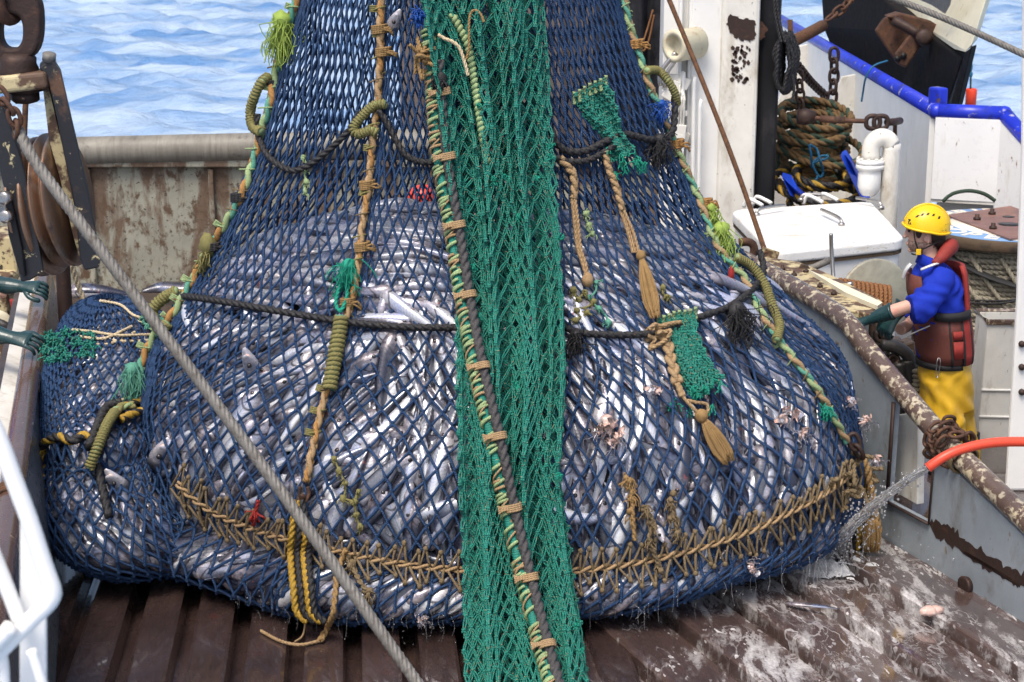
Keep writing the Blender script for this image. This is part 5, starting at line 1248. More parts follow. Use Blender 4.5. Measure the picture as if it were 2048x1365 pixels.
def rust_stay():
    mb = MB(); rope(mb, [at(1328, -25, 15.2), at(1400, 150, 14.7), at(1470, 330, 14.1), at(1532, 508, 13.5)], .021, 6, .10, amp=.12); tag(mb.build('wire_stay', M['rust_wire']), 'rusty brown wire stay running slantwise past the white post to a bracket', 'wire')
    t = thing('bracket', at(1545, 530, 13.4), 'small grimy bracket at the foot of the rusty wire stay', 'bracket')
    mb = MB(); c = at(1545, 524, 13.45); box(mb, c, (.15, .10, .015), Matrix.Rotation(R(18), 3, 'Y')); box(mb, c + Vector((-.02, .05, .04)), (.14, .012, .10), Matrix.Rotation(R(18), 3, 'Y')); box(mb, c + Vector((.03, -.03, -.04)), (.05, .05, .08)); bevel(mb.build('plates', M['cream_chip'], t, False), .004)
    mb = MB(); lathe(mb, c + Vector((.02, -.05, -.005)), [(.018, 0), (.018, .02), (.010, .024)], 8, (0, -1, .2)); mb.build('bolt', M['rust'], t)
    mb = MB(); tube(mb, smooth_path([at(1478, 486, 13.9), at(1495, 484, 13.9), at(1506, 490, 13.9), at(1508, 505, 13.9), at(1500, 520, 13.9)], .02), .034, 10); tag(mb.build('pipe_bend', M['rust']), 'rusty pipe bend between the big net and the white hatch', 'pipe')
rust_stay()
def hatch():
    z = 1.1; pts = [gnd(x, y, z) for x, y in ((1460, 420), (1742, 402), (1812, 478), (1545, 507))]
    c = sum(pts, Vector()) / 4; t = thing('hatch', (c.x, c.y, 0), 'white hatch box with rounded lid and steel handles beside the white post', 'hatch')
    def rounded(p, r, n=6):
        out = []
        for i in range(4):
            a, b, d = p[i - 1], p[i], p[(i + 1) % 4]; u = (a - b).normalized() * r; w = (d - b).normalized() * r
            for k in range(n + 1): s = k / n; out.append(b + u * (1 - s) ** 2 + w * s ** 2)
        return out
    mb = MB(); slab(mb, rounded(pts, .16), (0, 0, -.10)); bevel(mb.build('lid', M['lid'], t, False), .025, 4)
    ins = [c + (p - c) * .96 + Vector((0, 0, -.102)) for p in pts]; mb = MB(); slab(mb, rounded(ins, .12), (0, 0, -.998)); mb.build('coaming', M['white'], t, False)
    mb = MB(); ins2 = [c + (p - c) * .985 + Vector((0, 0, -.104)) for p in pts]; slab(mb, rounded(ins2, .14), (0, 0, -.025)); mb.build('seal', M['wood_edge'], t, False)
    for (x0, y0), (x1, y1) in (((1513, 432), (1568, 423)), ((1683, 452), (1642, 432)), ((1762, 418), (1712, 408)), ((1602, 402), (1642, 402))):
        mb = MB(); a, b = gnd(x0, y0, z), gnd(x1, y1, z); up = Vector((0, 0, .055)); tube(mb, smooth_path([a, a + up * .6, a + up + (b - a) * .12, a + (b - a) * .5 + up * 1.1, b + up], .015), .015, 8); lathe(mb, a, [(.03, -.005), (.03, .02), (.018, .03)], 12); mb.build('handle', M['bright_steel'], t)
    for x, y in ((1502, 402), (1520, 398), (1622, 396), (1652, 392)):
        mb = MB(); a = gnd(x, y + 8, z); tube(mb, smooth_path([a + Vector((-.06, .05, -.03)), a + Vector((-.03, .03, .05)), a + Vector((.05, -.05, .03)), a + Vector((.09, -.10, .012))], .02), .018, 8); mb.build('hinge', M['white'], t)
hatch()
def sta_bulwark():
    t = thing('bulwark', (4.15, 20, 0), 'white bulwark with a bright blue pipe rail at far right', 'bulwark')
    zr = 1.8; A0, A1, B, C = Vector((4.27, 30, zr)), Vector((4.10, 17.25, zr)), Vector((4.70, 17.05, zr)), Vector((5.6, 15.6, .62))
    mb = MB(); P = [A0, (A0 + A1) / 2, A1]; tube(mb, np.array([V3(p) for p in P]), .075, 16); mb.build('rail', M['blue_rail'], t)
    mb = MB(); tube(mb, np.array([V3(A1), V3(B)]), .075, 16); ball(mb, A1, .078, 16, 12); ball(mb, B, .078, 16, 12); mb.build('rail', M['blue_rail'], t)
    mb = MB(); tube(mb, np.array([V3(B), V3(C)]), .075, 16); mb.build('rail', M['blue_rail'], t)
    def wall(a, b, z0, mat, th=.06, name='panel', za=None, zb=None):
        a = Vector(a); b = Vector(b); d = (b - a); n = Vector((d.y, -d.x, 0)).normalized(); mb = MB()
        slab(mb, [Vector((a.x, a.y, z0)), Vector((b.x, b.y, z0)), Vector((b.x, b.y, zb if zb is not None else b.z - .05)), Vector((a.x, a.y, za if za is not None else a.z - .05))], n * -th); return bevel(mb.build(name, mat, t, False), .006)
    wall(A0, A1, 0, M['white'], -.06); wall(A1, B, .95, M['white_clean'], -.06); wall(B, C, .55, M['white_clean'], -.06)
    s_ = Vector((.12, .25, 0)); wall(A1 + s_, B + s_, 0, M['white'], -.05, 'lower_panel', .97, .97); wall(B + s_, C + s_, 0, M['white'], -.05, 'lower_panel', .97, .60)
    mb = MB(); slab(mb, [Vector((A1.x - .02, A1.y - .04, .95)), Vector((B.x - .02, B.y - .05, .95)), Vector((B.x + .2, B.y + .3, .95)), Vector((A1.x + .2, A1.y + .3, .95))], (0, 0, -.03)); bevel(mb.build('ledge', M['white_dirty'], t, False), .006)
    for y, w in ((21.4, .85), (25.3, .7)):
        x = 4.1 + (y - 17.25) * .0133; mb = MB(); slab(mb, [Vector((x - .02, y, zr - .08)), Vector((x - .22, y, zr - .12)), Vector((x - w, y, .02)), Vector((x - .02, y, .02))], (0, .06, 0)); bevel(mb.build('stiffener', M['white_dirty'], t, False), .01)
    mb = MB(); y = 18.55; x = 4.1 + (y - 17.25) * .0133 - .008; slab(mb, [Vector((x, y + math.cos(a) * .16 * (1 if abs(math.cos(a)) < .7 else .9), 1.32 + math.sin(a) * .26)) for a in np.linspace(0, 6.0, 14)], (-.01, 0, 0)); mb.build('fairlead_opening', M['black_rubber'], t, False)
    mb = MB(); y = 23.2; x = 4.1 + (y - 17.25) * .0133 - .008; slab(mb, [Vector((x, y - .12, .1)), Vector((x, y + .12, .1)), Vector((x, y + .12, 1.6)), Vector((x, y - .12, 1.6))], (-.01, 0, 0)); mb.build('slot', M['black_rubber'], t, False)
    mb = MB(); q = A1 + Vector((.05, .05, .0)); box(mb, q + Vector((-.02, .05, .12)), (.12, .16, .20), Matrix.Rotation(.5, 3, 'Z')); bevel(mb.build('rail_bracket', M['blue_rail'], t, False), .02)
    # trawl door leaning outboard
    d = thing('trawl_door', at(1800, 120, 21.5), 'black trawl door with a cream edge leaning outside the blue rail', 'trawl door')
    def Yd(x): return 25.5 - (x - 1650) * .0265
    def dp(x, y, o=0): return at(x, y, Yd(x) + o)
    mb = MB(); slab(mb, [dp(x, y) for x, y in [(1640, -60), (1648, 60), (1668, 110), (1800, 185), (1888, 232), (1925, 118), (1840, 60), (1700, -60)]], (.15, .35, .05)); bevel(mb.build('face', M['black_door'], d, False), .03)
    mb = MB(); slab(mb, [dp(x, y, -.12 + (106 - y) * .012) for x, y in [(1742, -12), (1840, 52), (1908, 100), (1930, 106), (1942, 92), (1990, -60), (1742, -60)]], (.12, .22, .05)); bevel(mb.build('cream_plate', M['cream'], d, False), .02)
    mb = MB(); slab(mb, [dp(x, y, -.02) for x, y in [(1928, 108), (1944, 92), (1915, 215), (1900, 212)]], (.1, .2, .0)); bevel(mb.build('edge_post', M['black_door'], d, False), .02)
    mb = MB(); slab(mb, [dp(x, y, -.135) for x, y in [(1838, 0), (1862, 10), (1890, 28), (1900, 10), (1906, -20), (1850, -20)]], (0, -.012, 0)); mb.build('opening', M['wire'], d, False)
    b = thing('bracket', at(1810, 90, 20.2), 'heavy rusty warp bracket bolted on the black trawl door', 'bracket'); Yb = 20.1
    mb = MB(); slab(mb, [at(x, y, Yb) for x, y in [(1750, 62), (1768, 36), (1800, 28), (1822, 60), (1838, 92), (1812, 138), (1795, 128), (1782, 110)]], (0, .06, 0)); slab(mb, [at(x, y, Yb - .25) for x, y in [(1790, 110), (1822, 66), (1846, 60), (1858, 78), (1838, 100), (1812, 136), (1796, 130)]], (0, .07, 0)); bevel(mb.build('cheek', M['rust'], b, False), .02)
    mb = MB(); slab(mb, [at(x, y, Yb - .05) for x, y in [(1775, 34), (1800, 26), (1862, 42), (1905, 70), (1908, 84), (1860, 76), (1820, 58)]], (0, .25, 0)); bevel(mb.build('arm', M['rust'], b, False), .02)
    mb = MB(); lathe(mb, at(1846, 76, Yb - .28), [(.09, 0), (.09, .08), (.05, .10)], 14, (0, -1, .2)); tube(mb, smooth_path([at(1788, 42, Yb - .1), at(1815, 56, Yb - .2), at(1838, 70, Yb - .25)], .05), .055, 12); mb.build('pin', M['dark_rust'], b)
    mb = MB(); 
    for dx in (0, 12): lathe(mb, at(1795 + dx, 118 - dx * .5, Yb - .255), [(.035, 0), (.035, .012)], 12, (0, -1, .1))
    mb.build('bolt_hole', M['black_rubber'], b)
    # chains, rods, twine
    chain('chain', 'rusty chain hanging straight down inside the bulwark, in two strands', [at(1668, 96, 19.4), at(1668, 150, 19.4), at(1664, 200, 19.4), at(1658, 240, 19.4)], M['dark_rust'], .078, .019)
    chain('chain', 'rusty chain from the trawl door down to a slanting rod', [at(1710, -20, 21.5), at(1690, 12, 21.5), at(1665, 32, 21.5), at(1648, 44, 21.5)], M['rust'], .078, .019)
    chain('chain', 'dark chain hanging beside the black rope coil', [at(1598, 140, 17.0), at(1600, 180, 17.0), at(1602, 220, 17.0), at(1604, 235, 17.0)], M['dark_rust'], .062, .014)
    chain('chain', 'slack dark chain slung from the rope coil to the double chain', [at(1596, 132, 17.2), at(1618, 160, 18.0), at(1640, 182, 18.8), at(1655, 195, 19.2)], M['dark_rust'], .062, .014)
    mb = MB(); tube(mb, [at(1580, 86, 20.5), at(1612, 70, 21), at(1645, 52, 21.4)], .07, 12); tube(mb, [at(1580, 40, 20.4), at(1581, 66, 20.4), at(1581, 86, 20.4)], .03, 8); tag(mb.build('rod', M['rust_wire']), 'slanting rusty rod above the black rope coil', 'rod')
    s = thing('turnbuckle', at(1700, 240, 16.5), 'rusty turnbuckle with a big shackle stretched across the white bulwark', 'turnbuckle')
    mb = MB(); tube(mb, smooth_path([at(1618, 234, 16.7), at(1660, 240, 16.6), at(1735, 243, 16.5)], .05), .022, 8); tube(mb, [at(1640, 238, 16.62), at(1665, 240, 16.6), at(1690, 241, 16.55)], .034, 10); mb.build('rod', M['rust'], s)
    for x in (1746, 1762): mb = MB(); link_mb(mb, at(x, 245, 16.5), (1, 0, 0), (0, 0, 1), .065, .06, .022); mb.build('link', M['dark_rust'], s)
    mb = MB(); tube(mb, [at(1775, 245, 16.5), at(1790, 244, 16.7), at(1800, 242, 17.2)], .035, 10); lathe(mb, at(1612, 234, 16.7), [(.07, -.08), (.08, 0), (.05, .09)], 10, (1, 0, 0)); mb.build('end_fitting', M['dark_rust'], s)
    mb = MB(); tube(mb, smooth_path([at(1790, 250, 16.9), at(1790, 285, 17.0)], .05), .02, 8); tag(mb.build('hanging_pin', M['rust']), 'short rusty pin hanging under the big shackle', 'pin')
    mb = MB(); tube(mb, smooth_path([at(1775, 122, 16.9), at(1748, 132, 16.8), at(1732, 155, 16.8), at(1726, 185, 16.9), at(1723, 204, 16.9)], .03), .009, 6); tag(mb.build('twine', M['teal_cord']), 'blue green twine hanging over the blue rail', 'twine')
    # line with red float
    f = thing('float', at(1941, 210, 22), 'red-orange tube float hanging on a thin line over the sea at right', 'float')
    mb = MB(); lathe(mb, at(1941, 211, 22), [(.05, 0), (.066, .01), (.068, .19), (.058, .205), (.055, .20), (.05, .16)], 20); mb.build('tube', M['float_red'], f)
    mb = MB(); rope(mb, [at(1944, -30, 22), at(1943, 80, 22), at(1942, 120, 22), at(1941, 185, 22)], .012, 3); mb.build('line', M['mud_green'], f)
    mb = MB()
    for k in range(4): ball(mb, at(1942, 108 + k * 14, 22), (.022, .022, .045), 8, 6, .1)
    mb.build('splice', M['teal_cord'], f)
    w = [at(1755, -15, 8.6), at(1900, 42, 8.4), at(2075, 122, 8.2)]; mb = MB(); rope(mb, w, .0165, 6, .12, amp=.2); tag(mb.build('wire_rope', M['wire']), 'grey steel wire rope crossing the top right corner', 'wire')
sta_bulwark()
def coils():
    rr = np.random.RandomState(4)
    def coil(cx, cy, Y, rx, rings, dz, r, mat, label, cols=None, tilt=.25, ph=0):
        mb = MB(); c0 = at(cx, cy, Y)
        for k in range(rings):
            a0 = rr.rand() * 6; q = rx * (1 + rr.randn() * .12) * (1 - .05 * (k % 3)); c = c0 + Vector((rr.randn() * .04, rr.randn() * .04, k * dz + rr.randn() * .01)); tx, ty = rr.randn() * tilt * .4, tilt
            P = [c + Vector((math.cos(a) * q, math.sin(a) * q, math.cos(a) * q * tx * .5 + math.sin(a) * q * ty)) for a in np.linspace(0, 6.28, 14)[:-1]]
            rope(mb, P, r, 3, r * 6, cols, closed=True)
        return tag(mb.build('rope_coil', mat), label, 'rope coil')
    coil(1618, 345, 17.6, .36, 11, .058, .040, [M['mud_rope'], M['mud_green']], 'big coil of muddy brown and green rope right of the black post', (0, 1, 0), .28)
    coil(1640, 402, 17.1, .34, 6, .055, .038, [M['yellow_rope'], M['black_rope']], 'coil of black and yellow rope behind the white hatch', (1, 0, 1), .25)
    # crumpled blue tarpaulin pieces
    for pts, lab in (([(1562, 352), (1580, 358), (1592, 380), (1612, 398), (1600, 402), (1580, 392)], 'small blue tarpaulin end sticking out under the muddy coil'), ([(1680, 312), (1690, 306), (1702, 325), (1716, 352), (1730, 378), (1740, 404), (1724, 404), (1708, 372), (1696, 345)], 'strip of crumpled blue tarpaulin right of the rope coils')):
        mb = MB(); slab(mb, [at(x, y, 16.7 + .12 * math.sin(k * 2.1)) for k, (x, y) in enumerate(pts)], (.03, .12, .02)); o = mb.build('tarpaulin', M['tarp_blue'], None, False); tag(bevel(o, .015, 2), lab, 'tarpaulin')
    mb = MB(); pts = [(1618, 290), (1622, 310), (1624, 335), (1630, 325), (1652, 318), (1655, 312), (1640, 314), (1626, 328), (1632, 345), (1640, 355), (1646, 345), (1640, 320), (1634, 300), (1620, 290)]
    rope(mb, [at(x, y, 16.95 + rr.randn() * .03) for x, y in pts], .013, 3); rope(mb, [at(x, y, 16.9) for x, y in [(1636, 352), (1630, 365), (1625, 380), (1618, 398), (1612, 400)]], .013, 3); tag(mb.build('twine', M['teal_cord']), 'blue twine tied round the muddy rope coil', 'twine')
    g = thing('vent_pipe', at(1775, 430, 16.3), 'white gooseneck vent pipe with a flanged valve in front of the bulwark', 'vent pipe'); Yg = 16.2
    x0 = at(1778, 400, Yg).x; zc = at(0, 300, Yg).z; rb = .095
    P = [Vector((x0, Yg, z)) for z in (0, .5, 1, zc)] + [Vector((x0 - rb + rb * math.cos(a), Yg, zc + rb * 1.2 * math.sin(a))) for a in np.linspace(.25, math.pi, 9)] + [Vector((x0 - 2 * rb, Yg, zc - .08))]
    mb = MB(); tube(mb, smooth_path(P, .03), .082, 18); mb.build('gooseneck', M['white_dirty'], g)
    c = Vector((x0 - 2 * rb, Yg, zc - .42)); mb = MB(); lathe(mb, c, [(.06, 0), (.085, .03), (.105, .08), (.105, .20), (.095, .24), (.13, .25), (.13, .285), (.115, .29), (.13, .295), (.13, .33), (.085, .335)], 22); mb.build('valve_body', M['white'], g)
    mb = MB()
    for k in range(10): a = k / 10 * 6.283; lathe(mb, c + Vector((math.cos(a) * .115, math.sin(a) * .115, .33)), [(.014, 0), (.014, .022)], 6)
    mb.build('flange_bolts', M['white_dirty'], g)
coils()
def drum():
    c = Vector((4.40, 15.5, 0)); R0 = .80; zt = 1.02
    t = thing('rope_drum', c, 'big wooden rope drum with faded blue lettered top and weathered rope', 'rope drum')
    mb = MB(); lathe(mb, c + Vector((0, 0, zt - .10)), [(R0 - .01, 0), (R0, .012), (R0, .088), (R0 - .012, .10)], 48); mb.build('flange', M['wood_edge'], t); mb = MB(); lathe(mb, c, [(R0, 0), (R0, .09)], 48); mb.build('flange', M['wood_edge'], t)
    mb = MB(); lathe(mb, c + Vector((0, 0, zt + .001)), [(R0 - .015, 0), (R0 - .02, .004)], 48); mb.build('top_boards', M['drum_blue'], t)
    mb = MB(); lathe(mb, c + Vector((0, 0, zt + .0055)), [(.53, 0), (.528, .003)], 48); mb.build('white_disc', M['drum_white'], t)
    mb = MB(); rr = np.random.RandomState(6); H = []; z = .12
    n = 36
    while z < zt - .13:
        for k in range(n): a = k / n * 6.283; H.append(c + Vector((math.cos(a), math.sin(a), 0)) * (.66 + .012 * math.sin(z * 40 + a * 2) + rr.randn() * .003) + Vector((0, 0, z + .042 * k / n + .012 * math.sin(a * 3 + z * 9))))
        z += .044
    rope(mb, H, .030, 3, .16, seg=.03); lathe(mb, c + Vector((0, 0, .1)), [(.63, 0), (.63, zt - .22)], 40); mb.build('winding', M['white_rope'], t)
    for k in range(3):
        mb = MB(); a0 = R(205 + k * 22); P = [c + Vector((math.cos(a0 + s * .35), math.sin(a0 + s * .35), 0)) * (.695 + .01 * math.sin(s * 3)) + Vector((0, 0, .86 - s * (.26 + .05 * k))) for s in np.linspace(0, 2.4, 12)]; rope(mb, P, .022, 3); mb.build('loose_turn', M['white_rope'], t)
    mb = MB(); P = [c + Vector((math.cos(R(a)), math.sin(R(a)), 0)) * .712 + Vector((0, 0, z)) for a, z in ((195, .86), (215, .80), (235, .72), (255, .65), (275, .60), (300, .58))]; tube(mb, smooth_path(P, .03), .045, 10, flat=.35); tag(mb.build('strap', M['black_web']), 'black strap slung over the winding of the rope drum', 'strap')
    mb = MB(); P = [c + Vector((math.cos(R(a)), math.sin(R(a)), 0)) * .715 + Vector((0, 0, z)) for a, z in ((200, .42), (225, .44), (250, .47), (265, .52), (285, .60))]; tube(mb, smooth_path(P, .03), .011, 6); P2 = [p + Vector((0, 0, .025 * math.sin(k))) for k, p in enumerate(P)]; tube(mb, smooth_path(P2, .03), .008, 6); tag(mb.build('twine', M['black_rope']), 'thin black twine tied round the drum winding below the strap', 'twine')
    # rust plate on top, corners as photographed
    zz = zt + .012; mb = MB(); ctr = c + Vector((0, 0, zz)); cor = [gnd(x, y, zz) for x, y in ((1893, 433), (2021, 415))]; ctr = gnd(2022, 448, zz)
    pts = [cor[0], gnd(2020, 481, zz), ctr * 2 - cor[0], cor[1]]
    slab(mb, [Vector((p.x, p.y, zz)) for p in pts], (0, 0, .014)); mb.build('plate', M['plate_rust'], t, False)
    for x, y in ((1984, 429), (1954, 440), (1986, 458)):
        mb = MB(); p = gnd(x, y, zz + .014); lathe(mb, p, [(.034, 0), (.034, .022), (.02, .024), (.02, .05)], 8); mb.build('bolt', M['dark_rust'], t)
    for x, y, r in ((2017, 434, .055), (2018, 449, .095)):
        mb = MB(); lathe(mb, gnd(x, y, zz + .0145), [(r, 0), (r, .0015)], 20); mb.build('hole', M['black_rubber'], t)
    # faded lettering painted round the rim
    dg = None
    def letters(word, a0, a1, rad, out):
        for k, ch in enumerate(word):
            a = a0 + (a1 - a0) * k / max(1, len(word) - 1); cu = bpy.data.curves.new('t', 'FONT'); cu.body = ch; cu.size = .26; cu.align_x = 'CENTER'; cu.align_y = 'CENTER'; cu.extrude = .0012; cu.offset = .008
            o = bpy.data.objects.new('t', cu); COL.objects.link(o); me = bpy.data.meshes.new_from_object(o.evaluated_get(bpy.context.evaluated_depsgraph_get())); bpy.data.objects.remove(o); bpy.data.curves.remove(cu)
            p = c + Vector((math.cos(R(a)) * rad, math.sin(R(a)) * rad, zt + .0075)); rot = R(a) - math.pi / 2 if out else R(a) + math.pi / 2
            Mx = Matrix.Translation(p) @ Matrix.Rotation(rot, 4, 'Z'); v = np.array([V3(Mx @ q.co) for q in me.vertices]); mbL.add(v, [tuple(q.vertices) for q in me.polygons])
    mbL = MB(); letters('BRIDON', 128, 62, .655, True); letters('ROPES', 192, 258, .655, False); mbL.build('lettering', M['drum_white'], t, False)
    mb = MB(); tube(mb, smooth_path([at(1885, 404, 16.6), at(1905, 388, 16.6), at(1938, 382, 16.6), at(1968, 388, 16.6), at(1990, 402, 16.6)], .03), .018, 8); tag(mb.build('hose_loop', M['mud_green']), 'thin dark hose loop arching behind the rope drum', 'hose')
drum()
def white_box():
    Yb = 12.35; p = gnd(1962, 905, 0); t = thing('bin', (at(2000, 800, Yb).x, Yb + .3, 0), 'open white steel bin with rusty rim beside the worker', 'bin')
    a = at(1955, 882, Yb); b = at(1976, 645, Yb); x0 = a.x; x1 = b.x; zt = b.z; w = .62; d = .34
    def wallq(p, name, th):
        mb = MB(); slab(mb, p, th); bevel(mb.build(name, M['white_dirty'], t, False), .006)
    wallq([Vector((x0, Yb, 0)), Vector((x0 + w, Yb, 0)), Vector((x0 + w, Yb, zt)), Vector((x1, Yb, zt))], 'front_panel', (0, .02, 0))
    wallq([Vector((x0, Yb + .0205, 0)), Vector((x0, Yb + d, 0)), Vector((x1, Yb + d, zt)), Vector((x1, Yb + .0205, zt))], 'side_panel', (.02, 0, 0))
    wallq([Vector((x0 + .021, Yb + d - .02, 0)), Vector((x0 + w, Yb + d - .02, 0)), Vector((x0 + w, Yb + d - .02, zt)), Vector((x1 + .021, Yb + d - .02, zt))], 'back_panel', (0, .02, 0))
    mb = MB(); P = [Vector((x0 + w, Yb, zt)), Vector((x1, Yb, zt)), Vector((x1, Yb + d, zt)), Vector((x0 + w, Yb + d, zt))]; tube(mb, np.array([V3(q) for q in P]), .022, 8); mb.build('rim', M['brown_rail'], t)
    for z in (.42, .22): mb = MB(); tube(mb, [Vector((x0 + (x1 - x0) * z / zt - .004, Yb - .004, z)), Vector((x0 + w, Yb - .004, z - .01))], .010, 6); mb.build('weld_bead', M['white'], t)
    Yc = 11.35; t2 = thing('column', (at(2060, 900, Yc).x, Yc, 0), 'tapering white bolted column at the right edge', 'column')
    q = [(2047, -40), (2044, 300), (2034, 600), (2012, 975)]; pts = [at(x, y, Yc) for x, y in q]; pts[-1].z = min(pts[-1].z, .0); pts = [Vector((p.x, p.y, p.z)) for p in pts]
    pts2 = [Vector((pts[0].x + .8, Yc, pts[0].z)), Vector((pts[0].x + .8, Yc, 0))]; mb = MB(); slab(mb, pts + pts2[::-1], (0, .045, 0)); bevel(mb.build('shaft', M['white'], t2, False), .02)
    for y in (688, 734, 784): mb = MB(); lathe(mb, at(2043, y, Yc), [(.022, 0), (.022, .018), (.012, .03)], 8, (0, -1, 0)); mb.build('bolt', M['dark_rust'], t2)
white_box()
def winch():
    z = 1.17; t = thing('winch', gnd(1680, 560, 0), 'small grimy winch with a cream casing behind the brown rail of the ramp wall', 'winch')
    t.location = (2.6, 12.6, 0)
    mb = MB(); slab(mb, [gnd(x, y, z) for x, y in [(1492, 518), (1532, 514), (1600, 524), (1660, 548), (1762, 600), (1742, 628), (1690, 618), (1600, 568)]], (0, 0, -.05)); bevel(mb.build('casing_top', M['cream_chip'], t, False), .01)
    mb = MB(); slab(mb, [gnd(x, y, z - .052) for x, y in [(1510, 525), (1660, 556), (1740, 606), (1690, 614)]], (0, 0, -1.1)); mb.build('casing_side', M['white_dirty'], t, False)
    for x, y in ((1565, 540), (1588, 552), (1612, 545), (1640, 575), (1668, 590)): mb = MB(); lathe(mb, gnd(x, y, z), [(.022, 0), (.022, .016), (.011, .018), (.011, .035)], 8); mb.build('bolt', M['dark_rust'], t)
    mb = MB(); slab(mb, [at(x, y, 13.2) for x, y in [(1578, 548), (1582, 532), (1592, 530), (1604, 540), (1612, 552)]], (0, .03, 0)); slab(mb, [at(x, y, 13.0) for x, y in [(1596, 540), (1604, 528), (1616, 532), (1640, 560), (1672, 588), (1660, 590)]], (0, .03, 0)); bevel(mb.build('bracket', M['brown_mach'], t, False), .004)
    mb = MB(); tube(mb, [at(1600, 543, 13.1), at(1630, 534, 13.1), at(1662, 520, 13.1)], .026, 12); mb.build('shaft', M['wire'], t)
    mb = MB(); tube(mb, smooth_path([at(1662, 468, 13.0), at(1663, 500, 13.0), at(1666, 545, 12.95), at(1668, 570, 12.9), at(1678, 576, 12.85), at(1702, 569, 12.8)], .02), .0155, 10); lathe(mb, at(1702, 569, 12.8), [(.02, -.05), (.022, -.02), (.022, .01), (.016, .014)], 12, (.9, -.3, .2)); mb.build('crank_handle', M['bright_steel'], t)
    ax = Vector((.32, -.93, .1)); mb = MB(); lathe(mb, at(1747, 598, 13.5), [(.31, 0), (.315, .01), (.315, .03), (.30, .04)], 44, ax); mb.build('drum_flange', M['grey_disc'], t)
    mb = MB(); c = at(1720, 612, 13.25); axr = Vector((.93, -.1, -.12)).normalized()
    lathe(mb, c - axr * .2, [(.14, 0), (.16, .02), (.17, .15), (.165, .3), (.13, .4)], 28, axr); H = []
    for k in range(26 * 12): a = k / 26 * 6.283; u = axr.cross(Vector((0, 0, 1))).normalized(); w = axr.cross(u); H.append(c - axr * .2 + axr * (.4 * k / (26 * 12)) + (u * math.cos(a) + w * math.sin(a)) * .175)
    rope(mb, H, .017, 3, .1, seg=.03); mb.build('drum_rope', M['brown_twine'], t)
    mb = MB(); slab(mb, [gnd(x, y, 1.2) for x, y in [(1618, 540), (1700, 575), (1765, 605), (1755, 612), (1690, 585)]], (0, 0, -.03)); mb.build('frame_bar', M['cream'], t, False)
    mb = MB(); lathe(mb, at(1702, 618, 12.5), [(.10, 0), (.11, .015), (.11, .03), (.085, .032), (.08, .0)], 26, (.55, -.8, .1)); mb.build('hand_wheel', M['brown_mach'], t)
    # hoses and machinery below
    m = thing('valve_block', at(1780, 740, 12.3), 'greasy brown valve block with black hydraulic hoses in front of the worker', 'valve block'); rr = np.random.RandomState(3)
    mb = MB()
    for x, y, w, h in ((1735, 655, .12, .12), (1760, 690, .14, .16), (1745, 720, .10, .2), (1780, 745, .12, .25), (1765, 800, .16, .3), (1815, 700, .1, .14), (1725, 640, .1, .1), (1790, 690, .09, .1)): box(mb, at(x, y, 12.35 + rr.rand() * .2), (w, .15, h), Matrix.Rotation(rr.randn() * .25, 3, 'Y'))
    bevel(mb.build('housing', M['brown_mach'], m, False), .012)
    for pts, r in (([(1760, 690), (1790, 694), (1815, 710), (1825, 740)], .045), ([(1798, 725), (1800, 780), (1795, 830)], .055), ([(1815, 720), (1820, 770), (1812, 840)], .05), ([(1770, 700), (1762, 740), (1770, 780), (1775, 840)], .03)):
        mb = MB(); tube(mb, smooth_path([at(x, y, 12.15) for x, y in pts], .03), r, 12); mb.build('hose', M['dark_hose'], m)
    mb = MB(); P = [at(x, y, 12.05) for x, y in [(1838, 740), (1838, 770), (1828, 800), (1822, 825), (1830, 850)]]; whip(mb, P, .042, .035, 0, 1); mb.build('wrapped_hose', [M['white_rope'], M['dark_hose']], m)
    for k, (x, y) in enumerate(((1755, 672), (1772, 665), (1748, 700), (1785, 720))):
        mb = MB(); lathe(mb, at(x, y, 12.2), [(.045, 0), (.05, .02), (.05, .05), (.025, .055), (.02, .02)], 16, (rr.randn() * .3, -1, .2)); mb.build('fitting', M['brown_mach'], m)
    # white board behind the cut-out
    mb = MB(); slab(mb, [wl(x, y, .16) for x, y in [(1772, 832), (1836, 826), (1834, 1010), (1772, 975)]], (.05, .02, 0)); tag(bevel(mb.build('board', M['cream_chip'] if 0 else M['white_dirty'], None, False), .006), 'white board standing behind the cut-out in the ramp wall', 'board')
winch()
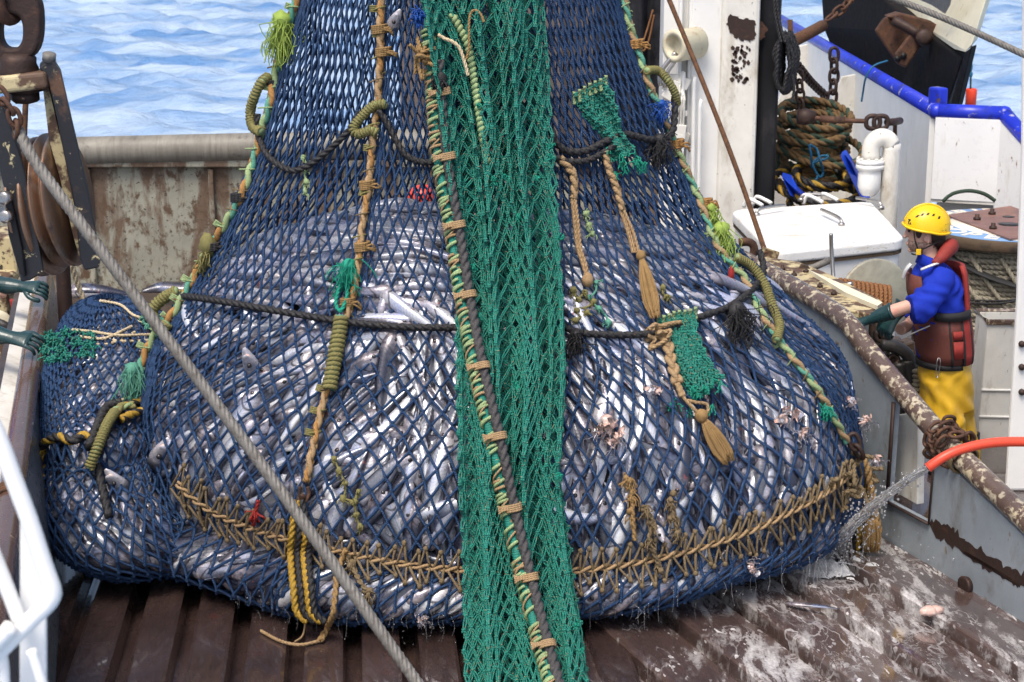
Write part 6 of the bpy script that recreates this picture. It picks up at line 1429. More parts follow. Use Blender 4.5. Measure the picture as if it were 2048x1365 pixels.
# ================================================================ PORT SIDE: pulley block, wire, guard rail
def ring_slab(mb, outer, inner, vec, mi=0):
    o = np.array([V3(p) for p in outer]); i = np.array([V3(p) for p in inner]); v = V3(vec); n = len(o)
    f = []
    for k in range(n):
        j = (k + 1) % n; f += [(k, j, n + j, n + k), (2 * n + j, 2 * n + k, 3 * n + k, 3 * n + j), (j, k, 2 * n + k, 2 * n + j), (n + k, n + j, 3 * n + j, 3 * n + k)]
    mb.add(np.concatenate([o, i, o + v, i + v]), f, None, mi)
def block():
    Y = 8.0; t = thing('pulley_block', at(90, 560, Y), 'big chipped black pulley block with two worn sheaves hanging at upper left', 'pulley block')
    def q(pts, o=0): return [at(x, y, Y + o) for x, y in pts]
    n = 28; outer = []; inner = []
    for k in range(n):
        a = k / n * 6.283; ca, sa = math.cos(a), math.sin(a)
        outer.append((20 + 61 * np.sign(ca) * abs(ca) ** .6, 48 - 76 * np.sign(sa) * abs(sa) ** .8)); inner.append((21 + 23 * np.sign(ca) * abs(ca) ** .8, 64 - 34 * np.sign(sa) * abs(sa) ** .8))
    mb = MB(); ring_slab(mb, q(outer, -.04), q(inner, -.04), (0, .10, 0)); bevel(mb.build('swivel_eye', M['dark_rust'], t, False), .018, 3)
    mb = MB(); c = at(38, 150, Y); lathe(mb, c, [(.075, -.02), (.088, .0), (.088, .03), (.080, .05), (.082, .075), (.06, .10)], 26, (.02, -.12, 1)); mb.build('swivel_collar', M['dark_rust'], t)
    mb = MB(); box(mb, at(45, 162, Y), (.27, .22, .078), Matrix.Rotation(R(-6), 3, 'Y')); bevel(mb.build('crosshead', M['cream_chip'], t, False), .02, 3)
    mb = MB(); lathe(mb, at(50, 204, Y), [(.055, 0), (.068, .012), (.068, .045), (.055, .05), (.09, .052), (.09, .085)], 6, (.02, -.1, 1)); tube(mb, [at(42, 196, Y - .08), at(50, 200, Y - .09)], .006, 6); mb.build('swivel_nut', M['dark_rust'], t)
    mb = MB(); slab(mb, q([(78, 135), (95, 120), (108, 124), (122, 146), (150, 268), (176, 380), (202, 520), (198, 536), (170, 542), (160, 520), (150, 420), (128, 310), (112, 225), (98, 170)], -.08), (-.04, .16, 0)); bevel(mb.build('cheek_plate', M['black_paint'], t, False), .008)
    mb = MB(); slab(mb, q([(-40, 160), (2, 205), (28, 268), (50, 345), (66, 430), (88, 545), (60, 562), (42, 565), (30, 500), (12, 395), (-20, 260), (-60, 180)], -.16), (-.03, .12, 0)); bevel(mb.build('cheek_plate', M['black_paint'], t, False), .008)
    mb = MB(); slab(mb, q([(86, 178), (96, 170), (128, 308), (150, 420), (160, 520), (146, 470), (118, 350), (98, 280)], .0), (.0, .18, 0)); mb.build('inner_web', M['cream_chip'], t, False)
    ax = Vector((.98, -.11, .13)).normalized()
    for (x, y), R_ in (((82, 414), .32), ((124, 400), .31)):
        mb = MB(); c = at(x, y, Y + .12); w = .042
        lathe(mb, c, [(.10, -w), (R_ - .01, -w), (R_, -w + .008), (R_, -w + .018), (R_ - .06, -.014), (R_ - .072, 0), (R_ - .06, .014), (R_, w - .018), (R_, w - .008), (R_ - .01, w), (.10, w)], 56, ax); mb.build('sheave', M['sheave'], t)
    mb = MB(); lathe(mb, at(101, 406, Y + .12) - ax * .008, [(.248, -.03), (.262, 0), (.248, .03)], 48, ax); mb.build('spacer_ring', M['bright_steel'], t)
    mb = MB(); lathe(mb, at(108, 405, Y + .12) - ax * .28, [(.05, 0), (.05, .36)], 18, ax); mb.build('axle', M['bright_steel'], t)
    mb = MB(); slab(mb, q([(8, 385), (22, 400), (44, 500), (50, 555), (38, 548), (16, 470)], -.19), (.0, .03, 0)); bevel(mb.build('outer_guard', M['black_rubber'], t, False), .006)
    for x, y in ((16, 432), (14, 395)): mb = MB(); lathe(mb, at(x, y, Y - .19), [(.03, 0), (.03, .03), (.018, .035)], 10, (-.3, -1, 0)); mb.build('bolt', M['bright_steel'], t)
    mb = MB(); lathe(mb, at(98, 121, Y - .06), [(.03, 0), (.03, .03), (.02, .035)], 16, (.2, -.3, 1)); mb.build('pin_head', M['wire'], t)
    mb = MB(); link_mb(mb, at(16, -14, Y), (.0, 0.1, 1), (.35, .9, 0), .115, .075, .030); mb2 = mb; tag(mb.build('chain_link', M['rust']), 'thick brown chain link carrying the swivel eye of the pulley block', 'chain link')
    chain('chain', 'rusty chain hooked over the left cheek of the pulley block', [at(-8, 175, Y - .28), at(10, 205, Y - .28), at(28, 232, Y - .28), at(32, 262, Y - .27), at(26, 285, Y - .26)], M['rust'], .040, .011)
    mb = MB(); tube(mb, smooth_path([at(60, -25, Y + 1.5), at(54, 140, Y + 1.5), at(48, 285, Y + 1.5), at(44, 420, Y + 1.5)], .1), .016, 8); tag(mb.build('wire_rope', M['rust_wire']), 'thin rusty wire running straight down behind the pulley block', 'wire')
    mb = MB(); P = [at(38, 262, 7.75), at(52, 292, 7.7), at(78, 335, 7.65), at(150, 432, 7.55), at(300, 632, 7.35), at(470, 858, 7.15), at(640, 1092, 6.95), at(760, 1262, 6.8), at(880, 1430, 6.65)]
    rope(mb, P, .0265, 6, .20, amp=.16); tag(mb.build('wire_rope', M['wire']), 'thick grey wire rope running diagonally from the pulley block to the bottom edge', 'wire')
block()
def guard():
    Y = 3.1; t = thing('guard_rail', at(40, 1365, Y), 'white tubular guard rail with plate, blurred in the near lower left corner', 'guard rail')
    s = Y * 1.05 / FPX
    def bar(pts, w, o=0, name='bar'):
        mb = MB(); tube(mb, smooth_path([at(x, y, Y + o) for x, y in pts], .01), w * s * .5, 14); mb.build(name, M['white_rail'], t)
    bar([(-60, 770), (-10, 860), (30, 965), (60, 1045), (88, 1130), (105, 1178), (104, 1196), (92, 1212), (60, 1242), (20, 1282), (-20, 1322), (-70, 1372)], 36, 0, 'bent_bar')
    bar([(-40, 1040), (-5, 1128), (20, 1192), (38, 1240)], 31, .02); bar([(22, 1253), (8, 1270), (-30, 1306)], 34, -.03)
    mb = MB(); slab(mb, [at(x, y, Y + .05) for x, y in [(39, 1036), (60, 1032), (92, 1150), (92, 1500), (38, 1500)]], (0, .012, 0)); bevel(mb.build('plate', M['white_rail'], t, False), .004)
    bar([(62, 1300), (78, 1345), (100, 1420)], 22, -.03); bar([(2, 1300), (8, 1340), (10, 1420)], 22, .0)
    # what stands beyond the port wall
    m = thing('deck_machine', at(10, 640, 13.4), 'flaking white machine with a red valve half hidden behind the glossy brown rail', 'machine')
    mb = MB(); pbox(mb, -120, 34, 470, 560, 14.2, .4); pbox(mb, -120, 18, 560, 760, 13.8, .4); bevel(mb.build('body', M['cream_chip'], m, False), .03)
    mb = MB(); lathe(mb, at(-12, 655, 13.2), [(.14, 0), (.14, .06), (.10, .08)], 26, (.5, -.9, .1)); mb.build('cover', M['cream'], m)
    mb = MB(); tube(mb, smooth_path([at(28, 598, 13.3), at(32, 618, 13.3), at(30, 640, 13.3)], .02), .035, 10); mb.build('valve', M['red_cord'], m)
    mb = MB()
    for k in range(5): tube(mb, smooth_path([at(-20 + k * 8, 640 + k * 9, 13), at(10 + k * 4, 652 + k * 8, 12.95), at(30, 672 + k * 10, 13)], .03), .035, 8)
    mb.build('hose', M['dark_hose'], m)
guard()
def loose_fish():
    class F: pass
    def lone(pts, H, label, mat, wf=1.):
        P = smooth_path(pts, .03); T, N, B = frames(P); n = len(P); q = np.linspace(0, 1, n); h = np.interp(q, [0, .05, .15, .35, .6, .85, 1], [.2, .6, .95, 1, .8, .4, .05]) * H / 2
        mb = MB(); tube(mb, P, h, 12, flat=wf); 
        fv = np.array(mb.v[0]); o = mb.build('fish', M[mat]); tag(o, label, 'fish')
        e = MB(); ball(e, P[max(1, n // 14)] + np.array([0, -H * .3, H * .12]), H * .09, 10, 8); e.build('eye', M['eye_dark'], o)
    lone([(at(132, 582, 16.2)), at(180, 582, 16.2), at(230, 586, 16.2), at(266, 592, 16.2)], .21, 'bright silver fish lying alone on the plate by the far bulwark', 'fish', .7)
    lone([(at(400, 580, 16.3)), at(360, 580, 16.3), at(320, 576, 16.3), at(282, 584, 16.2)], .22, 'dark fish lying on the plate by the far bulwark beside the big net', 'fish_dark', .7)
    lone([gnd(1570, 1206, .012), gnd(1600, 1209, .012), gnd(1640, 1213, .012), gnd(1680, 1218, .012)], .045, 'thin silver fish lying in the foam on the wet deck', 'fish', .5)
    mb = MB(); c = gnd(1862, 1222, .03)
    for k in range(6): ball(mb, c + Vector((random.gauss(0, .03), random.gauss(0, .03), 0)), (.04, .03, .025), 10, 7, .1)
    tag(mb.build('fish_scrap', M['flesh']), 'pale fish scrap lying alone in the foam on the right of the deck', 'fish scrap')
loose_fish()
# ================================================================ HOSE AND WATER
def hose():
    mb = MB(); P = smooth_path([at(1856, 936, 9.2), at(1885, 916, 9.2), at(1920, 900, 9.22), at(1970, 888, 9.25), at(2020, 884, 9.28), at(2090, 886, 9.32), at(2180, 896, 9.4)], .02); tube(mb, P, .027, 18)
    T0 = (P[0] - P[1]) / np.linalg.norm(P[0] - P[1]); tube(mb, [P[0] + T0 * .001, P[0] - T0 * .004], .0282, 18)
    tag(mb.build('hose', M['orange_hose']), 'red-orange rubber hose spraying water, reaching in from the right edge', 'hose')
    t = NT('water'); t.set(base=(.98, .99, 1), rough=.0, trans=.93, ior=1.33); o = t.coord('Object'); t.bump(t.noise(o, 55, 3), .5, .01); M['water'] = t.m
    t = NT('white_water'); o = t.coord('Object'); t.set(base=t.ramp(t.noise(o, 60, 4), [(.3, (.62, .62, .62)), (.7, (.86, .86, .86))]), rough=.35, trans=.35, ior=1.2); M['white_water'] = t.m
    rs = np.random.RandomState(8)
    w = thing('water_jet', gnd(1650, 1118), 'jet of clear water from the red-orange hose, splashing on the deck under the net', 'water jet')
    A = V3(P[0]); end = V3(gnd(1640, 1122, .03)); n = 130
    s = np.linspace(0, 1, n); C = A + (end - A) * s[:, None]; C[:, 2] += .16 * s * (1 - s) * 1.4; 
    mb = MB(); sd_ = 20; v = []; f = []; T, N, B = frames(C)
    for i in range(n):
        r = .019 + .019 * s[i] ** 1.2
        for k in range(sd_):
            a = k / sd_ * 6.283; rr = r * (1 + (.10 + .22 * s[i]) * (math.sin(3 * a + s[i] * 40) * .5 + math.sin(5 * a - s[i] * 67 + 1) * .4 + math.sin(2 * a + s[i] * 95) * .35) + rs.randn() * .05)
            v.append(C[i] + N[i] * math.cos(a) * rr + B[i] * math.sin(a) * rr)
    for i in range(n - 1):
        for k in range(sd_): k2 = (k + 1) % sd_; f.append((i * sd_ + k, i * sd_ + k2, (i + 1) * sd_ + k2, (i + 1) * sd_ + k))
    f += [tuple(range(sd_))[::-1], tuple((n - 1) * sd_ + k for k in range(sd_))]; mb.add(v, f); mb.build('stream', M['water'], w)
    mb = MB()
    for k in range(64):                            # white foam strands, also put in as highlights along the stream
        s0 = rs.rand() * .8; s1 = min(1, s0 + .06 + rs.rand() * .12); a = rs.rand() * 6.28; Q = []
        for q in np.linspace(s0, s1, 8): i = int(q * (n - 1)); r = (.019 + .019 * q ** 1.2) * (.95 + .1 * rs.rand()); Q.append(C[i] + N[i] * math.cos(a + q * 3) * r + B[i] * math.sin(a + q * 3) * r)
        tube(mb, Q, .0024 * np.array([.2, .7, 1, 1, 1, .8, .6, .2]), 5)
    mb.build('white_strands', M['white_water'], w)['kind'] = 'stuff'
    mb = MB()
    for k in range(420):
        q = rs.rand() ** .6; i = int(q * (n - 1)); d = rs.randn(3) * (.012 + .07 * q); ball(mb, C[i] + d + [0, 0, -abs(rs.randn()) * .02 * q], rs.uniform(.0025, .008), 6, 4)
    mb.build('droplets', M['water'], w)['kind'] = 'stuff'
    mb = MB()                                      # the splash: sheets and fingers of white water
    for k in range(150):
        a = rs.rand() * 6.283; c = end + np.array([rs.randn() * .16 - .1, rs.randn() * .12, .0]); h = rs.uniform(.05, .22); d = np.array([math.cos(a) * .14 - .10, math.sin(a) * .1, h]); 
        tube(mb, smooth_path([c, c + d * .5 + [0, 0, h * .25], c + d + rs.randn(3) * .02], .03), rs.uniform(.0015, .005), 5)
    for k in range(300): c = end + np.array([rs.randn() * .26 - .08, rs.randn() * .18, abs(rs.randn()) * .12]); ball(mb, c, rs.uniform(.002, .008), 6, 4)
    mb.build('splash', M['water'], w)['kind'] = 'stuff'
    g = 70; v = []; hh = []                        # low mound of boiling white water where the jet lands
    for j in range(g):
        for i in range(g):
            a, b = (i / (g - 1) - .5) * 1.0, (j / (g - 1) - .5) * .62; q = np.array([[end[0] + a + .06, end[1] + b - .02, 0.]])
            h = .10 * math.exp(-((a / .22) ** 2 + (b / .13) ** 2)) * (1 + .7 * snoise(q, 14, 91)[0] + .5 * snoise(q, 34, 92)[0] + .35 * snoise(q, 80, 93)[0]) - .022 + .010 * snoise(q, 26, 95)[0] + .006 * snoise(q, 60, 96)[0]
            v.append((q[0, 0], q[0, 1], h)); hh.append(h)
    f = [(j * g + i, j * g + i + 1, (j + 1) * g + i + 1, (j + 1) * g + i) for j in range(g - 1) for i in range(g - 1) if max(hh[j * g + i], hh[j * g + i + 1], hh[(j + 1) * g + i]) > .002]
    mb = MB(); mb.add(v, f); mb.build('boil', M['white_water'], w)
    # dripping water under the net
    mb = MB()
    for k in range(85):
        x = rs.uniform(480, 1640); 
        if 920 < x < 1160: continue
        y = 1238 - abs(x - 900) ** 2 * .00020 + rs.randn() * 14 - 20; p = BAG.on(x, y, .02); L = rs.uniform(.03, .16); L = min(L, max(.02, p.z - .01)); p = p + Vector((0, -.03, 0))
        m_ = p + Vector((rs.randn() * .012, 0, -L * .5)); tube(mb, smooth_path([p, m_, p + Vector((rs.randn() * .008, 0, -L))], .02), rs.uniform(.0008, .0019), 5)
        for q in range(2): ball(mb, p + Vector((rs.randn() * .02, rs.randn() * .02, -rs.rand() * max(.03, p.z))), rs.uniform(.0015, .004), 5, 4)
    tag(mb.build('drips', M['water']), 'water dripping in threads from the underside of the big net', 'dripping water', None, 'stuff')
hose()
# ================================================================ PEOPLE
def glove(parent, wrist, fwd, back, curl, mat, spread=.0, side=1, cuff=.14, scale=1.0, name='glove', flare=1.2, curls=None):
    """rubber glove: flared cuff, palm, four unequal bent fingers and a thumb from the side of the palm"""
    x = Vector(fwd).normalized(); z = Vector(back); z = (z - x * z.dot(x)).normalized(); y = z.cross(x) * side; O = Vector(wrist); k = scale
    def pt(a, b, c): return O + (x * a + y * b + z * c) * k
    def ring(a, b, c, ry, rz): return (pt(a, b, c), y * ry * k, z * rz * k)
    mb = MB(); loft(mb, [ring(-cuff, 0, 0, .050 * flare, .046 * flare), ring(-cuff * .6, 0, 0, .048, .043), ring(-.02, 0, 0, .036, .029), ring(.01, 0, 0, .038, .026), ring(.045, 0, .002, .044, .023), ring(.078, 0, .003, .050, .019), ring(.092, 0, 0, .048, .013)], 18)
    for i, (by, ln) in enumerate(((.041, .070), (.0138, .080), (-.0138, .075), (-.041, .060))):
        c = curl if curls is None else curls[i]
        p = Vector((.088, by, .001)); a = 0; P = [p.copy()]; seg = (ln * .46, ln * .32, ln * .26)
        for q, s in enumerate(seg):
            a += c * (.75, 1.0, .8)[q]; d = Vector((math.cos(a), spread * by * 8, -math.sin(a))); P.append(P[-1] + d * s)
        tube(mb, smooth_path([pt(*q) for q in P], .008), np.interp(np.linspace(0, 1, len(smooth_path([pt(*q) for q in P], .008))), [0, .5, 1], [.0108, .0100, .0086]) * k, 10); ball(mb, pt(*P[-1]), .0088 * k, 10, 8)
    P = [Vector((.018, .030, -.006)), Vector((.045, .056, -.014)), Vector((.075, .066, -.026)), Vector((.100, .060, -.040))]
    tube(mb, smooth_path([pt(*q) for q in P], .008), .0135 * k, 10); ball(mb, pt(*P[-1]), .013 * k, 10, 8)
    o = mb.build(name, mat, parent); o = remesh(o, .0028 * k, 3)
    mb = MB(); loft(mb, [ring(-cuff - .003, 0, 0, .052 * flare, .048 * flare), ring(-cuff + .008, 0, 0, .052 * flare, .048 * flare)], 18); mb.build('cuff_rim', mat, o); return o
def shell(mb, rings, a0, a1, n=26, th=.014, mi=0):
    """part of a loft between two angles, with thickness"""
    v = []; f = []; m = n + 1
    for off in (0, -th):
        for c, A, B in rings:
            c, A, B = V3(c), V3(A), V3(B); la, lb = np.linalg.norm(A), np.linalg.norm(B)
            for i in range(m): t = R(a0 + (a1 - a0) * i / n); v.append(c + A * (1 + off / la) * math.cos(t) + B * (1 + off / lb) * math.sin(t))
    k = len(rings); h = k * m
    for j in range(k - 1):
        for i in range(n):
            q = (j * m + i, j * m + i + 1, (j + 1) * m + i + 1, (j + 1) * m + i); f += [q, tuple(x + h for x in q[::-1])]
    for i in range(n): f += [(i + 1, i, h + i, h + i + 1), ((k - 1) * m + i, (k - 1) * m + i + 1, h + (k - 1) * m + i + 1, h + (k - 1) * m + i)]
    for j in range(k - 1): f += [(j * m, (j + 1) * m, h + (j + 1) * m, h + j * m), ((j + 1) * m + n, j * m + n, h + j * m + n, h + (j + 1) * m + n)]
    mb.add(v, f, None, mi); return mb
def tilt_rings(Y, rows):
    """rows: (px, py, dy, half width x, half width y)"""
    return [(at(x, y, Y + dy), Vector((a, 0, -a * sl)), Vector((0, -b, 0))) for x, y, dy, a, b, sl in rows]
def worker():
    Y = 11.8; t = thing('person', (at(1905, 940, Y).x, Y, 0), 'worker in yellow helmet, blue shirt, red life vest and yellow oilskin trousers at the winch', 'person')
    def p(x, y, d=0): return at(x, y, Y + d)
    X = Vector((1, 0, 0)); F = Vector((0, -1, 0)); Z = Vector((0, 0, 1))
    def r(x, y, d, a, b, sl=0): return (p(x, y, d), X * a - Z * a * sl, F * b)
    # body: head with face, neck, trunk and arms in one skin
    mb = MB()
    loft(mb, [r(1836, 505, 0, .030, .030, .2), r(1834, 500, 0, .055, .046, .2), r(1839, 490, 0, .078, .058, .15), r(1845, 478, 0, .092, .066, .05), r(1849, 464, 0, .100, .073), r(1852, 450, 0, .104, .076), r(1854, 434, 0, .100, .074), r(1855, 424, 0, .07, .05)], 20)
    loft(mb, [r(1811, 478, .01, .006, .008), r(1809, 475, .01, .016, .015), r(1812, 468, .01, .016, .012), r(1816, 456, .01, .010, .010)], 10)   # nose
    ball(mb, p(1815, 486, .01), (.016, .02, .007), 10, 8); ball(mb, p(1816, 490, .01), (.015, .019, .007), 10, 8)   # lips
    ball(mb, p(1822, 500, .005), (.025, .022, .020), 10, 8); ball(mb, p(1817, 455, .0), (.02, .045, .012), 10, 8)     # chin, brow
    for k in range(9):                              # ear rim
        a = k / 8 * 4.6 - 1.2; ball(mb, p(1854, 478, -.074) + Vector((.018 * math.cos(a), -.006, .028 * math.sin(a))), .009, 8, 6)
    ball(mb, p(1853, 480, -.070), (.014, .012, .022), 10, 8)
    loft(mb, [r(1852, 486, 0, .066, .062), r(1858, 505, .0, .064, .062, .1), r(1866, 525, 0, .075, .075, .1), r(1872, 545, 0, .11, .15)], 18)
    loft(mb, [r(1870, 540, 0, .10, .14), r(1874, 570, 0, .15, .19), r(1880, 640, 0, .155, .18), r(1886, 710, 0, .15, .17), r(1888, 740, 0, .15, .17)], 20)
    sh, el, wr = p(1880, 563, -.16), p(1838, 606, -.26), p(1752, 634, -.20)
    tube(mb, smooth_path([sh, (sh + el) / 2, el, el * .6 + wr * .4, wr], .02), .046, 14); P = smooth_path([el, el * .65 + wr * .35, wr], .02); tube(mb, P, np.linspace(.049, .033, len(P)), 14)
    sh2, el2, wr2 = p(1866, 566, .17), p(1826, 640, .14), p(1800, 660, .02); tube(mb, smooth_path([sh2, el2, wr2], .02), .042, 14)
    body = mb.build('body', M['skin'], t); remesh(body, .0075, 3)
    mb = MB(); ball(mb, p(1818, 462, -.035), .0105, 10, 8); mb.build('eye', M['eye_dark'], body)
    mb = MB(); loft(mb, [r(1833, 502, 0, .050, .049, .2), r(1838, 491, 0, .080, .0605, .15), r(1844, 482, 0, .094, .067, .08)], 20); mb.build('stubble', worn('stubbled_skin', (.30, .19, .15), [((.14, .09, .07), (1, 1, 1), 60, .5, .6)], .6), body)
    # hair at nape and side
    mb = MB(); rs = np.random.RandomState(3)
    loft(mb, [r(1876, 492, 0, .042, .050), r(1872, 482, 0, .060, .066), r(1868, 468, 0, .078, .078), r(1864, 452, 0, .088, .082), r(1862, 438, 0, .08, .07)], 20); ball(mb, p(1838, 464, -.062), (.022, .018, .045), 10, 8)
    for k in range(90): a = p(1862 + rs.rand() * 26, 470 + rs.rand() * 20, -.05 + rs.rand() * .05); tube(mb, [a, a + Vector((rs.randn() * .008, -.01, -.02)), a + Vector((rs.randn() * .012, -.012, -.035))], .0025, 4)
    mb.build('hair', M['hair'], t)
    # helmet: shell, brim, vents, straps
    h = MB(); c = p(1852, 456); rx, ry, rz_ = .158, .128, .160; nu, nv = 44, 16; v = []; f = []
    def hp(a, e):
        q = Vector((math.cos(a) * math.cos(e) * rx, math.sin(a) * math.cos(e) * ry, math.sin(e) * rz_)); q = q * (1 + .02 * math.cos(3 * a) * math.cos(e)); return c + Vector((q.x, q.y, q.z))
    def low(a): return -.10 + .22 * (-math.cos(a) * .5 + .5) ** 2 - .14 * (max(0, math.cos(a))) + .16 * max(0, math.sin(a * 2 + 2.2)) * .4
    for j in range(nv + 1):
        for i in range(nu): a = i / nu * 6.283; e = low(a) + (math.pi / 2 - low(a)) * j / nv; v.append(hp(a, e))
    n0 = len(v); f = [(j * nu + i, j * nu + (i + 1) % nu, (j + 1) * nu + (i + 1) % nu, (j + 1) * nu + i) for j in range(nv) for i in range(nu)]
    inn = [c + (Vector(q) - c) * .95 for q in v]; f += [tuple(x + n0 for x in q[::-1]) for q in f]; f += [((i + 1) % nu, i, n0 + i, n0 + (i + 1) % nu) for i in range(nu)]
    h.add([V3(q) for q in v + inn], f); hel = h.build('helmet', M['helmet'], t)
    mb = MB(); P = [hp(i / nu * 6.283, low(i / nu * 6.283)) for i in range(nu)]; P = [q + (q - c).normalized() * .004 for q in P]; tube(mb, np.array([V3(q) for q in P]), .009, 8, True); mb.build('brim', M['helmet'], hel)
    mb = MB(); P = [hp(math.pi, e) + Vector((0, 0, .003)) for e in np.linspace(.3, 1.57, 10)] + [hp(0, e) + Vector((0, 0, .003)) for e in np.linspace(1.5, .1, 12)]; tube(mb, smooth_path(P, .02), .016, 8, flat=.4); mb.build('ridge', M['helmet'], hel)
    def patch(x0, e0, da, de, sk=0):
        q = [hp(x0 + u * da + sk * w, e0 + w * de) for u, w in ((-1, -1), (1, -1), (1.2, 1), (-.6, 1))]; m2 = MB(); slab(m2, [c + (z_ - c) * 1.006 for z_ in q], (c - q[0]).normalized() * .006); m2.build('vent', M['black_rubber'], hel, False)
    for a_, e_ in ((-2.25, .62), (-2.0, .72), (-1.70, .76), (-1.38, .72), (-1.08, .58)): patch(a_, e_, .07, .06, .04)
    patch(-.78, .12, .14, .13, .1); patch(-2.62, .34, .10, .11, -.08)
    mb = MB(); jw = p(1837, 502, -.058)
    for a in ([(1828, 452, -.085), (1829, 475, -.082), (1833, 490, -.072), (1837, 502, -.06)], [(1884, 480, -.075), (1868, 488, -.085), (1850, 497, -.075), (1837, 502, -.06)], [(1837, 502, -.06), (1832, 510, -.04), (1824, 508, 0)]): tube(mb, smooth_path([p(*q) for q in a], .015), .009, 8, flat=.5)
    st = mb.build('chin_strap', M['black_web'], hel); mb = MB(); box(mb, jw + Vector((-.002, -.012, -.006)), (.034, .012, .042)); bevel(mb.build('buckle', M['helmet'], st, False), .004)
    # shirt: trunk and short sleeves
    mb = MB(); loft(mb, [r(1866, 522, 0, .080, .080, .3), r(1868, 532, 0, .115, .15, .2), r(1872, 552, 0, .155, .205, .1), r(1876, 585, 0, .172, .215), r(1880, 640, 0, .175, .205), r(1885, 712, 0, .168, .19)], 24)
    U = [(1890, 548, -.12, .085), (1876, 572, -.20, .088), (1858, 596, -.25, .090), (1838, 616, -.28, .092), (1822, 622, -.285, .094)]
    P = [p(a, b, d) for a, b, d, _ in U]; Q = smooth_path(P, .015); tube(mb, Q, np.interp(np.linspace(0, 1, len(Q)), np.linspace(0, 1, 5), [.075, .092, .096, .100, .104]), 18)
    loft(mb, [(p(1866, 566, .15), X * .08, Z * .09), (p(1838, 600, .18), X * .08 + Z * .02, Z * .08), (p(1826, 625, .15), X * .07, Z * .07)], 14)
    o = mb.build('shirt', M['shirt'], t); remesh(o, .012, 3)
    for v_ in o.data.vertices:
        co = v_.co; d_ = (co - sh).length; k = .007 * math.sin(d_ * 70 + 2.5 * math.sin(co.z * 21) + co.x * 12) + .005 * math.sin(co.z * 52 + co.x * 47 - co.y * 20); v_.co = co + v_.normal * k
    mb = MB(); shell(mb, [r(1860, 512, 0, .088, .085, .35), r(1864, 522, 0, .098, .095, .35), r(1866, 536, 0, .12, .125, .3)], -150, 200, 30, .01); mb.build('shirt_collar', M['shirt'], t)
    # life vest
    R_ = [r(1882, 618, 0, .190, .222), r(1885, 660, 0, .192, .218), r(1888, 700, 0, .190, .210), r(1888, 717, 0, .184, .204)]
    mb = MB(); shell(mb, R_, 62, 262, 34, .02); mb.build('vest_front', M['vest_dark'], t)
    rows = [(1884, 528, .150), (1884, 545, .168), (1882, 575, .186), (1882, 618, .196), (1886, 660, .200), (1890, 700, .196), (1890, 719, .19)]
    mb = MB(); shell(mb, [r(x, y, 0, a, a * 1.05) for x, y, a in rows], -95, 34, 28, .03); mb.build('vest_back', M['vest'], t)
    mb = MB(); shell(mb, [r(x, y, 0, a * 1.01, a * 1.1) for x, y, a in rows[3:]], 36, 62, 10, .02); mb.build('vest_side', M['vest'], t)
    mb = MB(); shell(mb, [r(1862, 545, 0, .168, .20), r(1868, 580, 0, .184, .212), r(1878, 618, 0, .190, .220)], 128, 230, 20, .018); mb.build('vest_chest', M['vest_dark'], t)
    for a0, a1 in ((34, 39), (60, 65), (88, 92)):
        mb = MB(); shell(mb, [r(x, y, 0, a * 1.025, a * 1.12) for x, y, a in rows[3:]], a0, a1, 4, .012); mb.build('webbing', M['black_web'], t)
    mb = MB(); shell(mb, [r(1882, 612, 0, .200, .236), r(1883, 628, 0, .202, .236)], 30, 118, 20, .02); mb.build('vest_hem', M['black_web'], t)
    mb = MB(); shell(mb, [r(1886, 648, 0, .205, .238), r(1887, 664, 0, .207, .238)], 66, 86, 8, .012); shell(mb, [r(1887, 668, 0, .206, .237), r(1889, 702, 0, .204, .230)], 66, 86, 8, .012); mb.build('pocket', M['vest'], t)
    mb = MB(); P = [p(x, y, d) for x, y, d in ((1814, 674, -.16), (1830, 665, -.215), (1846, 658, -.232), (1860, 652, -.238))]; tube(mb, smooth_path(P, .01), .011, 8, flat=.4); mb.build('reflective_strip', M['reflective'], t)
    mb = MB(); P = [p(x, y, d) for x, y, d in ((1842, 540, -.165), (1856, 534, -.175), (1872, 528, -.165), (1882, 524, -.12))]; tube(mb, smooth_path(P, .01), .020, 8, flat=.5); mb.build('reflective_strip', M['reflective'], t)
    mb = MB(); P = [p(x, y, d) for x, y, d in ((1806, 556, -.06), (1812, 540, -.08), (1822, 528, -.08))]; tube(mb, smooth_path(P, .01), .022, 8, flat=.5); mb.build('reflective_strip', M['reflective'], t)
    mb = MB(); P = [p(x, y, d) for x, y, d in ((1868, 528, -.16), (1882, 516, -.13), (1894, 502, -.08), (1902, 492, .0), (1896, 496, .09), (1884, 510, .14))]; Q = smooth_path(P, .015); tube(mb, Q, np.interp(np.linspace(0, 1, len(Q)), [0, .2, .5, .8, 1], [.022, .042, .056, .042, .025]), 14); mb.build('vest_collar', M['vest'], t)
    # trousers and boots
    mb = MB(); loft(mb, [r(1888, 712, 0, .180, .185), r(1890, 740, 0, .182, .185), r(1892, 780, .02, .186, .18), r(1895, 815, .03, .18, .17)], 22)
    def leg(rows): loft(mb, [r(*q) for q in rows], 18)
    leg([(1884, 760, -.06, .135, .12), (1890, 820, -.07, .128, .115), (1898, 880, -.08, .118, .11), (1908, 930, -.08, .110, .105), (1914, 965, -.08, .108, .10)])
    leg([(1902, 760, .09, .130, .12), (1912, 820, .11, .122, .115), (1924, 880, .12, .114, .11), (1934, 925, .12, .106, .105), (1940, 950, .12, .10, .10)])
    o = mb.build('trousers', M['oilskin'], t); remesh(o, .014, 4)
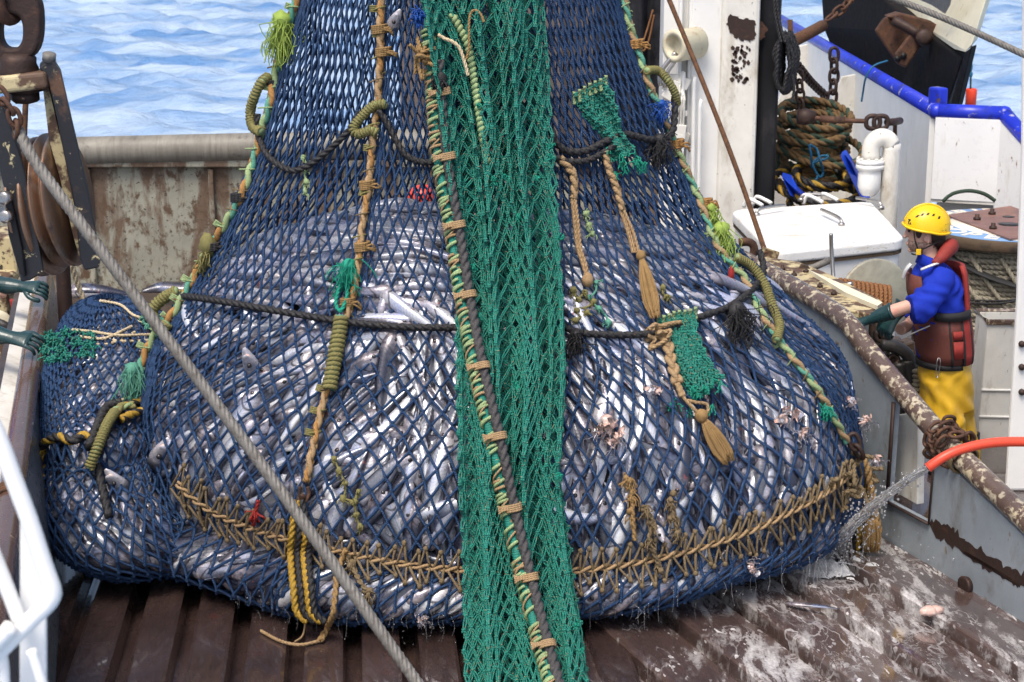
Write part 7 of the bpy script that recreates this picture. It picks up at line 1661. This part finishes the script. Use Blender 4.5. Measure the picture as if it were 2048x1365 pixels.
    for v_ in o.data.vertices:
        co = v_.co; k = .007 * math.sin(co.z * 23 + co.x * 31 + 3 * math.sin(co.z * 7 + co.x * 5)) + .005 * math.sin(co.z * 13 - co.x * 60 + co.y * 30 + 2 * math.sin(co.z * 17)); v_.co = co + v_.normal * k * min(1, max(0, (1.0 - co.z) * 2))
    for x, y, d in ((1908, 962, -.1), (1936, 948, .1)):
        mb = MB(); q = p(x, y, d); b = Vector((q.x - .05, q.y, 0)); loft(mb, [(b + Vector((0, 0, .005)), X * .135, F * .055), (b + Vector((0, 0, .05)), X * .135, F * .055), (b + Vector((.02, 0, .09)), X * .10, F * .05), (b + Vector((.05, 0, .14)), X * .065, F * .055), (b + Vector((.05, 0, .24)), X * .065, F * .06)], 18); mb.build('boot', M['black_rubber'], t)
    mb = MB(); shell(mb, [r(1886, 716, 0, .186, .20), r(1887, 728, 0, .188, .198)], 60, 200, 24, .012); mb.build('belt', M['black_web'], t)
    mb = MB(); q = p(1878, 716, -.21); tube(mb, smooth_path([q, q + Vector((-.014, -.01, -.02)), q + Vector((-.016, -.012, -.12)), q + Vector((-.008, -.012, -.135)), q + Vector((.0, -.012, -.12)), q + Vector((.008, -.01, -.02)), q], .01), .0035, 6); mb.build('clip', M['bright_steel'], t)
    # gloves: near hand reaches to the winch, far hand closed below
    d = (p(1692, 655, -.12) - p(1752, 634, -.20)); glove(t, wr + d * .35, d, (0, -.35, 1), .45, M['glove'], side=1, cuff=.17, scale=1.12, flare=1.1)
    d2 = Vector((-.55, -.1, -.85)); glove(t, p(1786, 640, -.06), d2, (-.6, -.75, .2), 1.05, M['glove'], side=-1, cuff=.12, scale=1.1, flare=1.1)
worker()
def port_worker():
    t = thing('person', (-4.05, 11.9, 0), 'worker almost wholly out of frame at left, two dark green gloves on the brown rail', 'person')
    X = Vector((1, 0, 0)); F = Vector((0, -1, 0)); B0 = Vector((-4.05, 11.9, 0))
    def r(x, y, z, a, b): return (B0 + Vector((x, y, z)), X * a, F * b)
    s1, e1, w1 = B0 + Vector((.08, .22, 1.42)), B0 + Vector((.22, .36, 1.22)), at(14, 588, 12.34)
    s2, e2, w2 = B0 + Vector((.08, -.22, 1.42)), B0 + Vector((.30, -.62, 1.18)), at(-8, 682, 10.95)
    mb = MB(); loft(mb, [r(.06, 0, 1.50, .05, .05), r(.08, 0, 1.54, .085, .062), r(.07, 0, 1.62, .10, .075), r(.06, 0, 1.70, .10, .076), r(.05, 0, 1.78, .06, .05)], 20); ball(mb, B0 + Vector((.175, 0, 1.63)), (.02, .014, .022), 10, 8)
    for sy in (-1, 1): ball(mb, B0 + Vector((.05, .078 * sy, 1.64)), (.02, .012, .03), 10, 8)
    loft(mb, [r(.03, 0, 1.58, .06, .06), r(.02, 0, 1.48, .062, .065), r(0, 0, 1.42, .12, .2), r(-.02, 0, 1.1, .13, .17), r(-.02, 0, .9, .13, .17)], 20)
    for s, e, w in ((s1, e1, w1), (s2, e2, w2)): Q = smooth_path([s, e, w], .02); tube(mb, Q, np.linspace(.052, .036, len(Q)), 14)
    b = mb.build('body', M['skin'], t); remesh(b, .009, 3)
    for sy in (-1, 1): mb = MB(); ball(mb, B0 + Vector((.155, .035 * sy, 1.66)), .011, 10, 8); mb.build('eye', M['eye_dark'], b)
    mb = MB(); ball(mb, B0 + Vector((.03, 0, 1.69)), (.118, .092, .11), 20, 12); mb.build('hair', M['hair'], t)
    mb = MB(); loft(mb, [r(.02, 0, 1.47, .09, .10), r(0, 0, 1.43, .15, .22), r(-.02, 0, 1.1, .16, .2), r(-.02, 0, .85, .16, .2)], 20)
    for s, e in ((s1, e1), (s2, e2)): tube(mb, smooth_path([s, e * .9 + s * .1], .02), .075, 14)
    remesh(mb.build('shirt', M['shirt'], t), .014, 3)
    mb = MB(); loft(mb, [r(-.02, 0, .95, .165, .2), r(-.02, 0, .8, .165, .19)], 20)
    for sy in (-1, 1): loft(mb, [r(-.02, .09 * sy, .85, .12, .11), r(-.01, .1 * sy, .45, .10, .10), r(-.03, .1 * sy, .06, .09, .09)], 16); loft(mb, [r(.03, .1 * sy, .0, .14, .055), r(.03, .1 * sy, .06, .13, .055), r(0, .1 * sy, .12, .07, .05)], 16)
    remesh(mb.build('trousers', M['oilskin'], t), .016, 3)
    glove(t, at(48, 574, 12.3), at(104, 577, 12.24) - at(48, 574, 12.3), (0, -.5, .85), .75, M['glove'], side=-1, cuff=.15, scale=1.3, flare=1.05, curls=(.5, .7, .8, .85))
    glove(t, at(26, 676, 10.85), at(84, 686, 10.80) - at(26, 676, 10.85), (0, -.55, .85), .6, M['glove'], side=1, cuff=.13, scale=1.3, flare=1.05, curls=(.5, .55, .6, .62))
port_worker()
